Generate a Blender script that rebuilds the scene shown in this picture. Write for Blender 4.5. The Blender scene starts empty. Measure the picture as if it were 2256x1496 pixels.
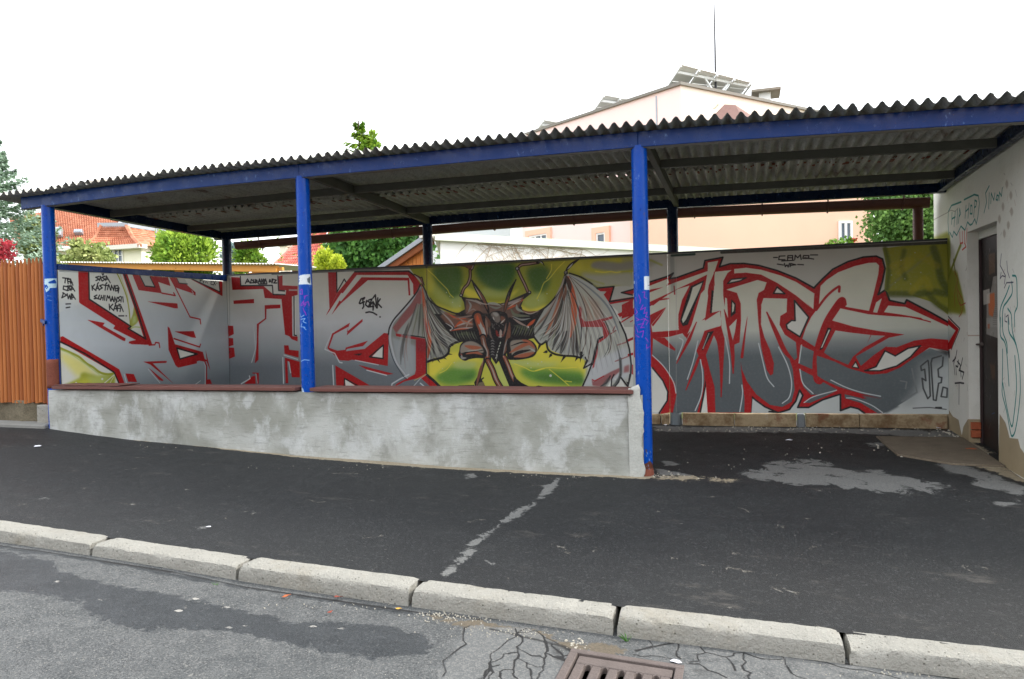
import bpy, bmesh, math, random
import numpy as np
from mathutils import Vector, Matrix
random.seed(7); np.random.seed(7)
R=math.radians
S=bpy.context.scene
COL=S.collection
# ------------------------------------------------------------ camera
FPX,YAW,PIT,ROL=1610.99,.3087,.0216,.0229
CAM=np.array([.7492,-5.6463,1.1826])
_r=np.array([math.cos(YAW),math.sin(YAW),0.]);_f=np.array([-math.sin(YAW)*math.cos(PIT),math.cos(YAW)*math.cos(PIT),-math.sin(PIT)]);_u=np.cross(_r,_f)
cr_,sr_=math.cos(ROL),math.sin(ROL)
X_=cr_*_r-sr_*_u; Y_=sr_*_r+cr_*_u
X_=_r*cr_-_u*sr_
cd=bpy.data.cameras.new('camera');cam=bpy.data.objects.new('camera',cd);COL.objects.link(cam);S.camera=cam
cd.sensor_width=36;cd.lens=36*FPX/2256;cd.clip_end=3000;cd.clip_start=.05
# image right axis: world direction whose picture is horizontal after the roll
ax=_r*cr_-_u*sr_; ay=_r*sr_+_u*cr_
cam.matrix_world=Matrix([[ax[0],ay[0],-_f[0],CAM[0]],[ax[1],ay[1],-_f[1],CAM[1]],[ax[2],ay[2],-_f[2],CAM[2]],[0,0,0,1]])
def ray(px,py):
    X=(px-1128)/FPX;Y=-(py-748)/FPX
    return _f+X*ax+Y*ay
def at(px,py,Y):
    d=ray(px,py);return CAM+d*((Y-CAM[1])/d[1])
# ------------------------------------------------------------ sky and sun
SUN_AZ=Vector((.84,.42,0)).normalized(); SUN_EL=R(36)
W=bpy.data.worlds.new('World');S.world=W;W.use_nodes=True
nt=W.node_tree;nt.nodes.clear()
sky=nt.nodes.new('ShaderNodeTexSky');sky.sky_type='NISHITA';sky.sun_disc=False;sky.sun_elevation=SUN_EL
sky.sun_rotation=math.atan2(SUN_AZ.x,SUN_AZ.y);sky.air_density=1.0;sky.dust_density=3.0;sky.ozone_density=1.0
mixc=nt.nodes.new('ShaderNodeMix');mixc.data_type='RGBA';mixc.inputs[0].default_value=.82
mixc.inputs[7].default_value=(12.6,12.9,13.3,1)
bg=nt.nodes.new('ShaderNodeBackground');bg.inputs[1].default_value=.1
wo=nt.nodes.new('ShaderNodeOutputWorld')
nt.links.new(sky.outputs[0],mixc.inputs[6]);nt.links.new(mixc.outputs[2],bg.inputs[0]);nt.links.new(bg.outputs[0],wo.inputs[0])
sl=bpy.data.lights.new('sun','SUN');sl.energy=1.8;sl.angle=R(10);sl.color=(1,.95,.87)
so=bpy.data.objects.new('sun',sl);COL.objects.link(so)
dv=Vector((SUN_AZ.x*math.cos(SUN_EL),SUN_AZ.y*math.cos(SUN_EL),math.sin(SUN_EL)))
so.rotation_euler=dv.to_track_quat('Z','Y').to_euler();so.location=(8,-6,12)
S.view_settings.view_transform='Standard';S.view_settings.look='None';S.view_settings.exposure=1.27;S.view_settings.gamma=1
S.view_settings.use_curve_mapping=False
# ------------------------------------------------------------ helpers
def srgb(r,g,b):
    f=lambda c:(c/255/12.92 if c/255<=.04045 else ((c/255+.055)/1.055)**2.4)
    return (f(r),f(g),f(b),1)
class N:
    """small node helper"""
    def __init__(s,name,rough=.8,spec=.3,metal=0):
        s.m=bpy.data.materials.new(name);s.m.use_nodes=True;s.t=s.m.node_tree;s.b=s.t.nodes['Principled BSDF']
        s.b.inputs['Roughness'].default_value=rough;s.b.inputs['Specular IOR Level'].default_value=spec;s.b.inputs['Metallic'].default_value=metal
        s.tc=s.t.nodes.new('ShaderNodeTexCoord');s.co=s.tc.outputs['Object'];s.h=None
    def sock(s,node,i,v):
        if isinstance(v,bpy.types.NodeSocket):s.t.links.new(v,node.inputs[i])
        elif v is not None:node.inputs[i].default_value=v
    def world(s):
        g=s.t.nodes.new('ShaderNodeNewGeometry');s.co=g.outputs['Position'];return s
    def noise(s,scale,detail=4,rough=.55,stretch=None,dist=0):
        co=s.co
        if stretch:
            mp=s.t.nodes.new('ShaderNodeMapping');s.t.links.new(co,mp.inputs[0]);mp.inputs['Scale'].default_value=stretch;co=mp.outputs[0]
        n=s.t.nodes.new('ShaderNodeTexNoise');n.inputs['Scale'].default_value=scale;n.inputs['Detail'].default_value=detail;n.inputs['Roughness'].default_value=rough;n.inputs['Distortion'].default_value=dist
        s.t.links.new(co,n.inputs['Vector']);return n.outputs[0]
    def vor(s,scale,out=0,feat='F1',rnd=1):
        n=s.t.nodes.new('ShaderNodeTexVoronoi');n.feature=feat;n.inputs['Scale'].default_value=scale;n.inputs['Randomness'].default_value=rnd;s.t.links.new(s.co,n.inputs['Vector']);return n.outputs[out]
    def ramp(s,v,a,b,lo=0,hi=1):
        n=s.t.nodes.new('ShaderNodeMapRange');n.interpolation_type='SMOOTHSTEP';s.sock(n,0,v)
        for i,q in ((1,a),(2,b),(3,lo),(4,hi)):n.inputs[i].default_value=q
        return n.outputs[0]
    def math(s,op,a,b=0,c=None):
        n=s.t.nodes.new('ShaderNodeMath');n.operation=op;s.sock(n,0,a);s.sock(n,1,b)
        if c is not None:s.sock(n,2,c)
        return n.outputs[0]
    def mix(s,f,a,b,mode='MIX'):
        n=s.t.nodes.new('ShaderNodeMix');n.data_type='RGBA';n.blend_type=mode;s.sock(n,0,f);s.sock(n,6,a);s.sock(n,7,b);return n.outputs[2]
    def color(s,v):s.sock(s.b,'Base Color',v);return s
    def rough(s,v):s.sock(s.b,'Roughness',v);return s
    def bump(s,v,st=.3,d=.01):
        n=s.t.nodes.new('ShaderNodeBump');n.inputs['Strength'].default_value=st;n.inputs['Distance'].default_value=d;s.sock(n,'Height',v)
        if s.h is not None:s.t.links.new(s.h,n.inputs['Normal'])
        s.h=n.outputs[0];s.t.links.new(s.h,s.b.inputs['Normal']);return s
    def img(s,image,uv=True):
        n=s.t.nodes.new('ShaderNodeTexImage');n.image=image;n.extension='EXTEND';n.interpolation='Cubic' if 0 else 'Linear'
        s.t.links.new(s.tc.outputs['UV'],n.inputs[0]);return n.outputs[0]
    def sep(s,c):
        n=s.t.nodes.new('ShaderNodeSeparateColor');s.t.links.new(c,n.inputs[0]);return n.outputs
def simple(name,col,rough=.7,spec=.3,metal=0,var=.25,scale=6,bump=.1,bs=60,fine=0,stretch=None):
    n=N(name,rough,spec,metal).world()
    c=srgb(*col);d=tuple(x*(1-var) for x in c[:3])+(1,);l=tuple(min(1,x*(1+var*.6)) for x in c[:3])+(1,)
    v=n.mix(n.noise(scale,5,.6,stretch),d,l)
    if fine:v=n.mix(n.ramp(n.noise(bs*2,2),.35,.65),v,n.mix(1.0,v,(1-fine,)*3+(1,),'MULTIPLY'))
    n.color(v)
    if bump:n.bump(n.noise(bs,4),bump,.01)
    return n.m
class MB:
    def __init__(s):s.v=[];s.f=[];s.uv=[];s.sm=False
    def add(s,v,f,uv=None):
        o=len(s.v);s.v+=[tuple(map(float,q)) for q in v];s.f+=[tuple(i+o for i in q) for q in f]
        return s
    def box(s,x0,x1,y0,y1,z0,z1):
        v=[(x,y,z) for z in (z0,z1) for y in (y0,y1) for x in (x0,x1)]
        return s.add(v,[(0,2,3,1),(4,5,7,6),(0,1,5,4),(2,6,7,3),(0,4,6,2),(1,3,7,5)])
    def hexa(s,b,t): # bottom 4, top 4 (same order ccw from above)
        return s.add(list(b)+list(t),[(3,2,1,0),(4,5,6,7),(0,1,5,4),(1,2,6,5),(2,3,7,6),(3,0,4,7)])
    def beam(s,a,b,w,h,up=(0,0,1)):
        a=Vector(a);b=Vector(b);d=(b-a).normalized();u=Vector(up);sd=d.cross(u).normalized();u=sd.cross(d).normalized()
        sd*=w/2;u*=h/2
        v=[a-sd-u,a+sd-u,a+sd+u,a-sd+u,b-sd-u,b+sd-u,b+sd+u,b-sd+u]
        return s.add(v,[(0,1,2,3),(7,6,5,4),(0,4,5,1),(1,5,6,2),(2,6,7,3),(3,7,4,0)])
    def tube(s,pts,r,n=8,cap=True):
        pts=[Vector(p) for p in pts];m=len(pts);rr=r if isinstance(r,(list,tuple)) else [r]*m
        o=len(s.v);ref=None
        for i,p in enumerate(pts):
            d=(pts[min(i+1,m-1)]-pts[max(i-1,0)]).normalized()
            a=d.orthogonal().normalized() if ref is None else (ref-d*ref.dot(d)).normalized()
            ref=a;b=d.cross(a)
            for k in range(n):
                t=2*math.pi*k/n;q=p+(a*math.cos(t)+b*math.sin(t))*rr[i];s.v.append(tuple(q))
        for i in range(m-1):
            for k in range(n):
                k2=(k+1)%n;s.f.append((o+i*n+k,o+i*n+k2,o+(i+1)*n+k2,o+(i+1)*n+k))
        if cap:
            s.f.append(tuple(o+k for k in range(n))[::-1]);s.f.append(tuple(o+(m-1)*n+k for k in range(n)))
        return s
    def prism(s,pts2,y0,y1,ax='y'):
        n=len(pts2)
        g={'y':lambda p,q:(p[0],q,p[1]),'x':lambda p,q:(q,p[0],p[1]),'z':lambda p,q:(p[0],p[1],q)}[ax]
        v=[g(p,y0) for p in pts2]+[g(p,y1) for p in pts2]
        f=[tuple(range(n)),tuple(range(2*n-1,n-1,-1))]+[(i,i+n,(i+1)%n+n,(i+1)%n) for i in range(n)]
        return s.add(v,f)
    def grid(s,fn,us,vs):
        o=len(s.v);nu,nv=len(us),len(vs)
        for v in vs:
            for u in us:s.v.append(tuple(map(float,fn(u,v))))
        for j in range(nv-1):
            for i in range(nu-1):
                a=o+j*nu+i;s.f.append((a,a+1,a+nu+1,a+nu))
        return s
    def build(s,name,mat,parent=None,smooth=False,bevel=0,solid=0,uvfn=None,recalc=True,kind=None):
        off=Vector((0,0,0));p=parent
        while p is not None:off+=p.location;p=p.parent
        me=bpy.data.meshes.new(name);me.from_pydata([tuple(Vector(v)-off) for v in s.v],[],s.f)
        if recalc:
            bm=bmesh.new();bm.from_mesh(me);bmesh.ops.recalc_face_normals(bm,faces=bm.faces)
            if bevel:bmesh.ops.bevel(bm,geom=[e for e in bm.edges if len(e.link_faces)==2 and e.calc_face_angle(0)>.6],offset=bevel,segments=1,affect='EDGES')
            bm.to_mesh(me);bm.free()
        if smooth:
            for q in me.polygons:q.use_smooth=True
            if hasattr(me,'set_sharp_from_angle'):me.set_sharp_from_angle(angle=R(40))
        if uvfn:
            ul=me.uv_layers.new(name='UVMap')
            for l in me.loops:
                ul.data[l.index].uv=uvfn(Vector(me.vertices[l.vertex_index].co)+off)
        if mat:me.materials.append(mat)
        o=bpy.data.objects.new(name,me);COL.objects.link(o)
        if parent is not None:o.parent=parent
        if solid:
            m=o.modifiers.new('s','SOLIDIFY');m.thickness=solid
        if kind:o['kind']=kind
        return o
def tag(o,label,cat,group=None):
    o['label']=label;o['category']=cat
    if group:o['group']=group
    return o
def thing(name,loc,label,cat,group=None):
    o=bpy.data.objects.new(name,None);COL.objects.link(o);o.location=loc;o.empty_display_size=.2;return tag(o,label,cat,group)
def struct(o):o['kind']='structure';return o
def part(name,me,parent,loc=(0,0,0),rot=(0,0,0),scale=(1,1,1)):
    o=bpy.data.objects.new(name,me);COL.objects.link(o);o.parent=parent
    off=Vector((0,0,0));p=parent
    while p is not None:off+=p.location;p=p.parent
    o.location=Vector(loc)-off;o.rotation_euler=rot;o.scale=scale;return o
def mesh_only(mb,name,mat,smooth=False,bevel=0,mats=None):
    o=mb.build(name,mat,None,smooth,bevel);me=o.data;bpy.data.objects.remove(o);return me
# ------------------------------------------------------------ painted surfaces (colour only), rasterised from strokes in wall metres
class Wall:
    def __init__(s,u0,u1,v0,v1,base,RES=250.):
        s.u0,s.v1,s.RES=u0,v1,RES
        s.W=int((u1-u0)*RES);s.H=int((v1-v0)*RES);s.a=np.zeros((s.H,s.W,3),np.float32);s.a[:]=base
        s.u1,s.v0=u1,v0
    def px(s,pts): 
        return np.array([((x/1000-s.u0)*s.RES,(s.v1-z/1000)*s.RES) for x,z in pts])
def spline(p,closed):
    n=len(p)
    if n<3:return p
    out=[]
    for i in range(n if closed else n-1):
        if closed: a,b,c,d=p[i-1],p[i],p[(i+1)%n],p[(i+2)%n]
        else:
            b,c=p[i],p[i+1];a=p[i-1] if i else 2*b-c;d=p[i+2] if i+2<n else 2*c-b
        for t in (0,.2,.4,.6,.8):
            out.append(.5*((2*b)+(c-a)*t+(2*a-5*b+4*c-d)*t*t+(3*b-a-3*c+d)*t**3))
    if not closed:out.append(p[-1])
    return np.array(out)
def grad(stops,v):
    vs=[q[0] for q in stops]
    return np.stack([np.interp(v,vs,[q[1][k] for q in stops]) for k in range(3)],-1)
GR={'gL':[(.15,(110,120,126)),(.55,(128,138,144)),(.8,(172,182,188)),(1.05,(200,208,214)),(1.4,(198,206,210)),(1.75,(214,214,206)),(1.95,(218,218,206))],
    'gB':[(.15,(96,104,110)),(.68,(116,125,131)),(.95,(166,175,179)),(1.25,(206,212,214)),(1.6,(214,217,208)),(1.95,(218,220,208))],
    'gR':[(.15,(86,94,98)),(.78,(98,108,112)),(.92,(146,154,154)),(1.05,(204,209,198)),(1.3,(216,219,203)),(1.95,(222,223,202))]}
def dist(p,w,x0,y0,x1,y1):
    # min over segments of (d - r) ; w radius at each point
    yy,xx=np.mgrid[y0:y1,x0:x1]+.5
    best=np.full(xx.shape,1e9,np.float32)
    for i in range(len(p)-1):
        a,b=p[i],p[i+1];r0,r1=w[i],w[i+1];m=max(r0,r1)+6+SOFT
        X0=max(x0,int(min(a[0],b[0])-m));X1=min(x1,int(max(a[0],b[0])+m)+2);Y0=max(y0,int(min(a[1],b[1])-m));Y1=min(y1,int(max(a[1],b[1])+m)+2)
        if X1<=X0 or Y1<=Y0:continue
        sl=(slice(Y0-y0,Y1-y0),slice(X0-x0,X1-x0))
        dx,dy=b-a;L=dx*dx+dy*dy+1e-9
        t=np.clip(((xx[sl]-a[0])*dx+(yy[sl]-a[1])*dy)/L,0,1)
        d=np.hypot(xx[sl]-a[0]-t*dx,yy[sl]-a[1]-t*dy)-(r0+(r1-r0)*t)
        best[sl]=np.minimum(best[sl],d)
    return best
def poly_cov(p,x0,y0,x1,y1):
    S=3;H=(y1-y0)*S;W=(x1-x0)*S
    cov=np.zeros((H,W),np.int32);n=len(p);ys=(np.arange(H)+.5)/S+y0
    M=np.zeros((H,W+1),np.int32)
    for i in range(n):
        a,b=p[i],p[(i+1)%n]
        if a[1]==b[1]:continue
        lo,hi=min(a[1],b[1]),max(a[1],b[1])
        k=np.nonzero((ys>=lo)&(ys<hi))[0]
        if len(k)==0:continue
        xs=a[0]+(ys[k]-a[1])*(b[0]-a[0])/(b[1]-a[1])
        xi=np.clip(np.ceil((xs-x0)*S-.5),0,W).astype(int)
        np.add.at(M,(k,xi),1)
    ins=(np.cumsum(M[:,:W],1)&1).astype(np.float32)
    return ins.reshape(y1-y0,S,x1-x0,S).mean((1,3))
def blur(m,r):
    r=int(max(1,r))
    for _ in range(2):
        for ax in (0,1):
            pad=[(0,0),(0,0)];pad[ax]=(r+1,r);c=np.cumsum(np.pad(m,pad,mode='edge'),ax)
            m=(c[2*r+1:]-c[:-2*r-1])/(2*r+1) if ax==0 else (c[:,2*r+1:]-c[:,:-2*r-1])/(2*r+1)
    return m
SOFT=0
def paint(Wl,kind,col,alpha,w,soft,curve,pts):
    """kind P polygon, S stroke, T tapered both ends, A tapered at end"""
    global SOFT
    RES=Wl.RES
    p=Wl.px(pts);
    if curve:p=spline(p,kind=='P')
    w=w/1000*RES;soft=soft/1000*RES;SOFT=soft
    m=w+2*soft+3
    x0=max(0,int(p[:,0].min()-m));x1=min(Wl.W,int(p[:,0].max()+m)+2);y0=max(0,int(p[:,1].min()-m));y1=min(Wl.H,int(p[:,1].max()+m)+2)
    if x1<=x0 or y1<=y0:return
    if kind=='P':
        c=poly_cov(p,x0,y0,x1,y1)
        if soft>=1:c=blur(c,soft)
    else:
        n=len(p);t=np.linspace(0,1,n)
        ww=np.full(n,w/2)
        if kind=='T':ww=w/2*np.sin(np.pi*np.clip(t,.04,.96))**.6
        if kind=='A':ww=w/2*(1-t)**.7
        d=dist(p,ww,x0,y0,x1,y1)
        c=np.clip(.5-d,0,1) if soft<1 else (lambda q:q*q*(3-2*q))(np.clip(.5-d/(2*soft),0,1))
    c=c*alpha
    if isinstance(col,str):
        v=Wl.v1-(np.arange(y0,y1)+.5)/RES;cc=grad(GR[col],v)[:,None,:]
    else:cc=np.array(col,np.float32)
    a=Wl.a[y0:y1,x0:x1];cc=np.where(cc<0,a,cc);a+=(cc-a)*c[...,None]

PAL={'R': (172, 10, 16), 'K': (20, 20, 24), 'W': (222, 224, 216), 'Wc': (190, 192, 184), 'D': (88, 96, 100), 'Hh': (206, 214, 216), 'O': (206, 92, 50), 'gr': (168, 172, 168), 'lg': (186, 190, 186), 'dg': (70, 74, 74), 'br': (124, 78, 58), 'db': (74, 54, 46), 'ol': (158, 164, 48), 'ye': (238, 226, 76), 'gn': (98, 150, 58), 'dgn': (56, 102, 42), 'lgn': (188, 204, 128), 'pk': (150, 84, 84), 'sb': (150, 170, 182), 'wy': (200, 190, 110)}
WALLS={'b':Wall(-5.9,2.68,.15,1.93,PAL['W']),'s':Wall(0,2.6,.1,1.93,PAL['W']),'w':Wall(.2,2.62,-.1,2.45,(214,214,206)),'g':Wall(-7,3.5,-3.6,2.75,(0,0,0),200.),'h':Wall(-7,3.5,-3.6,2.75,(0,0,0),200.),'d':Wall(1.1,1.94,-.1,1.86,(40,32,28)),'1':Wall(-.19,.19,.1,2.52,(0,66,158)),'2':Wall(-.19,.19,.1,2.52,(0,66,158)),'3':Wall(-.19,.19,0,2.52,(0,66,158))}
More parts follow.
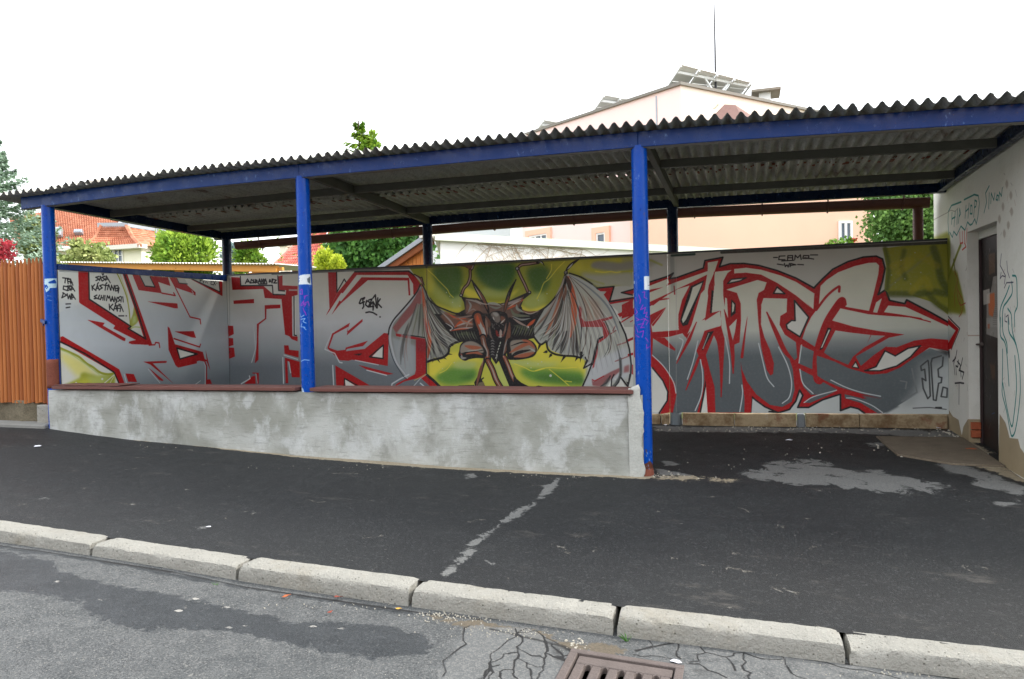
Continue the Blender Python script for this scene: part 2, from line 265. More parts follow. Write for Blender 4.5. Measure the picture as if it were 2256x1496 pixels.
STROKES='''sP0 gL 1 0 0 -76,1984 2810,2225 2711,110 -138,445
bP0 gB 1 0 0 -6101,2217 -2862,2054 -2938,-735 -6220,-879
sP0 gL 1 0 0 -76,1984 3002,2241 2841,-1170 -366,-410
sP0 W 1 0 0 20,1854 302,1873 298,1510 378,1435 399,1377 58,1153 -9,1154
sP0 gL 1 0 40 59,1561 304,1510 725,1298 722,1237 47,1246
sP0 gL 1 0 0 42,1394 303,1491 845,1195 963,986 765,791 60,1153
sP0 W 1 0 0 419,1880 850,1909 1174,1094 948,1224 428,1542
sS1 ol 1 15 0 774,1873 832,1775 901,1625 934,1503 948,1379 955,1234
sS1 wy 0.7 10 0 823,1866 868,1747 925,1605 942,1462
sP1 ol 0.85 0 5 1024,1484 1078,1359 1055,1296 975,1245 956,1255 958,1317 994,1390
sP0 lgn 1 0 10 992,1359 1033,1379 1043,1306 982,1276
sS1 lgn 1 13 0 954,1224 1014,1244 1106,1238
sP0 R 1 0 0 296,1853 424,1857 417,1551 943,1255 922,1225 1174,1104 1141,1126 868,1889 911,1872 1267,1032 966,1048 922,1065 935,1080 1033,1093 944,1131 722,1227 741,1257 974,1224 292,1510
sP0 R 1 0 0 296,1853 424,1861 417,1551 943,1260 916,1230 1168,1105 1267,1032 1151,1036 921,1060 929,1080 1047,1097 716,1232 742,1262 760,1252 303,1501
sP0 R 1 0 0 855,1878 918,1882 1267,1032 1167,1094
sS0 K 1 17 0 424,1861 419,1546 962,1250 920,1227 1174,1102 1062,1442 944,1740 880,1870
sS0 K 0.7 12 0 874,1880 1174,1104
sS0 R 1 16 0 1219,1029 1309,1031 1320,1057 1373,1050 1382,996
sP0 W 1 0 0 58,1116 359,972 726,748 794,586 39,653
sP0 ye 0.55 0 29 54,1014 172,962 322,887 419,784 510,739 238,730 50,930
sP0 ol 0.9 0 15 64,650 271,718 284,765 329,771 486,721 676,727 725,733 707,593
sP0 ye 0.7 0 39 128,654 292,697 509,709 578,674 505,621
sP0 lgn 0.6 0 25 349,731 652,719 575,615 413,629
sS1 ol 1 24 0 55,1037 163,990 269,938 355,866 432,822 522,758 628,730 726,738
sS1 lgn 1 10 0 54,1023 173,971 333,867 420,804 510,739
sS0 W 1 10 0 713,724 528,609
sS0 W 0.7 10 0 715,719 623,601
sS0 W 1 24 0 220,667 222,667
sS0 W 1 25 0 545,685 548,685
sP0 R 1 0 0 60,1153 85,1160 777,775 857,585 781,592 701,745 57,1102
sS0 K 1 16 0 57,1102 337,973 708,745 781,592
sP0 R 1 0 0 385,1327 604,1293 579,1264 879,1117 872,1087 840,1093 601,1214
sP0 R 1 0 0 1214,1540 1688,1526 1697,1466 1640,1466
sP0 R 1 0 0 1519,1244 1548,1227 1628,1026 2104,910 2133,820 2199,787 2132,785 2033,802 1653,745 1624,769 1521,963
sP0 W 1 0 0 1663,974 1972,889 1703,843
sS0 K 1 19 0 1656,978 2005,888 1703,841 1656,978
sP0 R 1 0 0 1627,1182 1953,1182 1990,1094 1918,1102
sS0 R 1 17 0 1616,1095 2049,976 2067,1011
sP0 R 1 0 0 1661,756 1992,799 1991,770 1668,736
sP0 R 1 0 0 2155,937 2231,661 2173,771
sS0 R 1 19 0 2132,791 2166,724 2152,489
sS0 Hh 1 12 0 2115,774 2142,726 2127,491
sP0 R 1 0 0 2154,548 2222,549 2253,487 2152,492
sP0 R 1 0 0 1122,840 1486,830 1478,806 1265,813 1584,544 1400,679 1223,804
sP0 R 1 0 0 1201,765 1425,601 1403,592 1354,612
sS0 Hh 1 9 0 1193,748 1367,573
sS0 Hh 1 9 0 1955,506 2046,545
sP0 R 1 0 0 862,721 978,707 1023,613 897,626
sS0 Hh 1 10 0 843,715 876,599
sP0 R 1 0 0 1001,1856 1539,1872 1585,1736 1391,1777 1442,1643 1091,1668
sP0 Wc 1 0 0 1112,1842 1261,1848 1339,1715 1187,1719
sS0 K 1 14 0 1112,1842 1187,1719 1339,1713 1267,1829
sS0 R 1 17 0 1442,1645 1659,1622 1633,1655
sP0 R 1 0 0 1547,1872 1673,1876 2008,1673 2006,1632 1990,1638 1652,1728
sP0 Wc 1 0 0 1673,1862 1810,1864 1869,1776 1729,1778
sS0 K 1 12 0 1673,1868 1729,1778 1869,1773
sS0 Hh 1 9 0 1681,1712 1974,1651 1944,1694
sS0 R 1 17 0 1666,1717 1897,1360 2074,1331 2082,1273
sP0 R 1 0 0 1796,1883 1921,1885 2448,1694 2439,1887 2519,1885 2508,1639
sP0 Wc 1 0 0 1857,1873 2430,1886 2457,1700
sS0 K 1 15 0 1842,1872 2462,1694 2440,1893
sS0 K 1 12 0 109,1758 183,1754
sS0 K 1 12 0 141,1755 133,1708
sS0 K 1 12 0 162,1746 170,1700
sS0 K 1 12 0 164,1744 194,1747
sS0 K 1 12 0 167,1723 191,1724
sS0 K 1 12 0 199,1748 202,1697
sS0 K 1 12 0 199,1751 226,1688
sS0 K 1 12 0 194,1713 219,1714
sS0 K 1 12 0 116,1674 110,1641 157,1629 169,1667 116,1674
sS0 K 1 12 0 159,1676 202,1680 168,1653 206,1645 162,1629
sS0 K 1 12 0 212,1678 200,1631
sS0 K 1 12 0 210,1678 245,1627
sS0 K 1 12 0 200,1645 227,1646
sS0 K 1 12 0 103,1604 150,1582 90,1552 113,1604
sS0 K 1 12 0 155,1596 164,1545 182,1583 191,1541 204,1598
sS0 K 1 12 0 214,1593 207,1541
sS0 K 1 12 0 214,1595 248,1542
sS0 K 1 12 0 207,1560 234,1561
sS0 K 1 12 0 135,1490 189,1493
sS0 K 1 12 0 136,1451 180,1459
sS0 K 1 13 0 554,1796 509,1784 553,1766 511,1750
sS0 K 1 13 0 572,1797 558,1752
sS0 K 1 13 0 572,1797 585,1753
sS0 K 1 13 0 631,1803 589,1788 630,1770 593,1749
sS0 K 1 13 0 649,1806 638,1756
sS0 K 1 13 0 649,1806 697,1734
sS0 K 1 13 0 638,1771 672,1772
sS0 K 1 13 0 614,1829 604,1813 593,1828
sS0 K 1 13 0 527,1711 542,1729
sS0 K 1 13 0 457,1693 461,1645
sS0 K 1 13 0 492,1705 462,1674 507,1642
sS0 K 1 13 0 527,1701 507,1651
sS0 K 1 13 0 529,1701 548,1648
sS0 K 1 13 0 511,1666 539,1667
sS0 K 1 13 0 598,1709 556,1695 590,1674 548,1653
sS0 K 1 13 0 609,1705 663,1702
sS0 K 1 13 0 635,1704 625,1651
sS0 K 1 13 0 675,1713 655,1657
sS0 K 1 13 0 679,1708 697,1654
sS0 K 1 13 0 703,1654 712,1709 740,1650 748,1706
sS0 K 1 13 0 797,1708 760,1701 764,1646 795,1652
sS0 K 1 13 0 759,1676 790,1677
sS0 K 1 13 0 803,1698 795,1647
sS0 K 1 13 0 784,1672 815,1683 800,1627
sS0 K 1 13 0 652,1732 636,1716
sS0 K 1 13 0 516,1593 481,1577 515,1559 480,1553
sS0 K 1 13 0 552,1594 526,1554 561,1550
sS0 K 1 13 0 575,1590 561,1545
sS0 K 1 13 0 604,1591 591,1541
sS0 K 1 13 0 568,1565 597,1566
sS0 K 1 13 0 622,1591 614,1541
sS0 K 1 13 0 638,1537 652,1592 669,1563 682,1588 692,1533
sS0 K 1 13 0 718,1584 700,1533
sS0 K 1 13 0 718,1584 734,1529
sS0 K 1 13 0 705,1549 729,1549
sS0 K 1 13 0 741,1529 751,1580 771,1525 783,1576
sS0 K 1 13 0 830,1587 792,1571 822,1546 790,1530
sS0 K 1 13 0 842,1583 833,1526
sS0 K 1 13 0 861,1583 865,1527
sS0 K 1 13 0 672,1498 676,1438
sS0 K 1 13 0 721,1499 683,1468 730,1429
sS0 K 1 13 0 758,1499 730,1434
sS0 K 1 13 0 758,1499 777,1424
sS0 K 1 13 0 737,1449 768,1449
sS0 K 1 13 0 782,1480 779,1424
sS0 K 1 13 0 776,1485 819,1480
sS0 K 1 13 0 778,1454 812,1455
sS0 K 1 13 0 832,1480 816,1419
sS0 K 1 13 0 832,1480 860,1420
sS0 K 1 13 0 801,1500 826,1496
sS0 K 1 13 0 752,1509 771,1520
sS0 K 1 13 0 796,1370 867,1371
sS0 K 1 13 0 896,1371 903,1371
sS0 K 1 10 0 2094,1845 2095,1804
sS0 K 1 10 0 2093,1841 2133,1839 2099,1822
sS0 K 1 10 0 2146,1830 2153,1801 2171,1831
sS0 K 1 10 0 2187,1826 2191,1803
sS0 K 1 10 0 2212,1821 2228,1801
sS0 K 1 10 0 2298,1843 2292,1790 2330,1785
sS0 K 1 10 0 2297,1820 2323,1821
sS0 K 1 10 0 2332,1839 2382,1782
sS0 K 1 10 0 2384,1836 2338,1780
sS0 K 1 10 0 2404,1804 2409,1804
bP0 R 1 0 0 -5822,1897 -5672,1883 -5676,1779 -5314,1755 -5180,1650 -4979,1629 -4969,1690 -5081,1694 -5091,1873 -5019,1884 -5023,1754 -4793,1736 -4797,1623 -4885,1605 -4894,1086 -4815,1078 -4817,1016 -4904,1045 -4942,1086 -5005,1108 -5045,1576 -5303,1598 -5323,1717 -5812,1723
bP0 W 1 0 0 -5671,1904 -5091,1873 -5081,1694 -4993,1684 -5003,1637 -5172,1649 -5179,1767 -5676,1779
bS0 K 1 17 0 -5677,1898 -5676,1774 -5179,1760 -5172,1640 -4991,1629
bS0 K 1 17 0 -5091,1880 -5085,1690 -4994,1680
bS0 Wc 0.9 18 0 -4922,1689 -4803,1684
bS0 K 1 17 0 -5565,1858 -5600,1804
bS0 K 1 17 0 -5565,1858 -5526,1805
bS0 K 1 17 0 -5586,1824 -5542,1822
bS0 K 1 17 0 -5507,1849 -5517,1805 -5451,1808 -5499,1849
bS0 K 1 17 0 -5466,1847 -5476,1806
bS0 K 1 17 0 -5442,1846 -5443,1802 -5410,1814 -5438,1825 -5413,1835 -5442,1846
bS0 K 1 17 0 -5376,1851 -5402,1796
bS0 K 1 17 0 -5376,1851 -5356,1798
bS0 K 1 17 0 -5394,1817 -5361,1815
bS0 K 1 17 0 -5350,1798 -5343,1849 -5324,1800 -5316,1848
bS0 K 1 17 0 -5303,1843 -5307,1799
bS0 K 1 17 0 -5283,1847 -5301,1796
bS0 K 1 17 0 -5283,1847 -5264,1798
bS0 K 1 17 0 -5390,1786 -5264,1784
bS0 K 1 17 0 -5218,1837 -5226,1807 -5203,1812 -5213,1837
bS0 K 1 17 0 -5181,1843 -5186,1797
bS0 K 1 17 0 -5165,1842 -5183,1792
bS0 K 1 17 0 -5149,1834 -5117,1826 -5158,1791 -5110,1789
bP0 R 1 0 0 -5801,1579 -5472,1590 -5474,1534 -5797,1534
bP0 R 1 0 0 -5307,1502 -5064,1504 -5065,1457 -5281,1452 -5289,1321 -5406,1247 -5419,1094 -5431,781 -5490,732 -5447,1011 -5438,1255 -5308,1328
bS0 Hh 1 13 0 -5483,1151 -5470,928 -5539,747
bS0 Hh 0.6 12 0 -5491,1165 -5488,1249 -5354,1316
bP0 R 1 0 0 -6141,1256 -5818,1239 -5812,1129 -5929,1082 -5825,1073 -5823,981 -5942,950 -5816,946 -5803,826 -5889,798 -6031,849 -6088,1162
bP0 K 1 0 6 -6010,1182 -5934,1188 -5978,1143
bP0 K 1 0 6 -5962,891 -5868,893 -5903,876
bS0 Hh 0.6 10 0 -6141,1249 -6088,1162 -6031,849
bP0 W 1 0 0 -4850,1550 -4828,1549 -4843,1099 -4865,1099
bS0 K 1 15 0 -4853,1604 -4865,1099 -4831,1091
bP0 R 1 0 0 -5026,967 -4959,966 -4948,908 -4806,893 -4809,804 -5022,857
bP0 R 1 0 0 -5019,806 -4795,749 -4802,544 -4921,548 -4946,743 -4985,764 -4979,468 -5019,468
bS0 Hh 1 16 0 -5051,806 -5051,468
bS0 Hh 1 14 0 -4962,750 -4939,606
bS0 Hh 1 13 0 -5031,840 -4825,781
bP0 R 1 0 0 -5536,609 -5432,604 -5437,460 -5464,460 -5462,592 -5531,597
bP0 R 1 0 0 -5666,459 -5538,558 -5493,567 -5487,460
bS0 Hh 1 16 0 -5716,459 -5572,529 -5582,565
bS0 Hh 0.7 12 0 -5479,592 -5458,467
bP0 R 1 0 0 -6285,507 -6207,515 -6192,457 -6296,457
bS0 Hh 0.8 12 0 -6306,737 -6296,464
bS0 R 1 19 0 -6285,737 -6282,464
bP0 R 1 0 0 -6281,923 -6207,622 -6244,679
bP0 R 1 0 0 -6452,925 -6332,880 -6292,772 -6424,752 -6459,752
bP0 R 1 0 0 -4337,1896 -4207,1890 -4211,1623 -4386,1340 -4366,1373 -4329,1426
bS0 K 1 16 0 -4212,1893 -4215,1637 -4104,1799 -4075,1752 -3951,1879
bP0 R 1 0 0 -3951,1886 -3215,1863 -3021,1730 -3029,1441 -3145,1574 -3146,1703 -3217,1815 -3923,1845 -4132,1620 -4155,1628 -4216,1623
bP0 R 1 0 0 -4208,1623 -4147,1634 -4338,1392 -4386,1340
bP0 R 1 0 0 -3857,1812 -3196,1780 -3188,1562 -3210,1563 -3219,1747 -3769,1773 -4167,1488 -4301,1351 -4181,1529 -4158,1517
bS0 K 1 18 0 -3951,1886 -3201,1862 -3028,1730
bS0 K 1 19 0 -3899,1487 -3872,1539 -3820,1554 -3832,1537
bS0 K 1 19 0 -3850,1538 -3835,1445 -3854,1419
bS0 K 1 19 0 -3889,1480 -3825,1502
bS0 K 1 19 0 -3792,1516 -3811,1464 -3772,1434 -3745,1489 -3792,1516
bS0 K 1 19 0 -3762,1522 -3717,1534 -3745,1482 -3719,1488 -3757,1436 -3698,1441 -3707,1395
bS0 K 1 19 0 -3706,1408 -3704,1500 -3655,1420 -3669,1585 -3702,1546
bS0 K 1 19 0 -3636,1544 -3647,1420
bS0 K 1 19 0 -3603,1530 -3642,1479 -3589,1425
bS0 K 1 19 0 -3808,1365 -3759,1373 -3708,1362 -3657,1333
bS0 K 1 19 0 -3613,1306 -3610,1306
bP0 R 1 0 0 -4376,922 -4301,1109 -4039,1242 -4088,1126 -3858,1287 -3859,1254 -4089,1083 -4063,1192 -4278,1096 -4353,928 -4232,887 -4117,899 -4109,926 -3792,1008 -3861,943 -4094,909 -4110,879 -3840,906 -3562,1103 -3496,1095 -3523,689 -4023,771 -4076,758 -4205,766
bP0 W 1 0 0 -3581,946 -3593,788 -3739,809
bS0 K 1 17 0 -3576,952 -3586,781 -3776,805 -3576,952
bP0 K 1 0 6 -4006,838 -3871,850 -3917,824
bS0 Hh 0.8 14 0 -4415,909 -4300,1130 -4270,1129
bS0 Hh 1 15 0 -4407,905 -4271,854 -4206,739 -4168,732
bS0 Hh 0.9 13 0 -3979,764 -3654,703
bP0 R 1 0 0 -3935,704 -3446,590 -3541,577 -3818,644
bS0 Hh 1 14 0 -3818,637 -3541,571
bP0 R 1 0 0 -4268,699 -3736,419 -3751,405 -4262,403
bP0 W 1 0 0 -4137,524 -3930,404 -4125,403
bS0 K 1 17 0 -4148,403 -4140,531 -3885,405
bS0 Hh 1 16 0 -4306,699 -4301,403
bS0 K 1 14 0 -4087,414 -4004,420
bS0 Hh 1 11 0 -3619,406 -3567,430
bP0 ol 1 0 0 -3213,1937 -2995,1976 -441,1931 -447,1597 -655,1573 -963,1329 -969,434 -2885,425 -2995,595 -3005,1639
bP0 202,204,76 1 0 31 -2974,1075 -969,1040 -987,209 -2891,185
bP1 dgn 0.8 0 30 -2891,1873 -2529,1885 -2506,1621 -2570,1443 -2658,1515 -2820,1688
bP1 dgn 0.95 0 34 -2292,1901 -1845,1894 -1850,1678 -2010,1562 -2182,1636 -2296,1750
bP1 dgn 0.8 0 29 -1678,1806 -1441,1835 -1404,1647 -1489,1544 -1600,1548
bP1 lgn 0.45 0 30 -2925,1748 -2542,1372 -2780,1463 -2898,1593
bP1 lgn 0.6 0 24 -2212,1610 -1924,1559 -1926,1491 -2243,1515
bP1 lgn 0.6 0 24 -1685,1483 -1530,1545 -1449,1449 -1591,1346 -1730,1404
bP1 lgn 0.7 0 20 -2659,1487 -2523,1538 -2512,1399 -2616,1388
bP1 gn 0.95 0 30 -2865,566 -2620,678 -2353,649 -2372,511 -2626,454 -2807,482
bP1 dgn 0.5 0 20 -2564,538 -2384,594 -2416,525
bP1 gn 0.95 0 28 -1776,647 -1330,633 -1006,592 -1035,460 -1610,499
bP1 dgn 0.5 0 24 -1609,566 -1331,579 -1033,539 -1075,473 -1471,499
bP1 lgn 0.8 0 20 -2588,747 -2337,732 -2412,649 -2621,664
bP1 lgn 0.8 0 19 -1901,743 -1328,739 -1439,673 -1803,688
bP1 lgn 0.6 0 15 -2133,676 -1975,675 -1866,444 -2038,443
bP1 ye 0.85 0 25 -2953,736 -2556,859 -2263,745 -2558,761 -2741,678 -2958,538
bP1 ye 0.6 0 24 -1684,944 -1461,928 -1408,847 -1055,777 -1004,645 -1329,699 -1674,755
bP1 ye 0.8 0 19 -1599,997 -1460,968 -1491,821 -1602,849
bP1 ye 0.6 0 19 -1136,804 -975,750 -1007,513 -1058,632
bP1 ye 0.9 0 19 -2505,1648 -2300,1572 -2201,1459 -1956,1451 -1853,1556 -1782,1581 -2014,1412 -2216,1446 -2449,1522
bP1 ye 0.9 0 19 -1786,1419 -1647,1348 -1451,1396 -1508,1330 -1675,1315 -1773,1365
bP1 ye 0.7 0 20 -2902,1467 -2661,1390 -2512,1385 -2544,1317 -2723,1350
bP1 ye 0.5 0 30 -2982,1891 -2891,1873 -2867,1634 -2960,1595
bP1 ye 0.45 0 33 -1370,1898 -441,1905 -444,1764 -639,1721 -968,1722 -1115,1755 -1304,1802
bP1 ye 0.3 0 24 -1113,1873 -1005,1868 -1035,1738 -1115,1768
bP1 150,150,136 1 0 15 -886,1862 -767,1870 -585,1842 -442,1854 -444,1771 -638,1747 -848,1782 -913,1811
bP1 176,178,158 1 0 25 -1035,1745 -836,1730 -639,1734 -445,1726 -448,1546 -655,1573 -773,1558 -930,1629
bS1 ye 0.7 15 5 -861,1757 -769,1742 -691,1747 -626,1734 -548,1743 -445,1739
bS0 ol 0.5 16 16 -983,1677 -903,1654 -772,1610
bS1 ye 0.8 11 3 -2956,1875 -2862,1793 -2809,1735 -2733,1660 -2686,1609 -2664,1564 -2617,1518
bS1 ye 0.8 11 3 -1220,1887 -1309,1807 -1409,1695 -1476,1645 -1517,1551 -1563,1467
bS1 ye 0.8 11 3 -1378,1863 -1385,1789 -1442,1696
bS1 ye 0.8 11 3 -2822,597 -2730,641 -2656,724
bS1 ye 0.8 11 3 -1599,627 -1460,659 -1269,653 -1107,663
bS1 ye 0.8 11 3 -1433,643 -1352,579 -1261,505 -1187,437
bS1 ye 0.8 11 3 -1857,709 -1729,660 -1630,620 -1491,649
bS1 ye 0.8 11 3 -1245,505 -1170,495
bS0 205,214,200 1 11 3 -2705,1581 -2704,1581
bS0 205,214,200 1 11 3 -2661,1533 -2661,1533
bS0 205,214,200 1 11 3 -2628,1458 -2627,1458
bS0 205,214,200 1 11 3 -2534,1411 -2533,1411
bS0 205,214,200 1 11 3 -1567,705 -1566,705
bS0 205,214,200 1 11 3 -1440,1522 -1440,1522
bS0 205,214,200 1 11 3 -1546,1451 -1546,1451
bS0 205,214,200 1 11 3 -2626,727 -2626,727
bS0 205,214,200 1 11 3 -2782,654 -2782,654
bS0 205,214,200 1 11 3 -1654,660 -1653,660
bS0 205,214,200 1 11 3 -1522,729 -1521,729
bS0 205,214,200 1 11 3 -1522,729 -1521,729
bS0 205,214,200 1 11 3 -1692,711 -1691,711
bS0 205,214,200 1 30 2 -1419,567 -1418,567
bP0 ol 1 0 0 -2884,439 -968,447 -973,210 -2891,185
bP0 140,143,136 1 0 3 -3050,1683 -3163,1503 -3324,1337 -3438,1226 -3493,1084 -3479,897 -3405,710 -3314,581 -3253,524 -3158,581 -3003,595 -2983,736 -2890,785 -2783,791 -2707,832 -2681,930 -2553,977 -2374,1009 -2367,1257 -2604,1291 -2783,1379 -2902,1467 -2975,1610
bP0 166,172,168 0.8 0 11 -3327,1223 -3135,1403 -3011,1400 -2991,1032 -3146,1021 -3395,1053
bP0 pk 0.9 0 7 -3066,1655 -3036,1598 -3048,1457 -3216,1278 -3329,1166 -3394,1096 -3440,1169 -3293,1336 -3164,1475
bP0 168,178,184 0.8 0 17 -3459,1054 -3303,995 -3132,935 -3142,609 -3253,538 -3405,738
bP0 150,150,140 0.55 0 11 -3265,1193 -3185,1277 -3059,1359 -3015,1273 -2998,1040 -3284,1080
bP0 104,112,80 0.6 0 17 -3151,1361 -3057,1429 -3046,1274 -3064,1161
bP0 R 0.88 0 0 -3402,1096 -2991,1018 -3000,580 -3158,573 -3138,637 -3127,1013 -3395,1060
bP0 120,22,40 0.5 0 22 -3127,1013 -2991,1011 -2995,863 -3119,864
bS0 K 0.9 15 0 -3300,1080 -2998,1035 -2988,1011 -2997,595
bP0 R 1 0 0 -3158,581 -2995,580 -3004,559 -3301,495 -3445,423 -3405,466
bP0 R 1 0 0 -3081,545 -2995,587 -2883,496 -2809,419 -2931,418
bS0 K 1 33 0 -3000,583 -2898,503 -2809,419
bS0 Hh 0.9 17 0 -3485,415 -3468,466 -3363,523 -3236,581
bS0 Hh 0.7 11 0 -3194,417 -3082,531 -3003,580
bS0 wy 0.7 12 0 -3160,509 -3003,587
bS0 Hh 1 13 0 -3083,474 -3008,418
bT1 170,176,176 0.6 28 5 -3239,1221 -3273,1158 -3339,1008 -3372,897 -3387,796
bT1 84,84,82 0.6 37 5 -3228,1200 -3258,1128 -3312,956 -3336,828 -3342,709
bT1 150,130,122 0.6 17 5 -3213,1185 -3236,1107 -3276,921 -3287,782 -3281,652
bT1 170,176,176 0.6 35 5 -3202,1171 -3221,1087 -3249,887 -3251,736 -3236,595
bT1 84,84,82 0.6 31 5 -3220,1221 -3246,1157 -3292,1007 -3309,897 -3308,795
bT1 150,130,122 0.6 18 5 -3204,1210 -3224,1142 -3255,981 -3260,862 -3247,752
bT1 170,176,176 0.6 39 5 -3189,1192 -3203,1117 -3219,938 -3212,804 -3186,680
bT1 60,62,60 0.6 28 5 -3104,1438 -3104,1438 -3158,1298 -3204,1188 -3253,1079
bT1 160,168,160 0.6 36 5 -3091,1438 -3091,1438 -3135,1297 -3173,1187 -3214,1079
bT1 100,104,84 0.6 17 5 -3077,1435 -3077,1435 -3112,1292 -3142,1181 -3175,1071
bT1 150,158,152 0.6 34 5 -3064,1433 -3064,1433 -3089,1289 -3111,1177 -3137,1066
bT1 60,62,60 0.6 30 5 -3050,1431 -3050,1431 -3066,1285 -3081,1171 -3098,1060
bT1 160,168,160 0.6 18 5 -3040,1428 -3040,1428 -3047,1281 -3056,1166 -3067,1053
bT1 100,104,84 0.6 38 5 -3029,1426 -3029,1426 -3029,1278 -3031,1161 -3036,1047
bT1 150,158,152 0.6 24 5 -3019,1425 -3019,1425 -3012,1276 -3009,1159 -3009,1044
bT1 dg 0.6 39 5 -3023,1478 -3018,1331 -2996,1104 -2967,940 -2928,792
bT1 130,140,120 0.6 51 5 -3017,1477 -3007,1328 -2978,1099 -2943,934 -2898,785
bT1 K 0.6 24 5 -3010,1478 -2994,1330 -2955,1103 -2912,939 -2859,791
bT1 165,170,160 0.6 48 5 -3000,1479 -2978,1332 -2927,1107 -2875,944 -2813,798
bT1 K 0.6 42 5 -2991,1483 -2961,1339 -2899,1119 -2838,961 -2767,819
bT1 112,120,84 0.6 25 5 -2982,1488 -2945,1348 -2871,1135 -2801,983 -2721,846
bT1 K 0.6 54 5 -2975,1499 -2934,1368 -2852,1168 -2776,1027 -2690,902
bT1 150,156,148 0.6 33 5 -2972,1508 -2928,1382 -2842,1193 -2763,1060 -2673,944
bT1 dg 0.6 32 5 -2963,1510 -2912,1387 -2815,1201 -2726,1071 -2628,957
bT1 130,140,120 0.6 54 5 -2953,1514 -2896,1394 -2787,1213 -2689,1087 -2582,977
bT1 K 0.6 26 5 -2944,1517 -2879,1398 -2760,1221 -2653,1098 -2537,990
bT1 165,170,160 0.6 41 5 -2932,1519 -2858,1403 -2723,1229 -2605,1108 -2477,1003
bT1 K 0.6 48 5 -2922,1522 -2842,1407 -2696,1236 -2569,1118 -2433,1017
bT1 K 0.6 33 5 -2918,1100 -2915,1074 -2902,960 -2895,883 -2889,820
bT1 170,172,160 0.6 43 5 -2904,1100 -2899,1074 -2875,959 -2858,883 -2843,819
bT1 K 0.6 20 5 -2890,1104 -2883,1079 -2847,967 -2821,893 -2797,833
bT1 170,172,160 0.6 41 5 -2876,1112 -2866,1088 -2819,984 -2784,915 -2751,861
bT1 K 0.6 36 5 -2862,1122 -2850,1100 -2791,1004 -2747,943 -2705,895
bT1 O 0.95 56 7 -3023,1640 -3008,1498 -2984,1272 -2955,1102 -2946,989 -2956,891 -2974,792
bT1 R 0.6 39 6 -3015,1273 -2987,1159 -2966,1074
bT1 188,190,186 1 28 3 -2943,820 -2965,750 -2983,736 -2944,757
bT1 190,196,200 1 28 5 -3050,1655 -3187,1468 -3324,1337 -3438,1226 -3477,1083 -3465,940 -3405,738 -3298,595 -3253,531
bS1 K 1 19 0 -3049,1690 -3098,1600 -3211,1476 -3323,1366 -3421,1268 -3484,1169 -3502,1084
bT1 60,70,80 1 11 0 -3502,1084 -3494,940 -3436,753 -3315,566 -3254,516
bS1 K 1 18 0 -3026,1696 -2982,1610 -2939,1503 -2842,1423 -2722,1371 -2603,1326 -2543,1324 -2506,1344
bS1 K 1 28 0 -2987,736 -2921,757 -2860,770 -2768,791 -2699,846 -2682,916 -2613,964 -2492,997
bA0 K 1 22 0 -2890,771 -2915,728
bA0 K 1 22 0 -2845,770 -2808,721
bA0 K 1 22 0 -2768,791 -2723,765
bA0 K 1 22 0 -2699,832 -2646,825
bA0 K 1 22 0 -2690,888 -2675,874
bA0 K 1 22 0 -2674,937 -2629,929
bT1 br 1 39 0 -3131,1813 -3062,1775 -3021,1717 -3011,1688
bS1 K 1 11 0 -3123,1820 -3047,1774 -3024,1780 -3010,1724 -2996,1681
bT1 190,180,176 1 17 0 -3123,1806 -3070,1761 -3033,1710
bP0 184,188,178 1 0 3 -1210,1752 -1063,1700 -904,1602 -775,1480 -685,1360 -598,1176 -536,1032 -487,863 -470,747 -473,592 -521,443 -554,449 -597,540 -624,488 -665,435 -704,435 -709,514 -756,435 -1063,427 -923,697 -1004,645 -996,737 -1055,777 -1190,792 -1299,819 -1407,860 -1461,955 -1544,942 -1612,1010 -1607,1239 -1521,1331 -1339,1472 -1267,1615
bP0 196,202,206 0.9 0 21 -976,711 -525,903 -471,734 -507,540 -716,500 -1036,434
bP0 158,164,156 0.8 0 21 -1224,1706 -1339,1445 -1607,1239 -1598,1024 -1460,968 -1244,819 -1082,804 -1047,1173 -1119,1570
bP0 172,140,116 0.7 0 26 -1040,1502 -842,1404 -780,1219 -1020,1172
bT1 K 0.6 42 5 -1266,1585 -1330,1436 -1421,1270 -1505,1153 -1597,1051
bT1 176,182,176 0.6 55 5 -1262,1581 -1320,1426 -1405,1253 -1483,1131 -1570,1023
bT1 40,42,42 0.6 25 5 -1257,1575 -1309,1412 -1385,1229 -1456,1098 -1536,982
bT1 150,158,150 0.6 52 5 -1251,1577 -1294,1416 -1360,1236 -1423,1108 -1494,995
bT1 K 0.6 46 5 -1245,1570 -1280,1402 -1336,1212 -1391,1076 -1454,954
bT1 120,128,96 0.6 27 5 -1240,1564 -1269,1388 -1316,1187 -1364,1043 -1420,914
bT1 K 0.6 58 5 -1235,1558 -1257,1373 -1296,1163 -1337,1011 -1387,873
bT1 190,196,194 0.6 36 5 -1228,1554 -1241,1364 -1268,1146 -1299,989 -1339,846
bT1 K 0.6 35 5 -1222,1551 -1226,1356 -1244,1134 -1267,973 -1298,826
bT1 176,182,176 0.6 58 5 -1216,1550 -1212,1354 -1219,1129 -1234,967 -1258,819
bT1 40,42,42 0.6 28 5 -1208,1547 -1193,1348 -1187,1121 -1191,956 -1203,805
bT1 150,158,150 0.6 45 5 -1200,1545 -1174,1344 -1154,1114 -1148,946 -1149,794
bT1 K 0.6 52 5 -1192,1545 -1156,1343 -1122,1112 -1105,944 -1095,791
bT1 120,128,96 0.6 25 5 -1186,1545 -1141,1342 -1098,1111 -1072,943 -1055,790
bT1 180,182,176 0.6 26 5 -1294,1522 -1335,1421 -1412,1268 -1480,1159 -1555,1063
bT1 br 0.6 34 5 -1302,1536 -1349,1445 -1435,1309 -1512,1214 -1596,1131
bT1 150,160,156 0.6 16 5 -1286,1519 -1321,1416 -1387,1259 -1447,1148 -1514,1049
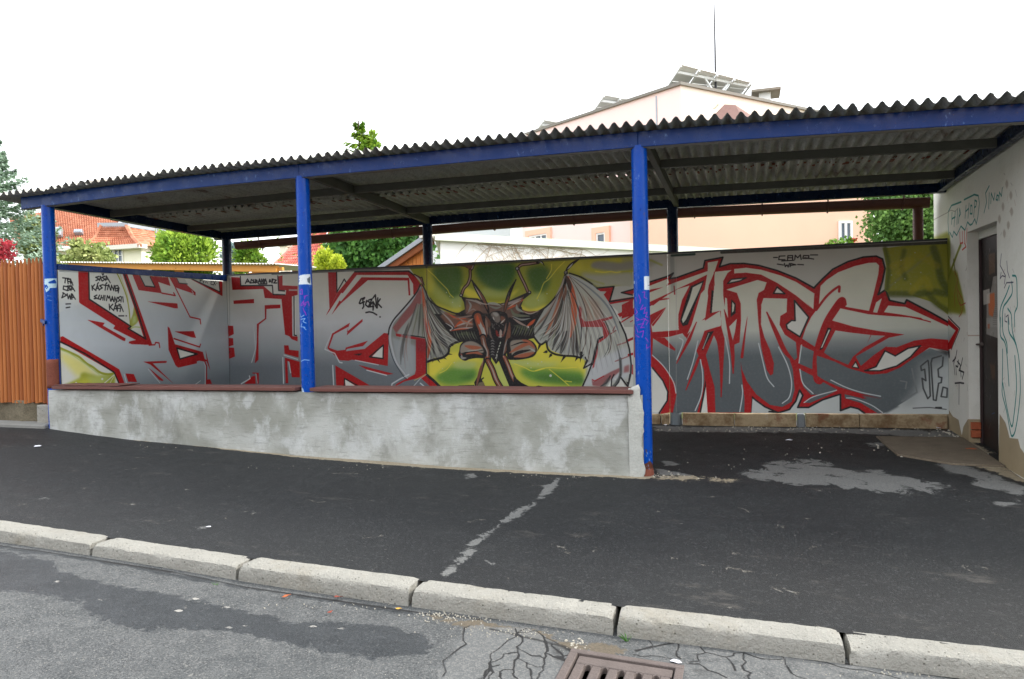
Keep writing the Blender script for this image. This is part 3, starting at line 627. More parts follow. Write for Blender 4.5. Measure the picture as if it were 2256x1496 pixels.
bT1 O 0.6 32 5 -1278,1519 -1307,1415 -1362,1259 -1414,1147 -1472,1048
bT1 180,182,176 0.6 29 5 -1299,1546 -1344,1463 -1426,1340 -1500,1256 -1580,1185
bT1 br 0.6 17 5 -1270,1508 -1293,1396 -1338,1226 -1382,1104 -1432,994
bT1 K 0.6 37 5 -1232,1071 -1232,1071 -1274,974 -1312,906 -1353,846
bT1 K 0.6 48 5 -1208,1064 -1208,1064 -1234,962 -1258,889 -1285,826
bT1 190,196,200 0.6 22 5 -1182,1056 -1182,1056 -1189,949 -1198,873 -1210,805
bT1 K 0.6 45 5 -1156,1051 -1156,1051 -1145,941 -1139,862 -1136,791
bT1 K 0.6 40 5 -1132,1055 -1132,1055 -1104,948 -1085,872 -1068,804
bT1 O 1 68 5 -1184,1705 -1146,1571 -1123,1412 -1127,1227 -1142,1122 -1172,1017
bT1 K 1 31 5 -1204,1719 -1226,1627 -1269,1536
bT1 db 1 52 6 -1204,1719 -1172,1625 -1161,1532
bT1 br 0.8 31 5 -1270,1584 -1250,1499 -1231,1420
bT1 br 0.8 31 5 -1221,1624 -1217,1551 -1230,1446
bT1 br 0.8 31 5 -1248,1605 -1272,1521 -1306,1449
bT1 db 0.85 16 3 -1170,1717 -1040,1489 -990,1329 -973,1171 -990,1014 -998,935 -1055,804
bT1 db 0.85 15 3 -1170,1717 -973,1526 -830,1338 -742,1140 -705,1009 -708,879 -749,801
bT1 K 0.85 16 3 -1199,1639 -1096,1411 -1046,1225 -1043,1041 -1067,883
bT1 db 0.85 12 3 -929,1039 -939,908 -976,724
bT1 dg 0.85 13 3 -837,1037 -867,841 -937,697
bT1 dg 0.85 10 3 -729,1140 -727,905 -789,775
bT1 dg 0.85 17 3 -666,1008 -606,774 -597,566
bT1 120,130,138 0.85 21 3 -1170,1731 -932,1563 -738,1361 -638,1138 -589,955
bT1 186,194,196 0.85 26 3 -1156,1730 -905,1589 -749,1427 -623,1189
bT1 190,196,180 0.85 26 3 -1039,1567 -936,1367 -874,1169
bT1 180,186,176 0.85 21 3 -1118,1623 -1016,1383 -968,1119
bP0 R 0.72 0 3 -1060,1378 -1034,1336 -1036,1231 -1000,1189 -915,1192 -752,1224 -679,1243 -679,1217 -789,1184 -780,1121 -1044,1127 -1068,1258
bP0 R 0.8 0 3 -805,1176 -774,1175 -719,1039 -751,999 -852,933 -860,813 -893,720 -900,668 -921,647 -902,813 -856,979 -782,1004
bS0 K 1 18 0 -793,1010 -846,984 -874,886 -903,772 -925,709 -976,579 -1042,443
bS0 K 1 26 0 -874,886 -903,772 -925,699
bP0 pk 0.85 0 5 -934,532 -914,501 -712,610 -608,656 -608,615 -762,485 -846,443 -925,453
bS0 R 1 10 0 -924,521 -898,506 -791,563
bS0 pk 0.7 15 0 -628,914 -530,944 -447,994
bS0 R 1 26 0 -519,959 -442,991
bS0 R 1 26 0 -502,800 -440,817
bS0 pk 0.8 13 0 -658,729 -497,789
bS0 pk 1 12 0 -677,1075 -653,1126
bS0 pk 1 12 0 -709,1039 -641,1079
bP0 R 1 0 0 -468,691 -443,691 -440,558 -475,589
bP0 pk 0.8 0 10 -556,671 -499,692 -500,609 -567,599
bS0 K 0.3 21 0 -1036,1705 -930,1635 -839,1560
bS1 K 1 16 0 -1169,1750 -1036,1699 -904,1612
bT1 80,92,100 1 15 0 -904,1612 -775,1480 -686,1347 -598,1176
bS0 K 1 18 0 -598,1176 -536,1032 -494,863 -478,695 -486,579 -521,443 -597,546
bS0 K 1 13 0 -675,579 -702,527 -711,429
bS0 K 1 15 0 -599,579 -624,494 -678,429
bP0 K 1 0 0 -558,553 -514,440 -480,589 -501,584 -518,491 -538,501
bS0 K 0.7 16 0 -718,563 -762,485 -831,443
bS0 dg 0.6 41 10 -740,522 -794,454
bS1 dg 0.8 31 8 -600,759 -599,589 -647,486 -690,439
bS0 W 1 15 3 -664,527 -663,527
bS1 K 1 22 0 -1612,1024 -1537,935 -1481,955 -1460,968 -1442,874 -1367,820 -1258,799 -1136,791 -1055,771
bA0 K 1 32 0 -1538,929 -1574,849
bA0 K 1 32 0 -1463,847 -1505,834
bA0 K 1 32 0 -1409,807 -1437,774
bA0 K 1 32 0 -1245,792 -1294,719
bA0 K 1 31 0 -1096,778 -1124,731
bA0 K 1 31 0 -1047,830 -1063,718
bA0 K 1 31 0 -1055,777 -1014,816
bA0 K 1 31 0 -982,737 -1031,645
bS0 K 1 16 0 -1002,777 -982,737 -1024,652 -909,717
bS1 K 1 19 0 -1210,1759 -1253,1641 -1310,1524 -1409,1408 -1521,1331 -1648,1301 -1745,1337 -1759,1371
bT1 170,160,150 1 21 3 -1224,1720 -1268,1602 -1339,1485
bT1 K 1 36 0 -1217,1759 -1182,1810 -1126,1860 -1045,1909
bT1 200,200,196 1 16 0 -1189,1797 -1154,1829 -1126,1860
bS0 K 1 47 0 -1210,1756 -1207,1756
bS0 170,168,160 1 26 0 -1210,1759 -1208,1759
bS0 K 1 14 0 -1207,1756 -1206,1756
bT1 90,70,60 0.6 12 2 -1229,1496 -1375,1216 -1603,1068
bT1 214,216,208 0.6 13 2 -1226,1571 -1361,1254 -1577,1068
bT1 214,216,208 0.6 11 2 -1229,1363 -1358,1141 -1569,1051
bT1 90,70,60 0.6 9 2 -1225,1439 -1342,1169 -1540,1032
bT1 214,216,208 0.6 12 2 -1223,1463 -1335,1170 -1528,1009
bT1 214,216,208 0.6 12 2 -1223,1413 -1326,1149 -1510,1018
bT1 90,70,60 0.6 11 2 -1222,1391 -1321,1132 -1502,1006
bT1 214,216,208 0.6 13 2 -1219,1423 -1307,1131 -1476,971
bT1 214,216,208 0.6 13 2 -1216,1480 -1301,1154 -1467,960
bT1 90,70,60 0.6 10 2 -1213,1545 -1286,1190 -1439,966
bT1 214,216,208 0.6 10 2 -1214,1441 -1278,1127 -1421,945
bT1 214,216,208 0.6 11 2 -1211,1499 -1273,1150 -1415,934
bT1 90,70,60 0.6 13 2 -1211,1429 -1264,1102 -1397,907
bT1 214,216,208 0.6 9 2 -1209,1431 -1252,1096 -1375,893
bT1 214,216,208 0.6 11 2 -1209,1382 -1244,1065 -1358,881
bT1 90,70,60 0.6 11 2 -1207,1397 -1236,1077 -1345,888
bT1 214,216,208 0.6 14 2 -1205,1393 -1232,1070 -1338,880
bT1 214,216,208 0.6 9 2 -1201,1486 -1224,1101 -1326,848
bT1 90,70,60 0.6 9 2 -1202,1389 -1214,1046 -1305,836
bT1 214,216,208 0.6 10 2 -1199,1421 -1201,1066 -1281,843
bT1 214,216,208 0.6 14 2 -1197,1466 -1189,1070 -1260,806
bT1 90,70,60 0.6 9 2 -1196,1446 -1186,1068 -1255,822
bT1 214,216,208 0.6 9 2 -1194,1444 -1178,1062 -1242,813
bT1 214,216,208 0.6 13 2 -1191,1507 -1171,1087 -1229,801
bT1 90,70,60 0.6 11 2 -1190,1475 -1153,1078 -1193,813
bT1 214,216,208 0.6 12 2 -1189,1455 -1147,1064 -1183,808
bT1 214,216,208 0.6 12 2 -1187,1482 -1134,1079 -1160,810
bT1 90,70,60 0.6 11 2 -1187,1366 -1134,1024 -1158,815
bT1 214,216,208 0.6 11 2 -1183,1485 -1120,1087 -1135,823
bT1 214,216,208 0.6 9 2 -1183,1439 -1117,1056 -1130,807
bT1 90,70,60 0.6 10 2 -1181,1429 -1102,1053 -1101,810
bT1 214,216,208 0.6 9 2 -1177,1568 -1091,1118 -1083,803
bT1 214,216,208 0.6 11 2 -1176,1519 -1083,1091 -1067,797
bT1 90,70,60 0.6 10 2 -1175,1495 -1075,1087 -1053,814
bT1 80,62,54 0.55 10 2 -3008,1504 -3010,1065 -2930,794
bT1 204,206,198 0.55 12 2 -3008,1458 -2996,1052 -2902,814
bT1 204,206,198 0.55 10 2 -3008,1419 -2990,1035 -2890,819
bT1 80,62,54 0.55 9 2 -3006,1436 -2980,1046 -2872,824
bT1 204,206,198 0.55 11 2 -3006,1414 -2968,1040 -2850,835
bT1 204,206,198 0.55 12 2 -3002,1497 -2951,1088 -2819,847
bT1 80,62,54 0.55 9 2 -3001,1516 -2940,1099 -2799,850
bT1 204,206,198 0.55 13 2 -3002,1418 -2934,1056 -2785,864
bT1 204,206,198 0.55 12 2 -3001,1418 -2926,1060 -2771,871
bT1 80,62,54 0.55 10 2 -2996,1532 -2908,1121 -2739,878
bT1 204,206,198 0.55 11 2 -2996,1496 -2898,1107 -2719,889
bT1 204,206,198 0.55 9 2 -2998,1399 -2892,1062 -2706,895
bT1 80,62,54 0.55 14 2 -2996,1405 -2885,1065 -2694,893
bT1 204,206,198 0.55 10 2 -2995,1397 -2870,1065 -2666,901
bT1 204,206,198 0.55 11 2 -2993,1442 -2856,1092 -2640,912
bT1 80,62,54 0.55 9 2 -2989,1515 -2848,1138 -2628,931
bT1 204,206,198 0.55 9 2 -2991,1417 -2836,1094 -2602,940
bT1 204,206,198 0.55 13 2 -2990,1398 -2823,1085 -2577,941
bT1 80,62,54 0.55 12 2 -2985,1552 -2810,1167 -2557,952
bT1 204,206,198 0.55 11 2 -2987,1442 -2807,1119 -2550,966
bT1 204,206,198 0.55 10 2 -2985,1450 -2794,1121 -2526,962
bT1 80,62,54 0.55 13 2 -2983,1473 -2785,1138 -2509,972
bT1 204,206,198 0.55 13 2 -2982,1463 -2773,1144 -2487,994
bT1 204,206,198 0.55 13 2 -2983,1398 -2765,1110 -2471,991
bT1 80,62,54 0.55 13 2 -2980,1447 -2747,1146 -2439,1015
bT1 204,206,198 0.55 11 2 -2977,1508 -2743,1178 -2433,1018
bT1 120,126,130 0.5 10 3 -1147,1532 -1063,1035 -980,539
bT1 222,226,226 0.5 10 3 -1131,1526 -1035,1040 -950,555
bT1 120,126,130 0.5 10 3 -1115,1520 -1007,1044 -920,571
bT1 222,226,226 0.5 10 3 -1099,1514 -979,1049 -891,587
bT1 120,126,130 0.5 10 3 -1083,1508 -950,1054 -861,603
bT1 222,226,226 0.5 10 3 -1067,1503 -922,1059 -832,618
bT1 120,126,130 0.5 10 3 -1051,1497 -894,1063 -802,634
bT1 222,226,226 0.5 10 3 -1035,1491 -866,1068 -773,650
bT1 120,126,130 0.5 10 3 -1019,1485 -838,1073 -744,665
bT1 222,226,226 0.5 10 3 -1003,1479 -811,1077 -715,681
bT1 120,126,130 0.5 10 3 -987,1474 -783,1082 -686,696
bT1 222,226,226 0.5 10 3 -971,1468 -755,1087 -656,712
bT1 120,126,130 0.5 10 3 -955,1462 -727,1092 -627,727
bT1 222,226,226 0.5 10 3 -939,1456 -700,1096 -599,743
bT1 120,126,130 0.5 10 3 -923,1451 -672,1101 -570,758
bT1 222,226,226 0.5 10 3 -908,1445 -645,1106 -541,773
bP0 K 1 0 0 -2633,1910 -2321,1916 -2345,1856 -2367,1829 -2418,1859 -2455,1881
bP0 br 1 0 3 -2528,1901 -2336,1903 -2354,1870 -2389,1840 -2440,1881
bS0 170,150,140 1 14 0 -2348,1890 -2359,1863 -2382,1839
bS1 K 1 41 0 -2389,1837 -2391,1754 -2423,1673 -2476,1620 -2508,1545
bS1 br 1 25 3 -2389,1837 -2391,1754 -2423,1673 -2476,1620 -2508,1545
bT1 172,160,152 1 11 2 -2389,1837 -2391,1754 -2423,1673 -2476,1620 -2508,1545
bS0 K 1 44 0 -2515,1538 -2512,1538
bS0 180,176,170 1 22 0 -2515,1541 -2514,1541
bS1 K 1 40 0 -1790,1824 -1757,1742 -1710,1646 -1670,1550
bS1 br 1 25 3 -1790,1824 -1757,1742 -1710,1646 -1670,1550
bT1 172,160,152 1 11 2 -1790,1824 -1757,1742 -1710,1646 -1670,1550
bS1 K 1 37 0 -1790,1831 -1747,1869 -1648,1878 -1536,1890
bS1 br 1 23 3 -1790,1831 -1747,1869 -1648,1878 -1536,1890
bT1 172,160,152 1 10 2 -1790,1831 -1747,1869 -1648,1878 -1536,1890
bS0 K 1 46 0 -1797,1831 -1794,1831
bS0 170,168,164 1 27 0 -1797,1831 -1796,1831
bA1 K 1 29 0 -1550,1894 -1495,1894 -1461,1843
bT1 190,190,190 1 11 0 -1536,1896 -1508,1894 -1481,1870
bS0 K 1 43 0 -1653,1543 -1650,1543
bS0 180,176,170 1 21 0 -1653,1545 -1652,1545
bP0 K 1 0 0 -2516,1524 -2420,1507 -2302,1496 -2216,1446 -2014,1426 -1942,1437 -1827,1488 -1684,1544 -1628,1535 -1728,1464 -1758,1391 -1760,1324 -1606,1293 -1451,1382 -1610,1132 -1598,1010 -1697,992 -1881,1008 -1972,784 -1852,430 -1923,430 -2052,744 -2089,703 -2145,786 -2219,759 -2231,842 -2374,981 -2553,977 -2670,1069 -2875,1326 -2604,1305 -2468,1370 -2480,1454
bP0 116,88,74 0.9 0 11 -2464,1502 -2303,1476 -2187,1431 -2014,1412 -1928,1423 -1728,1485 -1787,1365 -1760,1310 -1875,1245 -2190,1308 -2454,1342
bP0 140,96,76 0.85 0 11 -2723,1350 -2544,1289 -2367,1257 -2370,1147 -2548,1137 -2727,1210 -2800,1296
bP0 136,96,78 0.9 0 16 -2452,1425 -2304,1435 -2248,1337 -2367,1285 -2469,1315
bT1 170,166,158 0.95 22 3 -2450,1487 -2333,1463 -2260,1420
bT1 150,154,150 0.95 27 3 -2421,1466 -2393,1410 -2424,1342
bT1 O 0.95 22 3 -2693,1321 -2575,1262 -2456,1259
bT1 170,165,160 0.95 22 3 -2783,1351 -2666,1237 -2608,1152
bT1 140,120,110 0.95 22 3 -2620,1263 -2455,1280 -2351,1298
bT1 190,190,186 0.95 17 3 -2727,1210 -2638,1152 -2669,1118
bT1 O 0.95 38 3 -2608,1152 -2516,1219 -2391,1203
bT1 190,185,180 0.95 22 3 -2623,1131 -2504,1138 -2377,1147
bT1 180,180,174 0.95 22 3 -2577,1172 -2457,1204 -2384,1186
bT1 O 0.95 16 3 -2669,1111 -2549,1130 -2429,1134
bT1 150,130,120 0.95 16 3 -2454,1315 -2364,1368 -2321,1339
bT1 170,172,160 0.95 32 3 -2187,1431 -2100,1428 -2014,1405
bT1 130,134,124 0.95 27 3 -2159,1403 -2073,1373 -2000,1391
bT1 168,156,150 0.95 32 3 -2000,1412 -1870,1435 -1742,1485
bT1 O 0.95 32 3 -1929,1355 -1828,1407 -1728,1464
bT1 br 0.95 27 3 -1885,1408 -1800,1419 -1727,1498
bT1 150,160,150 0.95 32 3 -1814,1406 -1801,1352 -1704,1309
bT1 110,118,96 0.95 37 3 -1887,1354 -1831,1285 -1662,1267
bT1 150,156,150 0.95 21 3 -1874,1273 -1762,1229 -1649,1240
bT1 br 0.95 32 3 -1745,1337 -1676,1308 -1549,1318
bT1 180,170,160 0.95 13 3 -1731,1323 -1648,1294 -1535,1331
bT1 170,150,140 0.95 27 3 -1861,1245 -1777,1189 -1693,1147
bT1 O 0.95 37 3 -1693,1147 -1636,1186 -1593,1225
bT1 60,68,52 0.95 48 3 -1848,1163 -1750,1134 -1652,1105
bT1 60,70,48 0.95 44 3 -2402,1065 -2461,1079 -2550,1067
bS0 214,212,206 1 27 0 -1682,1140 -1679,1140
bS0 200,198,190 1 19 0 -2666,1122 -2664,1122
bT1 84,88,76 0.8 17 3 -2624,1110 -2607,1061 -2576,1005
bT1 90,96,90 0.8 16 3 -1834,1156 -1861,1096 -1888,1042
bT1 120,126,100 0.8 17 3 -2591,1110 -2574,1061 -2543,1004
bT1 110,118,84 0.8 16 3 -1803,1156 -1830,1095 -1857,1042
bT1 84,88,76 0.8 16 3 -2558,1109 -2541,1060 -2510,1004
bT1 90,96,90 0.8 16 3 -1772,1155 -1799,1095 -1826,1041
bT1 120,126,100 0.8 16 3 -2525,1108 -2509,1059 -2477,1003
bT1 110,118,84 0.8 16 3 -1741,1154 -1768,1094 -1795,1040
bT1 84,88,76 0.8 16 3 -2492,1108 -2476,1059 -2445,1003
bT1 90,96,90 0.8 16 3 -1710,1154 -1737,1094 -1764,1040
bT1 120,126,100 0.8 16 3 -2460,1107 -2443,1058 -2412,1002
bT1 110,118,84 0.8 16 3 -1679,1153 -1706,1093 -1732,1039
bT1 84,88,76 0.8 16 3 -2427,1107 -2411,1058 -2380,1002
bT1 90,96,90 0.8 16 3 -1648,1152 -1675,1092 -1701,1039
bT1 120,126,100 0.8 16 3 -2395,1106 -2378,1057 -2347,1002
bT1 110,118,84 0.8 16 3 -1617,1152 -1644,1092 -1671,1038
bT1 84,88,76 0.8 16 3 -2362,1105 -2346,1057 -2315,1001
bT1 90,96,90 0.8 16 3 -1587,1151 -1613,1091 -1640,1038
bT1 K 1 60 0 -2370,1715 -2314,1614 -2244,1501 -2188,1390 -2161,1293
bT1 br 1 33 2 -2300,1599 -2229,1487 -2182,1362
bT1 190,184,178 1 13 0 -2335,1642 -2286,1558 -2244,1474
bT1 K 1 48 0 -1814,1701 -1881,1584 -1919,1491 -1950,1397 -1974,1302
bT1 br 1 27 2 -1904,1504 -1942,1424 -1966,1329
bT1 180,178,168 1 11 0 -1903,1558 -1923,1491
bP1 K 1 0 0 -2154,1307 -2073,1339 -2002,1330 -1931,1288 -1935,1138 -1980,1030 -2038,1004 -2095,1059 -2143,1170
bP1 120,112,104 1 0 5 -2139,1307 -2088,1328 -2038,1304 -2018,1235 -2055,1195 -2119,1238
bP1 160,158,150 1 0 5 -2117,1317 -2067,1321 -2039,1290 -2075,1271
bP1 br 1 0 5 -2017,1276 -1967,1261 -1961,1220 -2005,1194
bT1 K 1 22 0 -2126,1279 -2112,1237 -2098,1210
bT1 200,196,188 1 14 0 -2116,1272 -2107,1251 -2096,1230
bT1 190,186,178 1 16 0 -1961,1241 -1997,1207 -2020,1188
bT0 176,170,160 1 16 0 -2128,1197 -2122,1142
bT0 176,170,160 1 16 0 -2099,1182 -2107,1155
bT0 176,170,160 1 16 0 -2077,1189 -2063,1179
bT0 176,170,160 1 16 0 -2005,1180 -1977,1166
bT0 176,170,160 1 16 0 -1963,1152 -1961,1105
bT0 176,170,160 1 16 0 -2042,1168 -2035,1154
bT0 176,170,160 1 16 0 -2107,1142 -2093,1121
bT1 130,36,30 1 38 3 -2076,1107 -2059,1059 -2045,1038
bT1 176,160,150 1 38 3 -2021,1113 -2019,1072 -2024,1024
bT1 110,52,44 1 27 3 -1979,1098 -1987,1057 -2009,1030
bS0 K 1 12 0 -2051,1072 -2044,1072
bS0 K 1 12 0 -2001,1074 -1996,1074
bS0 200,196,190 1 9 0 -2045,1028 -2009,1028
bT0 190,190,186 1 27 2 -1960,1145 -1964,1105
bS1 K 1 147 0 -2308,1276 -2288,1200 -2253,1117 -2241,1034
bS1 150,80,52 1 91 3 -2308,1276 -2288,1200 -2253,1117 -2241,1034
bT1 176,176,170 1 41 2 -2308,1276 -2288,1200 -2253,1117 -2241,1034
bT1 O 1 44 4 -2315,1290 -2302,1228 -2288,1187
bT1 186,190,188 1 27 3 -2235,1144 -2223,1061 -2219,1020
bT1 br 0.8 43 5 -2205,1281 -2164,1198 -2165,1143
bS1 K 1 98 0 -2248,1021 -2229,924 -2202,855 -2196,772
bS1 br 1 61 3 -2248,1021 -2229,924 -2202,855 -2196,772
bT1 172,160,152 1 27 2 -2248,1021 -2229,924 -2202,855 -2196,772
bS0 200,198,194 1 22 2 -2204,745 -2183,742
bS0 O 1 19 0 -2196,786 -2195,779
bS1 K 1 76 0 -2190,745 -2134,635 -2094,525 -2038,429
bS1 140,76,50 1 47 3 -2190,745 -2134,635 -2094,525 -2038,429
bT1 172,160,152 1 21 2 -2190,745 -2134,635 -2094,525 -2038,429
bT1 K 1 92 0 -1896,1246 -1922,1083 -1954,948 -1986,812
bT1 br 1 54 3 -1905,1192 -1922,1056 -1954,921 -1978,839
bT1 150,150,146 1 16 0 -1938,1002 -1969,921 -1997,812
bP0 K 1 0 0 -2051,785 -1943,784 -1877,566 -1779,485 -1752,430 -1923,430
bS1 K 1 65 0 -1979,784 -1932,675 -1891,566 -1823,444
bS1 150,80,50 1 40 3 -1979,784 -1932,675 -1891,566 -1823,444
bT1 172,160,152 1 18 2 -1979,784 -1932,675 -1891,566 -1823,444
bS0 196,150,130 1 16 2 -1993,798 -1990,791
bP0 K 1 0 0 -1877,559 -1779,485 -1668,431 -1866,430
bP0 K 1 0 0 -2247,773 -2211,759 -2251,649 -2283,539 -2227,428 -2359,428 -2372,483 -2296,608
bT1 br 1 38 3 -2248,745 -2296,608 -2344,442
bT1 180,170,160 1 16 0 -2248,759 -2271,690
bP0 120,110,84 1 0 5 -2313,483 -2254,497 -2234,428 -2344,428
bS0 K 1 16 0 -2291,511 -2253,539
bP0 K 1 0 0 -2657,426 -2566,448 -2373,455 -2359,421
bP0 K 1 0 0 -1626,431 -1569,451 -1472,432
bP0 K 1 0 0 -2169,978 -2096,1005 -2039,976 -2051,785 -2089,710 -2116,786 -2173,813
bT1 110,110,108 1 18 3 -2148,978 -2126,989 -2100,974
bS0 190,194,180 1 13 1 -2025,965 -2031,949
bT1 110,110,108 1 18 3 -2148,945 -2126,956 -2101,942
bS0 190,194,180 1 13 1 -2037,930 -2044,914
bT1 110,110,108 1 18 3 -2149,912 -2127,923 -2101,909
bS0 190,194,180 1 13 1 -2050,894 -2056,878
bT1 110,110,108 1 18 3 -2150,879 -2128,890 -2102,876
bS0 190,194,180 1 10 1 -2062,859 -2068,843
bT1 110,110,108 1 18 3 -2151,846 -2129,857 -2103,843
bS0 190,194,180 1 10 1 -2075,824 -2081,807
bT1 110,110,108 1 18 3 -2152,813 -2130,824 -2104,810
bS0 190,194,180 1 10 1 -2087,788 -2093,772
bA0 170,170,160 1 16 0 -2072,813 -2086,731
bT1 186,170,158 0.9 22 3 -2367,1257 -2427,1217 -2459,1149
bT1 150,120,104 0.9 33 3 -2206,1253 -2194,1171 -2182,1061
bT1 120,100,90 0.9 27 3 -2158,1143 -2153,1060 -2125,1005
bT1 140,110,96 0.9 22 3 -1948,1193 -1964,1111 -1980,1057
bT1 190,180,170 0.9 16 3 -2332,1477 -2245,1433 -2158,1417
bT1 196,186,176 0.9 16 3 -1914,1382 -1842,1421 -1756,1459
bT1 170,140,124 0.9 27 3 -2545,1262 -2457,1204 -2369,1188
bP1 K 1 0 0 -2555,873 -2539,942 -2478,990 -2403,998 -2315,980 -2244,924 -2202,841 -2233,780 -2321,780 -2424,767 -2484,747 -2543,775 -2569,817
bP1 150,142,130 1 0 7 -2531,928 -2463,976 -2374,981 -2273,925 -2246,842 -2378,857 -2496,844 -2541,845
bT1 176,100,70 1 49 7 -2479,927 -2376,905 -2273,904
bT1 176,100,70 1 38 7 -2467,830 -2363,850 -2261,821
bT1 K 1 22 2 -2512,830 -2437,857 -2245,872
bT1 180,182,172 1 16 2 -2481,858 -2377,871 -2274,876
bT1 150,150,146 1 33 4 -2527,817 -2520,782 -2468,781
bT0 O 1 22 3 -2538,831 -2519,817
bP1 K 1 0 0 -1938,995 -1809,1020 -1697,998 -1614,957 -1574,875 -1617,795 -1745,762 -1873,754 -1943,784
bP1 152,144,130 1 0 6 -1896,974 -1767,993 -1669,971 -1601,903 -1616,836 -1772,796 -1871,797 -1898,865
bT1 176,100,70 1 43 6 -1913,838 -1812,892 -1684,944 -1615,916
bT1 176,100,70 1 43 6 -1753,988 -1670,957 -1601,889
bT1 K 1 38 3 -1900,784 -1814,837 -1658,870
bT1 176,100,70 1 48 6 -1857,790 -1715,809 -1616,836
bT1 176,180,176 1 21 4 -1671,890 -1616,862 -1602,849
bT1 K 1 16 3 -1897,920 -1768,959 -1684,955
bP0 Wc 1 0 0 -432,1931 -356,1952 2766,1948 2750,126 -468,67 -462,370
bP0 196,204,204 0.8 0 41 -453,810 2754,600 2750,126 -468,67
bP0 150,152,134 0.5 0 15 -560,1913 -241,1870 -147,1824 -229,1786 -564,1718
bS0 ol 0.6 20 13 -563,1739 -423,1746 -242,1856 -120,1795
bP0 Wc 1 0 0 -876,1539 -517,1577 -414,1553 -422,1114 -547,1117 -621,1298
bP0 R 1 0 0 -855,1564 -656,1577 -712,1419 -416,1456 -416,1420 -702,1378 -773,1489 -741,1524 -814,1529
bS0 K 1 17 0 -850,1566 -655,1577 -709,1406 -416,1446
bP0 R 1 0 0 -570,1505 -414,1543 -415,1466
bS0 K 1 15 0 -414,1543 -573,1505 -416,1464
bP0 R 1 0 0 -621,1265 -418,1346 -418,1313 -596,1228
bP0 R 1 0 0 -582,1176 -419,1278 -420,1255 -582,1164
bS0 R 1 8 0 -479,1172 -420,1206
bP0 R 1 0 0 -427,1545 -246,1614 -55,1668 4,1700 -35,1640 39,1648 327,1741 345,1821 533,1848 496,1746 607,1775 747,1772 899,1744 1085,1680 1268,1594 1443,1483 1443,1486 1527,1576 1626,1671 1771,1743 1915,1782 2034,1786 2092,1754 2114,1656 2089,1527 2059,1425 2047,1393 2118,1442 2152,1331 2290,1294 2308,1332 2524,1198 2769,1034 2683,810 2577,834 2424,864 2348,753 2232,657 2115,599 2065,325 2075,181 1897,179 1850,224 1778,243 1681,202 1683,374 1511,313 1373,231 1267,230 1319,358 1288,412 1249,297 1185,208 1083,173 1006,179 1051,181 939,233 852,299 808,338 793,164 359,157 340,552 267,156 -164,149 -86,289 -78,386 -130,511 -243,656 -442,776 -433,1252 -573,1213 -570,1367 -429,1433
bS0 K 1 17 0 -427,1545 -246,1614 -55,1668 4,1700 -35,1640 39,1648 327,1741 345,1821 533,1848 496,1746 607,1775 747,1772 899,1744 1085,1680 1268,1594 1443,1483 1443,1486 1527,1576 1626,1671 1771,1743 1915,1782 2034,1786 2092,1754 2114,1656 2089,1527 2059,1425 2047,1393 2118,1442 2152,1331 2290,1294 2308,1332 2524,1198 2769,1034 2683,810
bS0 K 1 17 0 1909,179 1850,224 1778,243 1681,202 1683,374 1511,313 1373,231 1267,230 1319,358 1288,412 1249,297 1185,208 1083,173 981,182 1051,181 939,233 852,299 808,338 793,164
bP0 gR 1 0 0 1455,780 1759,665 1973,586 2115,599 2243,657 2360,753 2509,841 2666,782 2681,566 2402,386 2228,268 2087,182 1875,317 1635,447 1464,540
bP0 150,156,156 0.75 0 41 2405,708 2683,795 2678,261 2343,257 2228,268 2368,450
bP0 190,196,196 0.8 0 41 2496,617 2682,706 2678,191 2435,187 2343,257
bP0 K 0.9 0 14 2566,834 2683,807 2666,769
bP0 R 1 0 0 1456,847 1759,685 1926,616 2091,625 2232,689 2349,785 2424,861 2509,850 2360,740 2243,650 2115,590 1973,577 1758,646 1449,813
bP0 R 1 0 0 1267,694 1440,580 1526,520 1671,447 1875,382 2071,332 2065,321 1875,330 1671,381 1427,526
bP0 gR 1 0 0 1301,889 1449,813 1426,627 1282,694
bP0 gR 1 0 0 1281,640 1427,560 1476,484 1513,502 1653,421 1536,367 1400,363 1326,446
bP0 gR 1 0 0 1324,282 1425,346 1647,410 1560,360 1386,278
bP0 gR 1 0 0 1721,375 1875,336 1993,265 2087,182 2028,181 1874,284 1725,331
bP0 gR 1 0 9 1875,369 2112,332 2228,255 2110,182 1993,265
bP0 gR 1 0 0 -442,1489 -247,1573 -55,1641 -42,1599 -81,1553 -248,1527 -443,1447
bP0 gR 1 0 0 -443,1420 -248,1499 25,1597 372,1707 385,1677 199,1590 51,1527 -44,1482 -250,1393 -445,1322
bP0 gR 1 0 0 -447,1252 -251,1344 -45,1469 51,1524 178,1557 95,1402 52,1239 50,1130 56,1072 -38,1063 -236,1052 -248,1136 -81,1325 -253,1247 -449,1140
bP0 R 1 0 0 -241,1136 -77,1325 -158,1203 -228,1115
bS0 R 1 15 0 -224,1357 -154,1410 -52,1421
bS0 R 1 12 0 11,1556 16,1467
bP0 gR 1 0 0 -230,986 -53,1001 109,1039 141,963 244,1153 324,1178 495,1268 506,1120 453,1101 322,1056 239,839 258,791 315,634 319,498 290,361 234,155 -28,151 17,359 -1,490 -107,656 -241,796
bP0 R 1 0 0 -237,990 -101,988 12,862 5,842 -122,912
bP0 R 1 0 0 -236,1052 56,1069 109,1039 -53,997 -237,986
bP0 W 1 0 0 -243,656 -130,511 -80,386 -90,289 -163,156 -253,155
bS0 K 1 16 0 -243,656 -130,511 -78,386 -86,289 -177,149
bP0 W 1 0 0 342,552 353,164 270,163
bS0 K 1 16 0 343,579 357,157
bS0 K 1 16 0 345,552 267,156
bP0 K 1 0 0 191,1549 334,1609 303,1525 151,1127 97,1112 69,1170 86,1238 142,1415
bP0 gR 1 0 0 211,1535 315,1585 283,1505 132,1183 100,1145 88,1184 176,1414
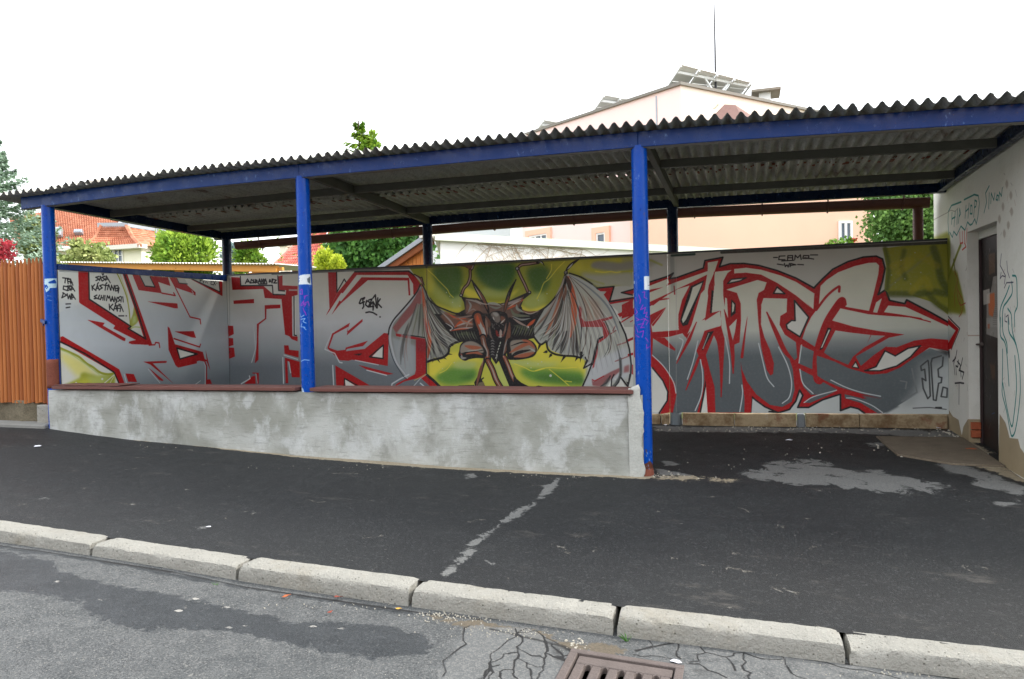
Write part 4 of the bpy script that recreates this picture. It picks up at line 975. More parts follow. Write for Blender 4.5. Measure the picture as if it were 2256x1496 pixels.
bP0 R 1 0 0 323,1524 302,1423 190,1113 122,991 50,1095 57,1129 70,1102 151,1114 303,1504
bP0 gR 1 0 0 296,1464 369,1543 377,1231 244,1125 142,1018 191,1127
bP0 gR 1 0 0 374,1799 485,1814 444,1695 383,1556 370,1583
bP0 gR 1 0 0 372,1705 382,1549 297,1151 189,1017 269,1043 330,1167 495,1262 506,1106 453,1094 328,1056 294,961 239,839 227,907 135,963 300,1314
bP0 gR 1 0 0 448,1695 625,1707 579,1676 533,1590 530,1442 547,1280 604,768 584,768 499,1120 502,1271 403,1230 437,1540 429,1581
bP0 R 1 0 0 389,1549 437,1540 406,1251 495,1271 334,1167
bP0 K 1 0 0 410,1501 431,1486 406,1251 388,1244
bT0 R 1 15 0 440,1695 433,1594 441,1547
bP0 R 1 0 0 502,1275 506,1120 486,1086 427,1067 332,1042 239,839 291,784 358,865 453,1053 505,1100
bP0 R 1 0 0 239,839 265,798 315,661 329,552 346,164 425,165 423,430 367,634 330,784 419,1000 361,1041
bP0 K 1 0 0 361,1041 427,1054 305,845 295,845
bS0 gr 1 11 0 374,1028 308,863
bP0 gR 1 0 0 337,790 426,1006 470,904 498,634 493,349 526,769 545,1119 570,1105 610,768 620,606 638,902 696,928 704,633 741,499 729,170 428,165 423,444 374,634
bT1 R 1 35 0 433,1054 482,877 498,634 491,336
bT1 R 1 44 0 541,1281 589,1037 617,822 620,593
bT1 R 1 30 0 118,408 236,689 271,798
bT0 R 1 35 0 244,1153 161,963 23,704
bP0 R 1 0 0 533,1604 583,1105 668,1183 625,916 638,902 685,1036 713,1222 709,1343 666,1438 563,1468
bP0 gR 1 0 0 549,1415 569,1401 578,1185 541,1281
bP0 gR 1 0 0 586,1098 668,1181 646,1036 622,943
bP0 K 1 0 0 613,1393 658,1344 656,1244 604,1198
bP0 gR 1 0 0 623,1366 645,1331 637,1265 618,1245
bP0 R 1 0 0 688,1223 704,620 748,170 799,171 808,345 753,499 745,767
bP0 gR 1 0 0 561,1498 884,1590 977,1560 968,1494 944,1395 1179,1381 1171,1237 1109,1199 1099,1107 1150,1001 1259,920 1269,756 1238,723 1172,816 1225,631 1240,421 1208,289 1114,232 990,253 853,365 760,505 711,633 694,767 689,901 710,1169 709,1343 672,1458
bP0 R 1 0 0 977,1560 1069,1424 944,1399 918,1323 912,1111 944,978 998,844 1036,698 1027,586 1001,568 964,626 911,872 887,1138 874,1378 894,1450 968,1491
bT1 R 1 48 0 973,1242 1063,1029 1147,829 1256,697
bA1 R 1 29 0 713,767 742,981 777,1207
bP0 R 1 0 0 977,1560 1179,1381 944,1399 918,1390
bP0 gR 1 0 0 648,1717 772,1725 923,1697 1121,1626 1268,1555 1448,1424 1445,1420 1434,1260 1351,1343 1434,1256 1266,1411 1083,1549 922,1644 771,1671 647,1669
bP0 W 1 0 0 584,1572 617,1607 751,1619 706,1590 593,1564
bS0 K 1 13 0 578,1564 617,1607 770,1618 706,1586 578,1562
bP0 W 1 0 0 1054,1445 1082,1496 1149,1437
bS0 K 1 13 0 1042,1441 1080,1509 1158,1432 1042,1441
bP0 W 1 0 0 1255,1353 1384,1179 1299,982 1178,1063 1170,1106 1219,1147 1254,1143
bS0 K 1 15 0 1250,1359 1387,1179 1299,975 1175,1063 1166,1106 1219,1150 1254,1146 1250,1359
bP0 gR 1 0 0 1507,1504 1563,1561 1674,1636 1831,1694 1962,1721 2033,1721 2060,1690 2053,1606 2006,1401 1962,1230 1742,1278 1737,1357 1695,1365 1646,1320 1558,1177 1467,1259 1481,1405
bP0 gR 1 0 0 1467,1259 1574,1409 1672,1480 1683,1438 1719,1364 1645,1287 1558,1144 1495,986 1454,860 1321,955 1360,1075 1411,1181
bS1 R 1 23 0 1461,1253 1549,1376 1611,1440 1666,1481 1686,1488 1683,1438
bS0 R 1 28 0 1491,1498 1471,1286
bS1 R 1 36 0 1736,1305 1725,1355 1694,1356 1645,1294 1558,1151 1495,986 1449,807 1435,647 1446,526 1482,493 1507,513
bP0 gR 1 0 0 1693,1264 1956,1196 2121,1176 2329,1156 2511,1103 2669,1059 2749,1014 2673,922 2521,939 2373,920 2211,854 2112,859 2287,982 2060,1019 1812,1073 1613,1139
bP0 gR 1 0 0 2139,1280 2296,1262 2444,1181 2713,1035 2500,1103 2432,1146 2237,1189 2098,1213
bS0 R 1 14 0 1730,1272 1956,1207 2121,1189 2329,1161 2432,1140
bS0 R 1 11 0 2466,1123 2517,1105
bP0 gR 1 0 0 2028,1315 2082,1356 2037,1207 1998,1216
bP0 gR 1 0 0 1642,1036 1811,1007 1975,984 1929,868 1808,764 1759,678 1602,752 1529,806
bP0 gR 1 0 0 1980,982 2109,973 1923,861
bP0 gR 1 0 0 1832,764 2142,953 2293,985 2304,957 2117,865 1999,775 1879,665
bP0 K 1 0 0 1569,1067 1606,1057 1517,846 1486,830
bP0 W 1 0 0 1578,1044 1593,1044 1515,862 1500,853
bP0 W 1 0 0 1804,659 1831,704 1855,645
bS0 K 1 10 0 1797,656 1831,711 1859,643 1797,656
bP0 W 1 0 0 1914,616 2021,658 2105,820 2198,767 2315,843 2427,868 2337,757 2209,663 2056,616
bS0 K 1 14 0 1914,616 2021,658 2105,820 2198,767 2315,843 2427,868 2337,757 2209,663 2056,616 1914,616
bS1 Hh 1 11 0 886,912 933,685 969,539 1033,449
bS1 Hh 1 11 0 1086,870 1170,684 1210,500 1187,342 1115,272
bS1 Hh 1 11 0 543,991 584,728 580,482
bS1 Hh 1 11 0 257,948 204,730 136,527
bS1 Hh 1 11 0 280,743 300,566 284,361 214,182
bS1 Hh 1 11 0 708,465 713,364 682,176
bS1 Hh 1 11 0 -241,796 -113,663 -15,497 10,373
bS1 Hh 1 11 0 1294,634 1321,486 1419,379
bS1 Hh 1 10 0 1593,520 1732,447 1876,395 2059,355
bS1 Hh 1 10 0 1740,335 1815,329 1969,265 2075,188
bS1 Hh 1 10 0 1330,282 1425,346 1647,414
bS1 Hh 1 11 0 24,745 97,937 55,985
bS1 Hh 1 11 0 1314,889 1286,701
bS0 K 1 11 0 1049,1820 1087,1819
bS0 K 1 11 0 1163,1832 1106,1832 1100,1795 1163,1792
bS0 K 1 11 0 1188,1791 1192,1833 1239,1831 1238,1788
bS0 K 1 11 0 1192,1811 1238,1808
bS0 K 1 11 0 1259,1790 1264,1834 1288,1806 1314,1835 1322,1787
bS0 K 1 11 0 1345,1826 1338,1797 1394,1794 1397,1823 1345,1826
bS0 K 1 11 0 1413,1829 1481,1826
bS0 K 1 11 0 1131,1780 1251,1781
bS0 K 1 11 0 1357,1803 1443,1785
bS0 K 1 11 0 1086,1749 1146,1736
bS0 K 1 11 0 1156,1752 1165,1718 1181,1737 1193,1713 1206,1750
bS0 K 1 11 0 1212,1716 1219,1749 1269,1733 1218,1729
bS0 K 1 11 0 1287,1735 1343,1730
bS0 66,70,72 1 14 0 2610,764 2531,739 2519,694 2538,323 2561,317 2585,490 2608,496 2614,547 2586,553 2581,630 2620,662 2627,751
bS0 66,70,72 1 14 0 2491,720 2428,662 2433,618 2462,630 2472,515 2438,540 2448,438 2487,335 2510,361 2501,643 2496,713
bS0 66,70,72 1 14 0 2624,451 2606,356 2657,350 2661,439 2624,451
bS0 120,126,128 1 14 0 2347,637 2391,399 2251,307
bS0 120,126,128 1 14 0 2242,514 2300,502 2288,437
bS0 K 0.7 9 0 2355,237 2503,246 2650,229
bS0 K 0.8 18 0 2560,244 2605,245
bP0 146,148,46 1 0 2 2095,1863 2682,1902 2692,1156 2614,1228 2525,1306 2354,1373 2152,1389 2106,1449 2126,1681
bS1 130,134,90 0.7 18 18 2112,1436 2241,1547 2415,1693 2541,1802
bS1 84,98,34 0.8 37 18 2116,1862 2150,1680 2130,1448
bS1 84,98,34 0.7 41 18 2290,1827 2265,1675 2299,1545
bS1 70,84,36 0.7 63 18 2552,1839 2585,1723 2617,1532 2683,1403
bS1 76,88,34 0.7 63 18 2158,1395 2412,1387 2526,1408 2683,1377
bS1 176,164,40 0.6 64 18 2355,1414 2470,1538 2515,1434
bS1 170,158,40 0.6 64 18 2184,1678 2358,1734 2242,1611
bS1 70,80,24 0.6 54 18 2503,1384 2581,1279 2692,1200
bS1 164,152,40 0.5 63 18 2393,1796 2584,1660
bS0 170,176,150 1 11 2 2387,1803 2388,1803
bS0 170,176,150 1 11 2 2260,1733 2261,1732
bS0 170,176,150 1 11 2 2437,1603 2438,1603
bS0 170,176,150 1 11 2 2172,1588 2173,1588
bS0 170,176,150 1 11 2 2344,1492 2345,1492
bS0 170,176,150 1 11 2 2206,1510 2207,1510
bS0 170,176,150 1 11 2 2293,1545 2294,1545
bS0 52,54,52 0.9 31 3 522,1902 2686,1890
bS0 70,76,74 0.7 33 4 -5174,1914 -2957,1903
bS0 60,66,52 0.6 30 4 -2957,1903 -407,1914
bS0 40,72,66 1 25 5 -8,1894 235,1897
bS0 gr 0.35 10 0 41,1882 10,157
bS0 100,108,108 0.3 11 0 -2951,1903 -2991,442
bS0 100,108,108 0.3 12 0 -5854,1931 -5896,430
bS0 80,92,90 0.35 50 15 -8,1894 0,1509
sS0 120,130,140 0.6 16 10 80,1826 1063,1861 2519,1885
wP0 124,128,36 0.9 0 17 2758,2039 2499,1632 2245,1572 2071,1331 1989,1184 2258,1186 2583,1188 2792,1189
wP0 130,134,38 0.85 0 18 2676,2019 2523,1961 2493,1756 2617,1510 2431,1401 2051,1217 2154,1169 2705,1255
wS0 116,122,34 0.9 44 9 2864,1364 2385,1668 2132,1822
wS0 96,100,28 0.8 30 9 2384,1698 2316,1565
wP0 R 1 0 0 2792,1189 2232,1035 2495,840 2807,795
wP0 gR 1 0 0 2795,1115 2343,1020 2594,895 2805,842
wS0 K 1 13 0 2791,1212 2202,1040 2495,831
wP0 K 1 0 9 2806,818 2563,819 2565,747 2809,748
wS0 30,112,108 1 15 0 2561,1965 2576,2089 2553,2187 2438,2231 2118,2218
wS0 30,112,108 1 14 0 2018,2221 1702,2218 1584,2190 1557,2120 1604,2011 1650,1955 1693,2005 1770,1970 1833,1968 1911,2005 1994,1941 2126,1994 2268,1923 2374,1974 2431,1921 2522,1981
wS0 30,112,108 1 15 0 2422,2159 2444,2052
wS0 30,112,108 1 15 0 2424,2100 2315,2105
wS0 30,112,108 1 15 0 2313,2159 2354,2021
wS0 30,112,108 1 15 0 2241,2163 2257,2029
wS0 30,112,108 1 14 0 2172,2163 2211,2033
wS0 30,112,108 1 14 0 2172,2163 2139,2111 2192,2089
wS0 30,112,108 1 14 0 1954,2160 1990,2053
wS0 30,112,108 1 14 0 1972,2107 1875,2121
wS0 30,112,108 1 14 0 1858,2164 1894,2040
wS0 30,112,108 1 14 0 1812,2139 1829,2069 1768,2060 1771,2133 1812,2139
wS0 30,112,108 1 13 0 1688,2166 1723,2027
wS0 30,112,108 1 13 0 1688,2166 1629,2148 1660,2108 1705,2106
wS0 30,112,108 1 13 0 1291,2223 1387,2180 1362,2099 1418,2039 1432,2023
wS0 30,112,108 1 13 0 1292,2165 1309,2040
wS0 30,112,108 1 12 0 1255,2075 1240,2156 1177,2088 1150,2141
wS0 30,112,108 1 12 0 1100,2117 1126,2088 1089,2074 1063,2107 1100,2117
wS0 30,112,108 1 12 0 1052,2069 1038,2131 990,2091 965,2151
wS1 30,112,108 1 14 0 762,1459 675,1438 656,1300 658,1224 714,1171 716,1078
wS1 30,112,108 1 15 0 775,1412 765,1327 881,1267 976,1212 992,1075
wS1 30,112,108 1 15 0 832,1384 903,1323 1024,1229 1051,1148 1041,1075
wS1 30,112,108 1 15 0 1037,1141 1041,1003 940,954 892,871 861,620
wS1 30,112,108 1 15 0 986,1141 976,1030 890,947 880,872
wS1 30,112,108 1 15 0 861,1141 839,1033 710,953 633,818 627,576 713,321 798,238 857,283 928,418 1014,538 1011,624 992,892
wS1 30,112,108 1 15 0 724,854 707,609 796,317 903,421 999,625
wS1 30,112,108 1 14 0 788,1141 767,1034 688,937
wS1 30,112,108 1 14 0 870,1211 792,1163 782,1077
wS0 50,44,66 1 8 0 1014,1643 1041,1555 969,1502 923,1467 948,1405
wS0 50,44,66 1 8 0 896,1577 875,1496 830,1447
wS0 50,44,66 1 8 0 1018,1497 1043,1450 994,1471 923,1459
wS0 50,44,66 1 8 0 949,1373 900,1411 741,1407
wS0 50,44,66 1 8 0 930,1172 931,1116 885,1108
wS0 50,44,66 1 8 0 907,1148 860,1163 839,1092
wS0 190,60,44 1 14 0 2162,1941 2149,1834 2064,1835
wS0 190,60,44 1 14 0 2077,1936 2081,1827
wS0 190,60,44 1 14 0 2010,1938 2014,1821
wS0 190,60,44 1 14 0 1929,1947 1965,1825
wS0 190,60,44 1 14 0 2083,1770 1966,1788 1998,1819
wS1 150,50,44 1 9 0 2351,1586 2247,1502 2285,1435 2182,1363 2082,1293 2119,1198 2224,1150
wS1 150,50,44 1 9 0 2320,1447 2360,1349 2345,1250
wS1 150,50,44 1 8 0 2183,1344 2153,1198
wS1 150,50,44 1 9 0 2286,1396 2185,1267 1999,1277
wS0 40,40,44 1 16 0 2299,829 2340,754 2458,716
wS0 40,40,44 1 16 0 2359,763 2420,696 2384,593
wS0 40,40,44 1 16 0 2246,738 2267,674 2343,680 2327,597
wS0 40,40,44 1 15 0 2284,725 2192,700 2159,589
wS0 40,40,44 1 16 0 2117,765 2156,702 2231,645 2068,636 2124,571
wS0 40,40,44 1 15 0 2387,508 2198,529 2071,534
wS0 40,40,44 1 16 0 2228,521 2235,323
wS0 140,100,80 0.55 5 0 2391,1621 2405,1599
wS0 90,84,84 0.55 5 0 2531,1230 2477,1170
wS0 90,84,84 0.55 5 0 2032,1449 2028,1421
wS0 140,100,80 0.55 5 0 2437,1620 2477,1555
wS0 90,84,84 0.55 5 0 2014,717 1980,696
wS0 90,84,84 0.55 5 0 2363,932 2335,871
wS0 140,100,80 0.55 5 0 1952,1612 1941,1563
wS0 90,84,84 0.55 5 0 2204,1513 2208,1495
wS0 90,84,84 0.55 5 0 1948,648 1944,619
wS0 140,100,80 0.55 5 0 1953,1011 1911,954
wS0 90,84,84 0.55 5 0 2213,1210 2202,1173
wS0 90,84,84 0.55 5 0 2455,1357 2415,1340
wS0 140,100,80 0.55 5 0 2557,928 2589,882
wS0 90,84,84 0.55 5 0 2235,1302 2175,1277
wS0 90,84,84 0.55 5 0 2270,1484 2254,1455
wS0 140,100,80 0.55 5 0 2335,776 2360,730
wS0 90,84,84 0.55 5 0 1937,1594 1988,1572
wS0 90,84,84 0.55 5 0 2048,955 2080,924
wS0 140,100,80 0.55 5 0 2451,1153 2513,1099
wS0 90,84,84 0.55 5 0 1977,534 1952,472
wS0 90,84,84 0.55 5 0 2562,1382 2501,1322
wS0 140,100,80 0.55 5 0 2305,521 2292,463
wS0 90,84,84 0.55 5 0 2354,1503 2362,1482
wS0 90,84,84 0.55 5 0 2327,495 2349,479
wS0 140,100,80 0.55 5 0 2535,1541 2499,1505
wS0 90,84,84 0.55 5 0 2352,1626 2292,1585
wS0 90,84,84 0.55 4 0 933,2157 971,2145
wS0 140,100,80 0.55 4 0 781,1971 818,1944
wS0 90,84,84 0.55 4 0 962,435 995,396
wS0 90,84,84 0.55 4 0 760,1508 723,1474
wS0 140,100,80 0.55 4 0 938,1517 977,1489
wS0 90,84,84 0.55 4 0 957,636 930,605
wS0 90,84,84 0.55 4 0 1003,1810 1026,1792
wS0 140,100,80 0.55 4 0 962,672 993,656
wS0 90,84,84 0.55 4 0 717,1230 680,1201
wS0 90,84,84 0.55 4 0 729,1073 708,1030
wS0 140,100,80 0.55 4 0 839,2081 863,2035
wS0 90,84,84 0.55 4 0 741,591 755,550
wS0 90,84,84 0.55 4 0 762,1093 738,1059
wS0 140,100,80 0.55 4 0 811,1014 831,962
wS0 90,84,84 0.55 4 0 689,2089 654,2032
wS0 90,84,84 0.55 4 0 779,2157 749,2136
wS0 140,100,80 0.55 4 0 708,1050 743,1032
wS0 90,84,84 0.55 4 0 812,1224 794,1172
wS0 90,84,84 0.55 4 0 927,2258 893,2241
wS0 140,100,80 0.55 4 0 716,2021 693,1973
wP1 150,140,126 0.6 0 7 891,2170 858,2196 827,2159 860,2130
wP1 150,140,126 0.6 0 7 813,2071 781,2097 750,2061 782,2031
wP1 150,140,126 0.6 0 7 990,2011 956,2038 924,2001 958,1970
wP1 150,140,126 0.6 0 7 805,1945 773,1972 742,1936 774,1906
wP1 150,140,126 0.6 0 7 1078,1926 1043,1954 1009,1917 1044,1885
wP1 150,140,126 0.6 0 7 876,1852 843,1880 812,1845 844,1813
wP1 150,140,126 0.6 0 7 971,1800 937,1828 905,1792 939,1760
1P0 178,206,220 1 0 0 -7,1740 122,1748 125,1707 111,1651 46,1647 37,1626 10,1604 -5,1641 22,1667 -10,1687
1S0 0,66,158 1 18 0 44,1702 89,1723 105,1704 48,1702
1S0 0,66,158 1 9 0 13,1677 26,1658 14,1640
1S0 110,140,190 1 5 0 19,1572 51,1565
1S0 110,140,190 1 5 0 22,1531 54,1521
2P0 206,214,220 1 0 0 -59,1621 -19,1651 24,1658 82,1661 92,1567 39,1571 -59,1570 -21,1605
2P0 60,70,80 0.8 0 0 50,1621 81,1641 79,1576 53,1589
2P0 0,66,158 1 0 0 -59,1626 -59,1649 -20,1628 -59,1602
2S0 150,50,170 1 7 0 -59,1496 1,1530 5,1484 -59,1496
2S0 150,50,170 1 7 0 18,1465 50,1474
2S0 150,50,170 1 7 0 22,1442 28,1465
2S0 150,50,170 1 7 0 -59,1431 -33,1384
2S0 150,50,170 1 7 0 -16,1392 17,1428 7,1401 53,1419 62,1382
2S0 150,50,170 1 7 0 6,1364 19,1327
2S0 150,50,170 1 7 0 -16,1383 35,1400 16,1373
2S0 150,50,170 1 7 0 -59,1348 -59,1320
2S0 150,50,170 1 7 0 24,1327 32,1299
2S0 150,180,220 1 6 0 -38,1319 -21,1282 14,1299
2S0 150,180,220 1 6 0 -22,1263 22,1271 2,1244 30,1230
2S0 150,180,220 1 6 0 -10,1226 -25,1199 20,1193
2S0 150,180,220 1 6 0 -59,1227 -59,1180
2S0 150,180,220 1 6 0 10,1189 28,1170
2S0 150,180,220 1 6 0 -59,1162 -29,1134
2S0 150,180,220 1 6 0 -51,888 6,907 47,901
2P0 170,190,215 1 0 0 -59,674 -21,652 2,606 -59,604
3P0 206,214,220 1 0 0 27,1519 101,1521 101,1415 27,1416
3S0 60,70,90 1 3 0 66,1449 101,1453
3S0 150,50,170 1 6 0 13,1397 32,1402 26,1359 47,1350
3S0 150,50,170 1 6 0 -16,1380 -2,1341 -8,1313
3S0 150,50,170 1 6 0 16,1303 -4,1266 35,1284 24,1246
3S0 150,50,170 1 6 0 19,1237 51,1246 33,1213 63,1208
3S0 150,50,170 1 6 0 -5,1190 33,1199 13,1166
3S0 150,50,170 1 6 0 -46,1362 -40,1333
3S0 150,50,170 1 6 0 -58,1286 -30,1248 -61,1229
3S0 150,50,170 1 6 0 -51,1210 -15,1191 -44,1182
3S0 150,50,170 1 6 0 -26,1153 18,1162 -6,1129 22,1133
3S0 150,50,170 1 6 0 33,1190 62,1180 37,1152
3S0 150,50,170 1 6 0 -54,1144 -28,1096
3S0 150,50,170 1 6 0 -17,1096 17,1105 6,1058
3S0 150,50,170 1 6 0 -56,1077 -18,1058
3S0 150,50,170 1 6 0 30,1053 58,1019
3S0 150,50,170 1 6 0 39,1001 39,972 102,998 85,970
3P0 150,170,200 1 0 0 -86,1492 -56,1486 -53,1462 -79,1468
1S0 30,40,60 0.7 5 0 49,1615 50,1603
1S0 120,150,195 0.7 5 0 -42,1345 -42,1344
1S0 30,40,60 0.7 5 0 46,1104 46,1099
1S0 120,150,195 0.7 5 0 78,1449 82,1447
1S0 30,40,60 0.7 5 0 36,2163 38,2151
1S0 120,150,195 0.7 5 0 41,773 42,762
1S0 30,40,60 0.7 5 0 -1,1787 5,1777
1S0 120,150,195 0.7 5 0 62,2213 64,2210
1S0 30,40,60 0.7 6 0 -19,699 -17,687
1S0 120,150,195 0.7 6 0 146,2292 146,2286
1S0 30,40,60 0.7 5 0 -42,1509 -42,1508
1S0 120,150,195 0.7 5 0 86,2145 89,2133
1S0 30,40,60 0.7 5 0 38,2378 38,2370
1S0 120,150,195 0.7 5 0 3,2218 6,2206
1S0 30,40,60 0.7 5 0 42,1563 46,1561
1S0 120,150,195 0.7 5 0 79,2036 83,2024
2S0 30,40,60 0.7 5 0 -59,1481 -59,1479
2S0 120,150,195 0.7 5 0 -59,684 -59,682
2S0 30,40,60 0.7 5 0 29,764 31,757
2S0 120,150,195 0.7 5 0 -59,1823 -59,1816
2S0 30,40,60 0.7 5 0 93,2323 96,2313
2S0 120,150,195 0.7 5 0 35,1664 37,1652
2S0 30,40,60 0.7 5 0 55,2441 60,2437
2S0 120,150,195 0.7 5 0 22,2091 25,2087
2S0 30,40,60 0.7 5 0 -59,1347 -59,1337
2S0 120,150,195 0.7 5 0 -58,1073 -58,1067
2S0 30,40,60 0.7 5 0 67,2030 72,2025
2S0 120,150,195 0.7 5 0 -59,740 -59,735
2S0 30,40,60 0.7 5 0 92,1814 100,1812
2S0 120,150,195 0.7 5 0 98,2013 97,2002
2S0 30,40,60 0.7 5 0 -59,772 -59,765
2S0 120,150,195 0.7 5 0 -59,2372 -59,2367
3S0 30,40,60 0.7 4 0 9,111 11,110
3S0 120,150,195 0.7 4 0 40,2110 41,2105
3S0 30,40,60 0.7 4 0 80,2286 88,2280
3S0 120,150,195 0.7 4 0 73,1521 85,1520
3S0 30,40,60 0.7 4 0 36,583 41,577
3S0 120,150,195 0.7 4 0 -36,2328 -33,2326
3S0 30,40,60 0.7 4 0 58,2238 64,2237
3S0 120,150,195 0.7 4 0 -86,2030 -72,2022
3S0 30,40,60 0.7 4 0 9,2025 11,2015
3S0 120,150,195 0.7 4 0 -2,172 -2,162
3S0 30,40,60 0.7 4 0 101,1131 101,1125
3S0 120,150,195 0.7 4 0 101,2288 101,2282
3S0 30,40,60 0.7 4 0 -34,696 -29,695
3S0 120,150,195 0.7 4 0 50,1351 54,1344
3S0 30,40,60 0.7 4 0 -86,991 -86,982
3S0 120,150,195 0.7 4 0 -60,455 -53,449
3P0 90,52,40 1 0 3 -12,116 5,92 49,111 101,71 101,-51 -69,-50
3S0 110,140,190 0.8 6 0 97,205 101,194
3S0 96,60,50 0.8 6 0 52,112 57,101
3S0 110,140,190 0.8 6 0 61,147 66,135
3S0 96,60,50 0.8 6 0 17,188 21,177
3S0 110,140,190 0.8 6 0 55,186 60,175
3S0 96,60,50 0.8 6 0 17,159 20,149
3S0 110,140,190 0.8 6 0 43,126 47,115
3S0 96,60,50 0.8 6 0 13,86 16,76
3S0 110,140,190 0.8 6 0 32,84 36,73
3S0 96,60,50 0.8 6 0 11,55 14,45
3S0 110,140,190 0.8 6 0 50,49 55,38
3S0 96,60,50 0.8 6 0 101,65 101,55
3S0 110,140,190 0.8 6 0 19,160 22,149
3S0 96,60,50 0.8 6 0 26,85 29,74
3S0 110,140,190 0.8 6 0 25,182 28,171
3S0 96,60,50 0.8 6 0 20,200 23,189
3S0 110,140,190 0.8 6 0 102,40 101,30
3S0 96,60,50 0.8 6 0 35,91 39,80
3S0 110,140,190 0.8 6 0 43,129 47,118
3S0 96,60,50 0.8 6 0 35,110 39,99
3S0 110,140,190 0.8 6 0 28,176 31,165
3S0 96,60,50 0.8 6 0 48,184 52,174
3S0 110,140,190 0.8 6 0 39,56 43,45
3S0 96,60,50 0.8 6 0 15,203 18,192
3S0 110,140,190 0.8 6 0 77,205 87,193
3S0 96,60,50 0.8 6 0 27,72 30,62
wP0 150,136,110 1 0 2 2653,232 2454,175 2263,169 2146,14 1722,0 2152,-180 2716,-52
wP0 150,136,110 1 0 2 1960,214 1858,232 1569,237 1509,217 1515,19 1967,-8 2179,9 2103,123
wP0 150,136,110 1 0 1 1083,373 955,321 859,216 669,237 625,179 451,122 371,-34 1120,-28
wP0 120,104,84 0.6 0 8 2714,-6 1858,-23 1861,-127 2809,-160
wS0 150,146,138 0.7 6 0 1823,1896 1909,320
wS0 120,92,76 1 7 2 1884,981 1884,969
wS0 120,92,76 1 7 2 1898,862 1898,850
wS0 120,92,76 1 7 2 1907,792 1907,780
wS0 120,92,76 1 7 2 1888,546 1888,534
wS0 120,92,76 1 7 2 1924,274 1924,262
wS0 120,92,76 1 7 2 1890,259 1891,247
wS0 120,110,104 1 5 0 2630,2182 2462,2189 2318,2156 2223,2177
dP0 34,28,26 1 0 0 2008,1966 1334,1886 1328,-101 2070,-119
dP0 54,44,46 0.8 0 0 1898,1859 1491,1842 1494,1721 1887,1738
dS0 130,128,132 0.45 9 2 1655,1692 1666,1678
dS0 130,128,132 0.45 9 2 1766,1521 1755,1491
dS0 130,128,132 0.45 8 2 1561,1470 1553,1437
dS0 130,128,132 0.45 8 2 1532,1720 1537,1706
dS0 130,128,132 0.45 9 2 1657,1609 1662,1579
dS0 130,128,132 0.45 9 2 1726,1702 1732,1681
dS0 130,128,132 0.45 9 2 1656,1586 1658,1573
dS0 130,128,132 0.45 9 2 1726,1666 1735,1643
dS0 130,128,132 0.45 9 2 1805,1551 1801,1539
dS0 130,128,132 0.45 9 2 1649,1656 1651,1631
dS0 130,128,132 0.45 9 2 1607,1487 1602,1473
dS0 130,128,132 0.45 9 2 1678,1659 1690,1637
dS0 130,128,132 0.45 9 2 1707,1497 1712,1466
dS0 130,128,132 0.45 9 2 1685,1732 1680,1716
dS0 130,128,132 0.45 9 2 1678,1740 1691,1708
dS0 130,128,132 0.45 9 2 1853,1731 1862,1721
dS0 130,128,132 0.45 9 2 1587,1452 1584,1433
dS0 130,128,132 0.45 9 2 1562,1598 1571,1572
dS0 130,128,132 0.45 9 2 1741,1684 1746,1666
dS0 130,128,132 0.45 9 2 1806,1582 1798,1558
dS0 130,128,132 0.45 9 2 1869,1564 1883,1543
dS0 130,128,132 0.45 8 2 1571,1547 1562,1518
dS0 130,128,132 0.45 9 2 1770,1726 1772,1699
dS0 130,128,132 0.45 9 2 1786,1669 1780,1650
dS0 130,128,132 0.45 9 2 1659,1593 1649,1584
dS0 130,128,132 0.45 9 2 1806,1530 1802,1519
dS0 130,128,132 0.45 9 2 1820,1709 1820,1676
dS0 130,128,132 0.45 9 2 1790,1709 1786,1689
dS0 130,128,132 0.45 9 2 1579,1450 1570,1423
dS0 130,128,132 0.45 9 2 1691,1744 1684,1725
dP0 150,146,140 0.85 0 0 1594,1491 1500,1495 1498,1059 1789,1059 1781,1347 1667,1361
dP0 150,148,142 0.9 0 0 1792,1139 1471,1139 1475,964 1797,994
dS0 90,86,84 0.7 4 0 1612,1333 1504,1333
dS0 90,86,84 0.7 4 0 1612,1316 1504,1316
dS0 90,86,84 0.7 4 0 1613,1299 1505,1300
dS0 90,86,84 0.7 4 0 1613,1282 1505,1283
dS0 90,86,84 0.7 4 0 1614,1265 1506,1267
dS0 90,86,84 0.7 4 0 1614,1249 1506,1250
dS0 90,86,84 0.7 4 0 1615,1232 1506,1234
dS0 90,86,84 0.7 4 0 1615,1215 1507,1217
dS0 90,86,84 0.7 4 0 1616,1198 1507,1200
dS0 90,86,84 0.7 4 0 1616,1181 1508,1184
dS0 90,86,84 0.7 4 0 1616,1164 1508,1167
dS0 90,86,84 0.7 4 0 1617,1147 1509,1151
dS0 90,86,84 0.7 4 0 1617,1130 1509,1134
dS0 90,86,84 0.7 4 0 1618,1114 1509,1117
dS0 90,86,84 0.7 4 0 1618,1097 1510,1101
dS0 90,86,84 0.7 4 0 1619,1080 1510,1084
dP0 196,96,44 0.85 0 4 1738,1341 1570,1354 1560,1243 1617,1146 1728,1165
dP0 170,84,48 0.8 0 2 1763,1082 1703,1087 1704,1044 1758,1043
dS0 50,70,110 0.5 6 2 1718,473 1696,433
dS0 96,84,84 0.5 6 2 1574,267 1595,232
dS0 96,84,84 0.5 6 2 1580,397 1558,375
dS0 50,70,110 0.5 6 2 1701,271 1701,223
dS0 96,84,84 0.5 6 2 1542,793 1565,736
dS0 96,84,84 0.5 6 2 1671,768 1655,740
dS0 50,70,110 0.5 7 2 1826,693 1851,655
dS0 96,84,84 0.5 6 2 1610,602 1588,587
dS0 96,84,84 0.5 6 2 1808,799 1805,774
dS0 50,70,110 0.5 6 2 1648,553 1646,497
dS0 96,84,84 0.5 6 2 1615,289 1633,253
dS0 96,84,84 0.5 6 2 1551,645 1562,606
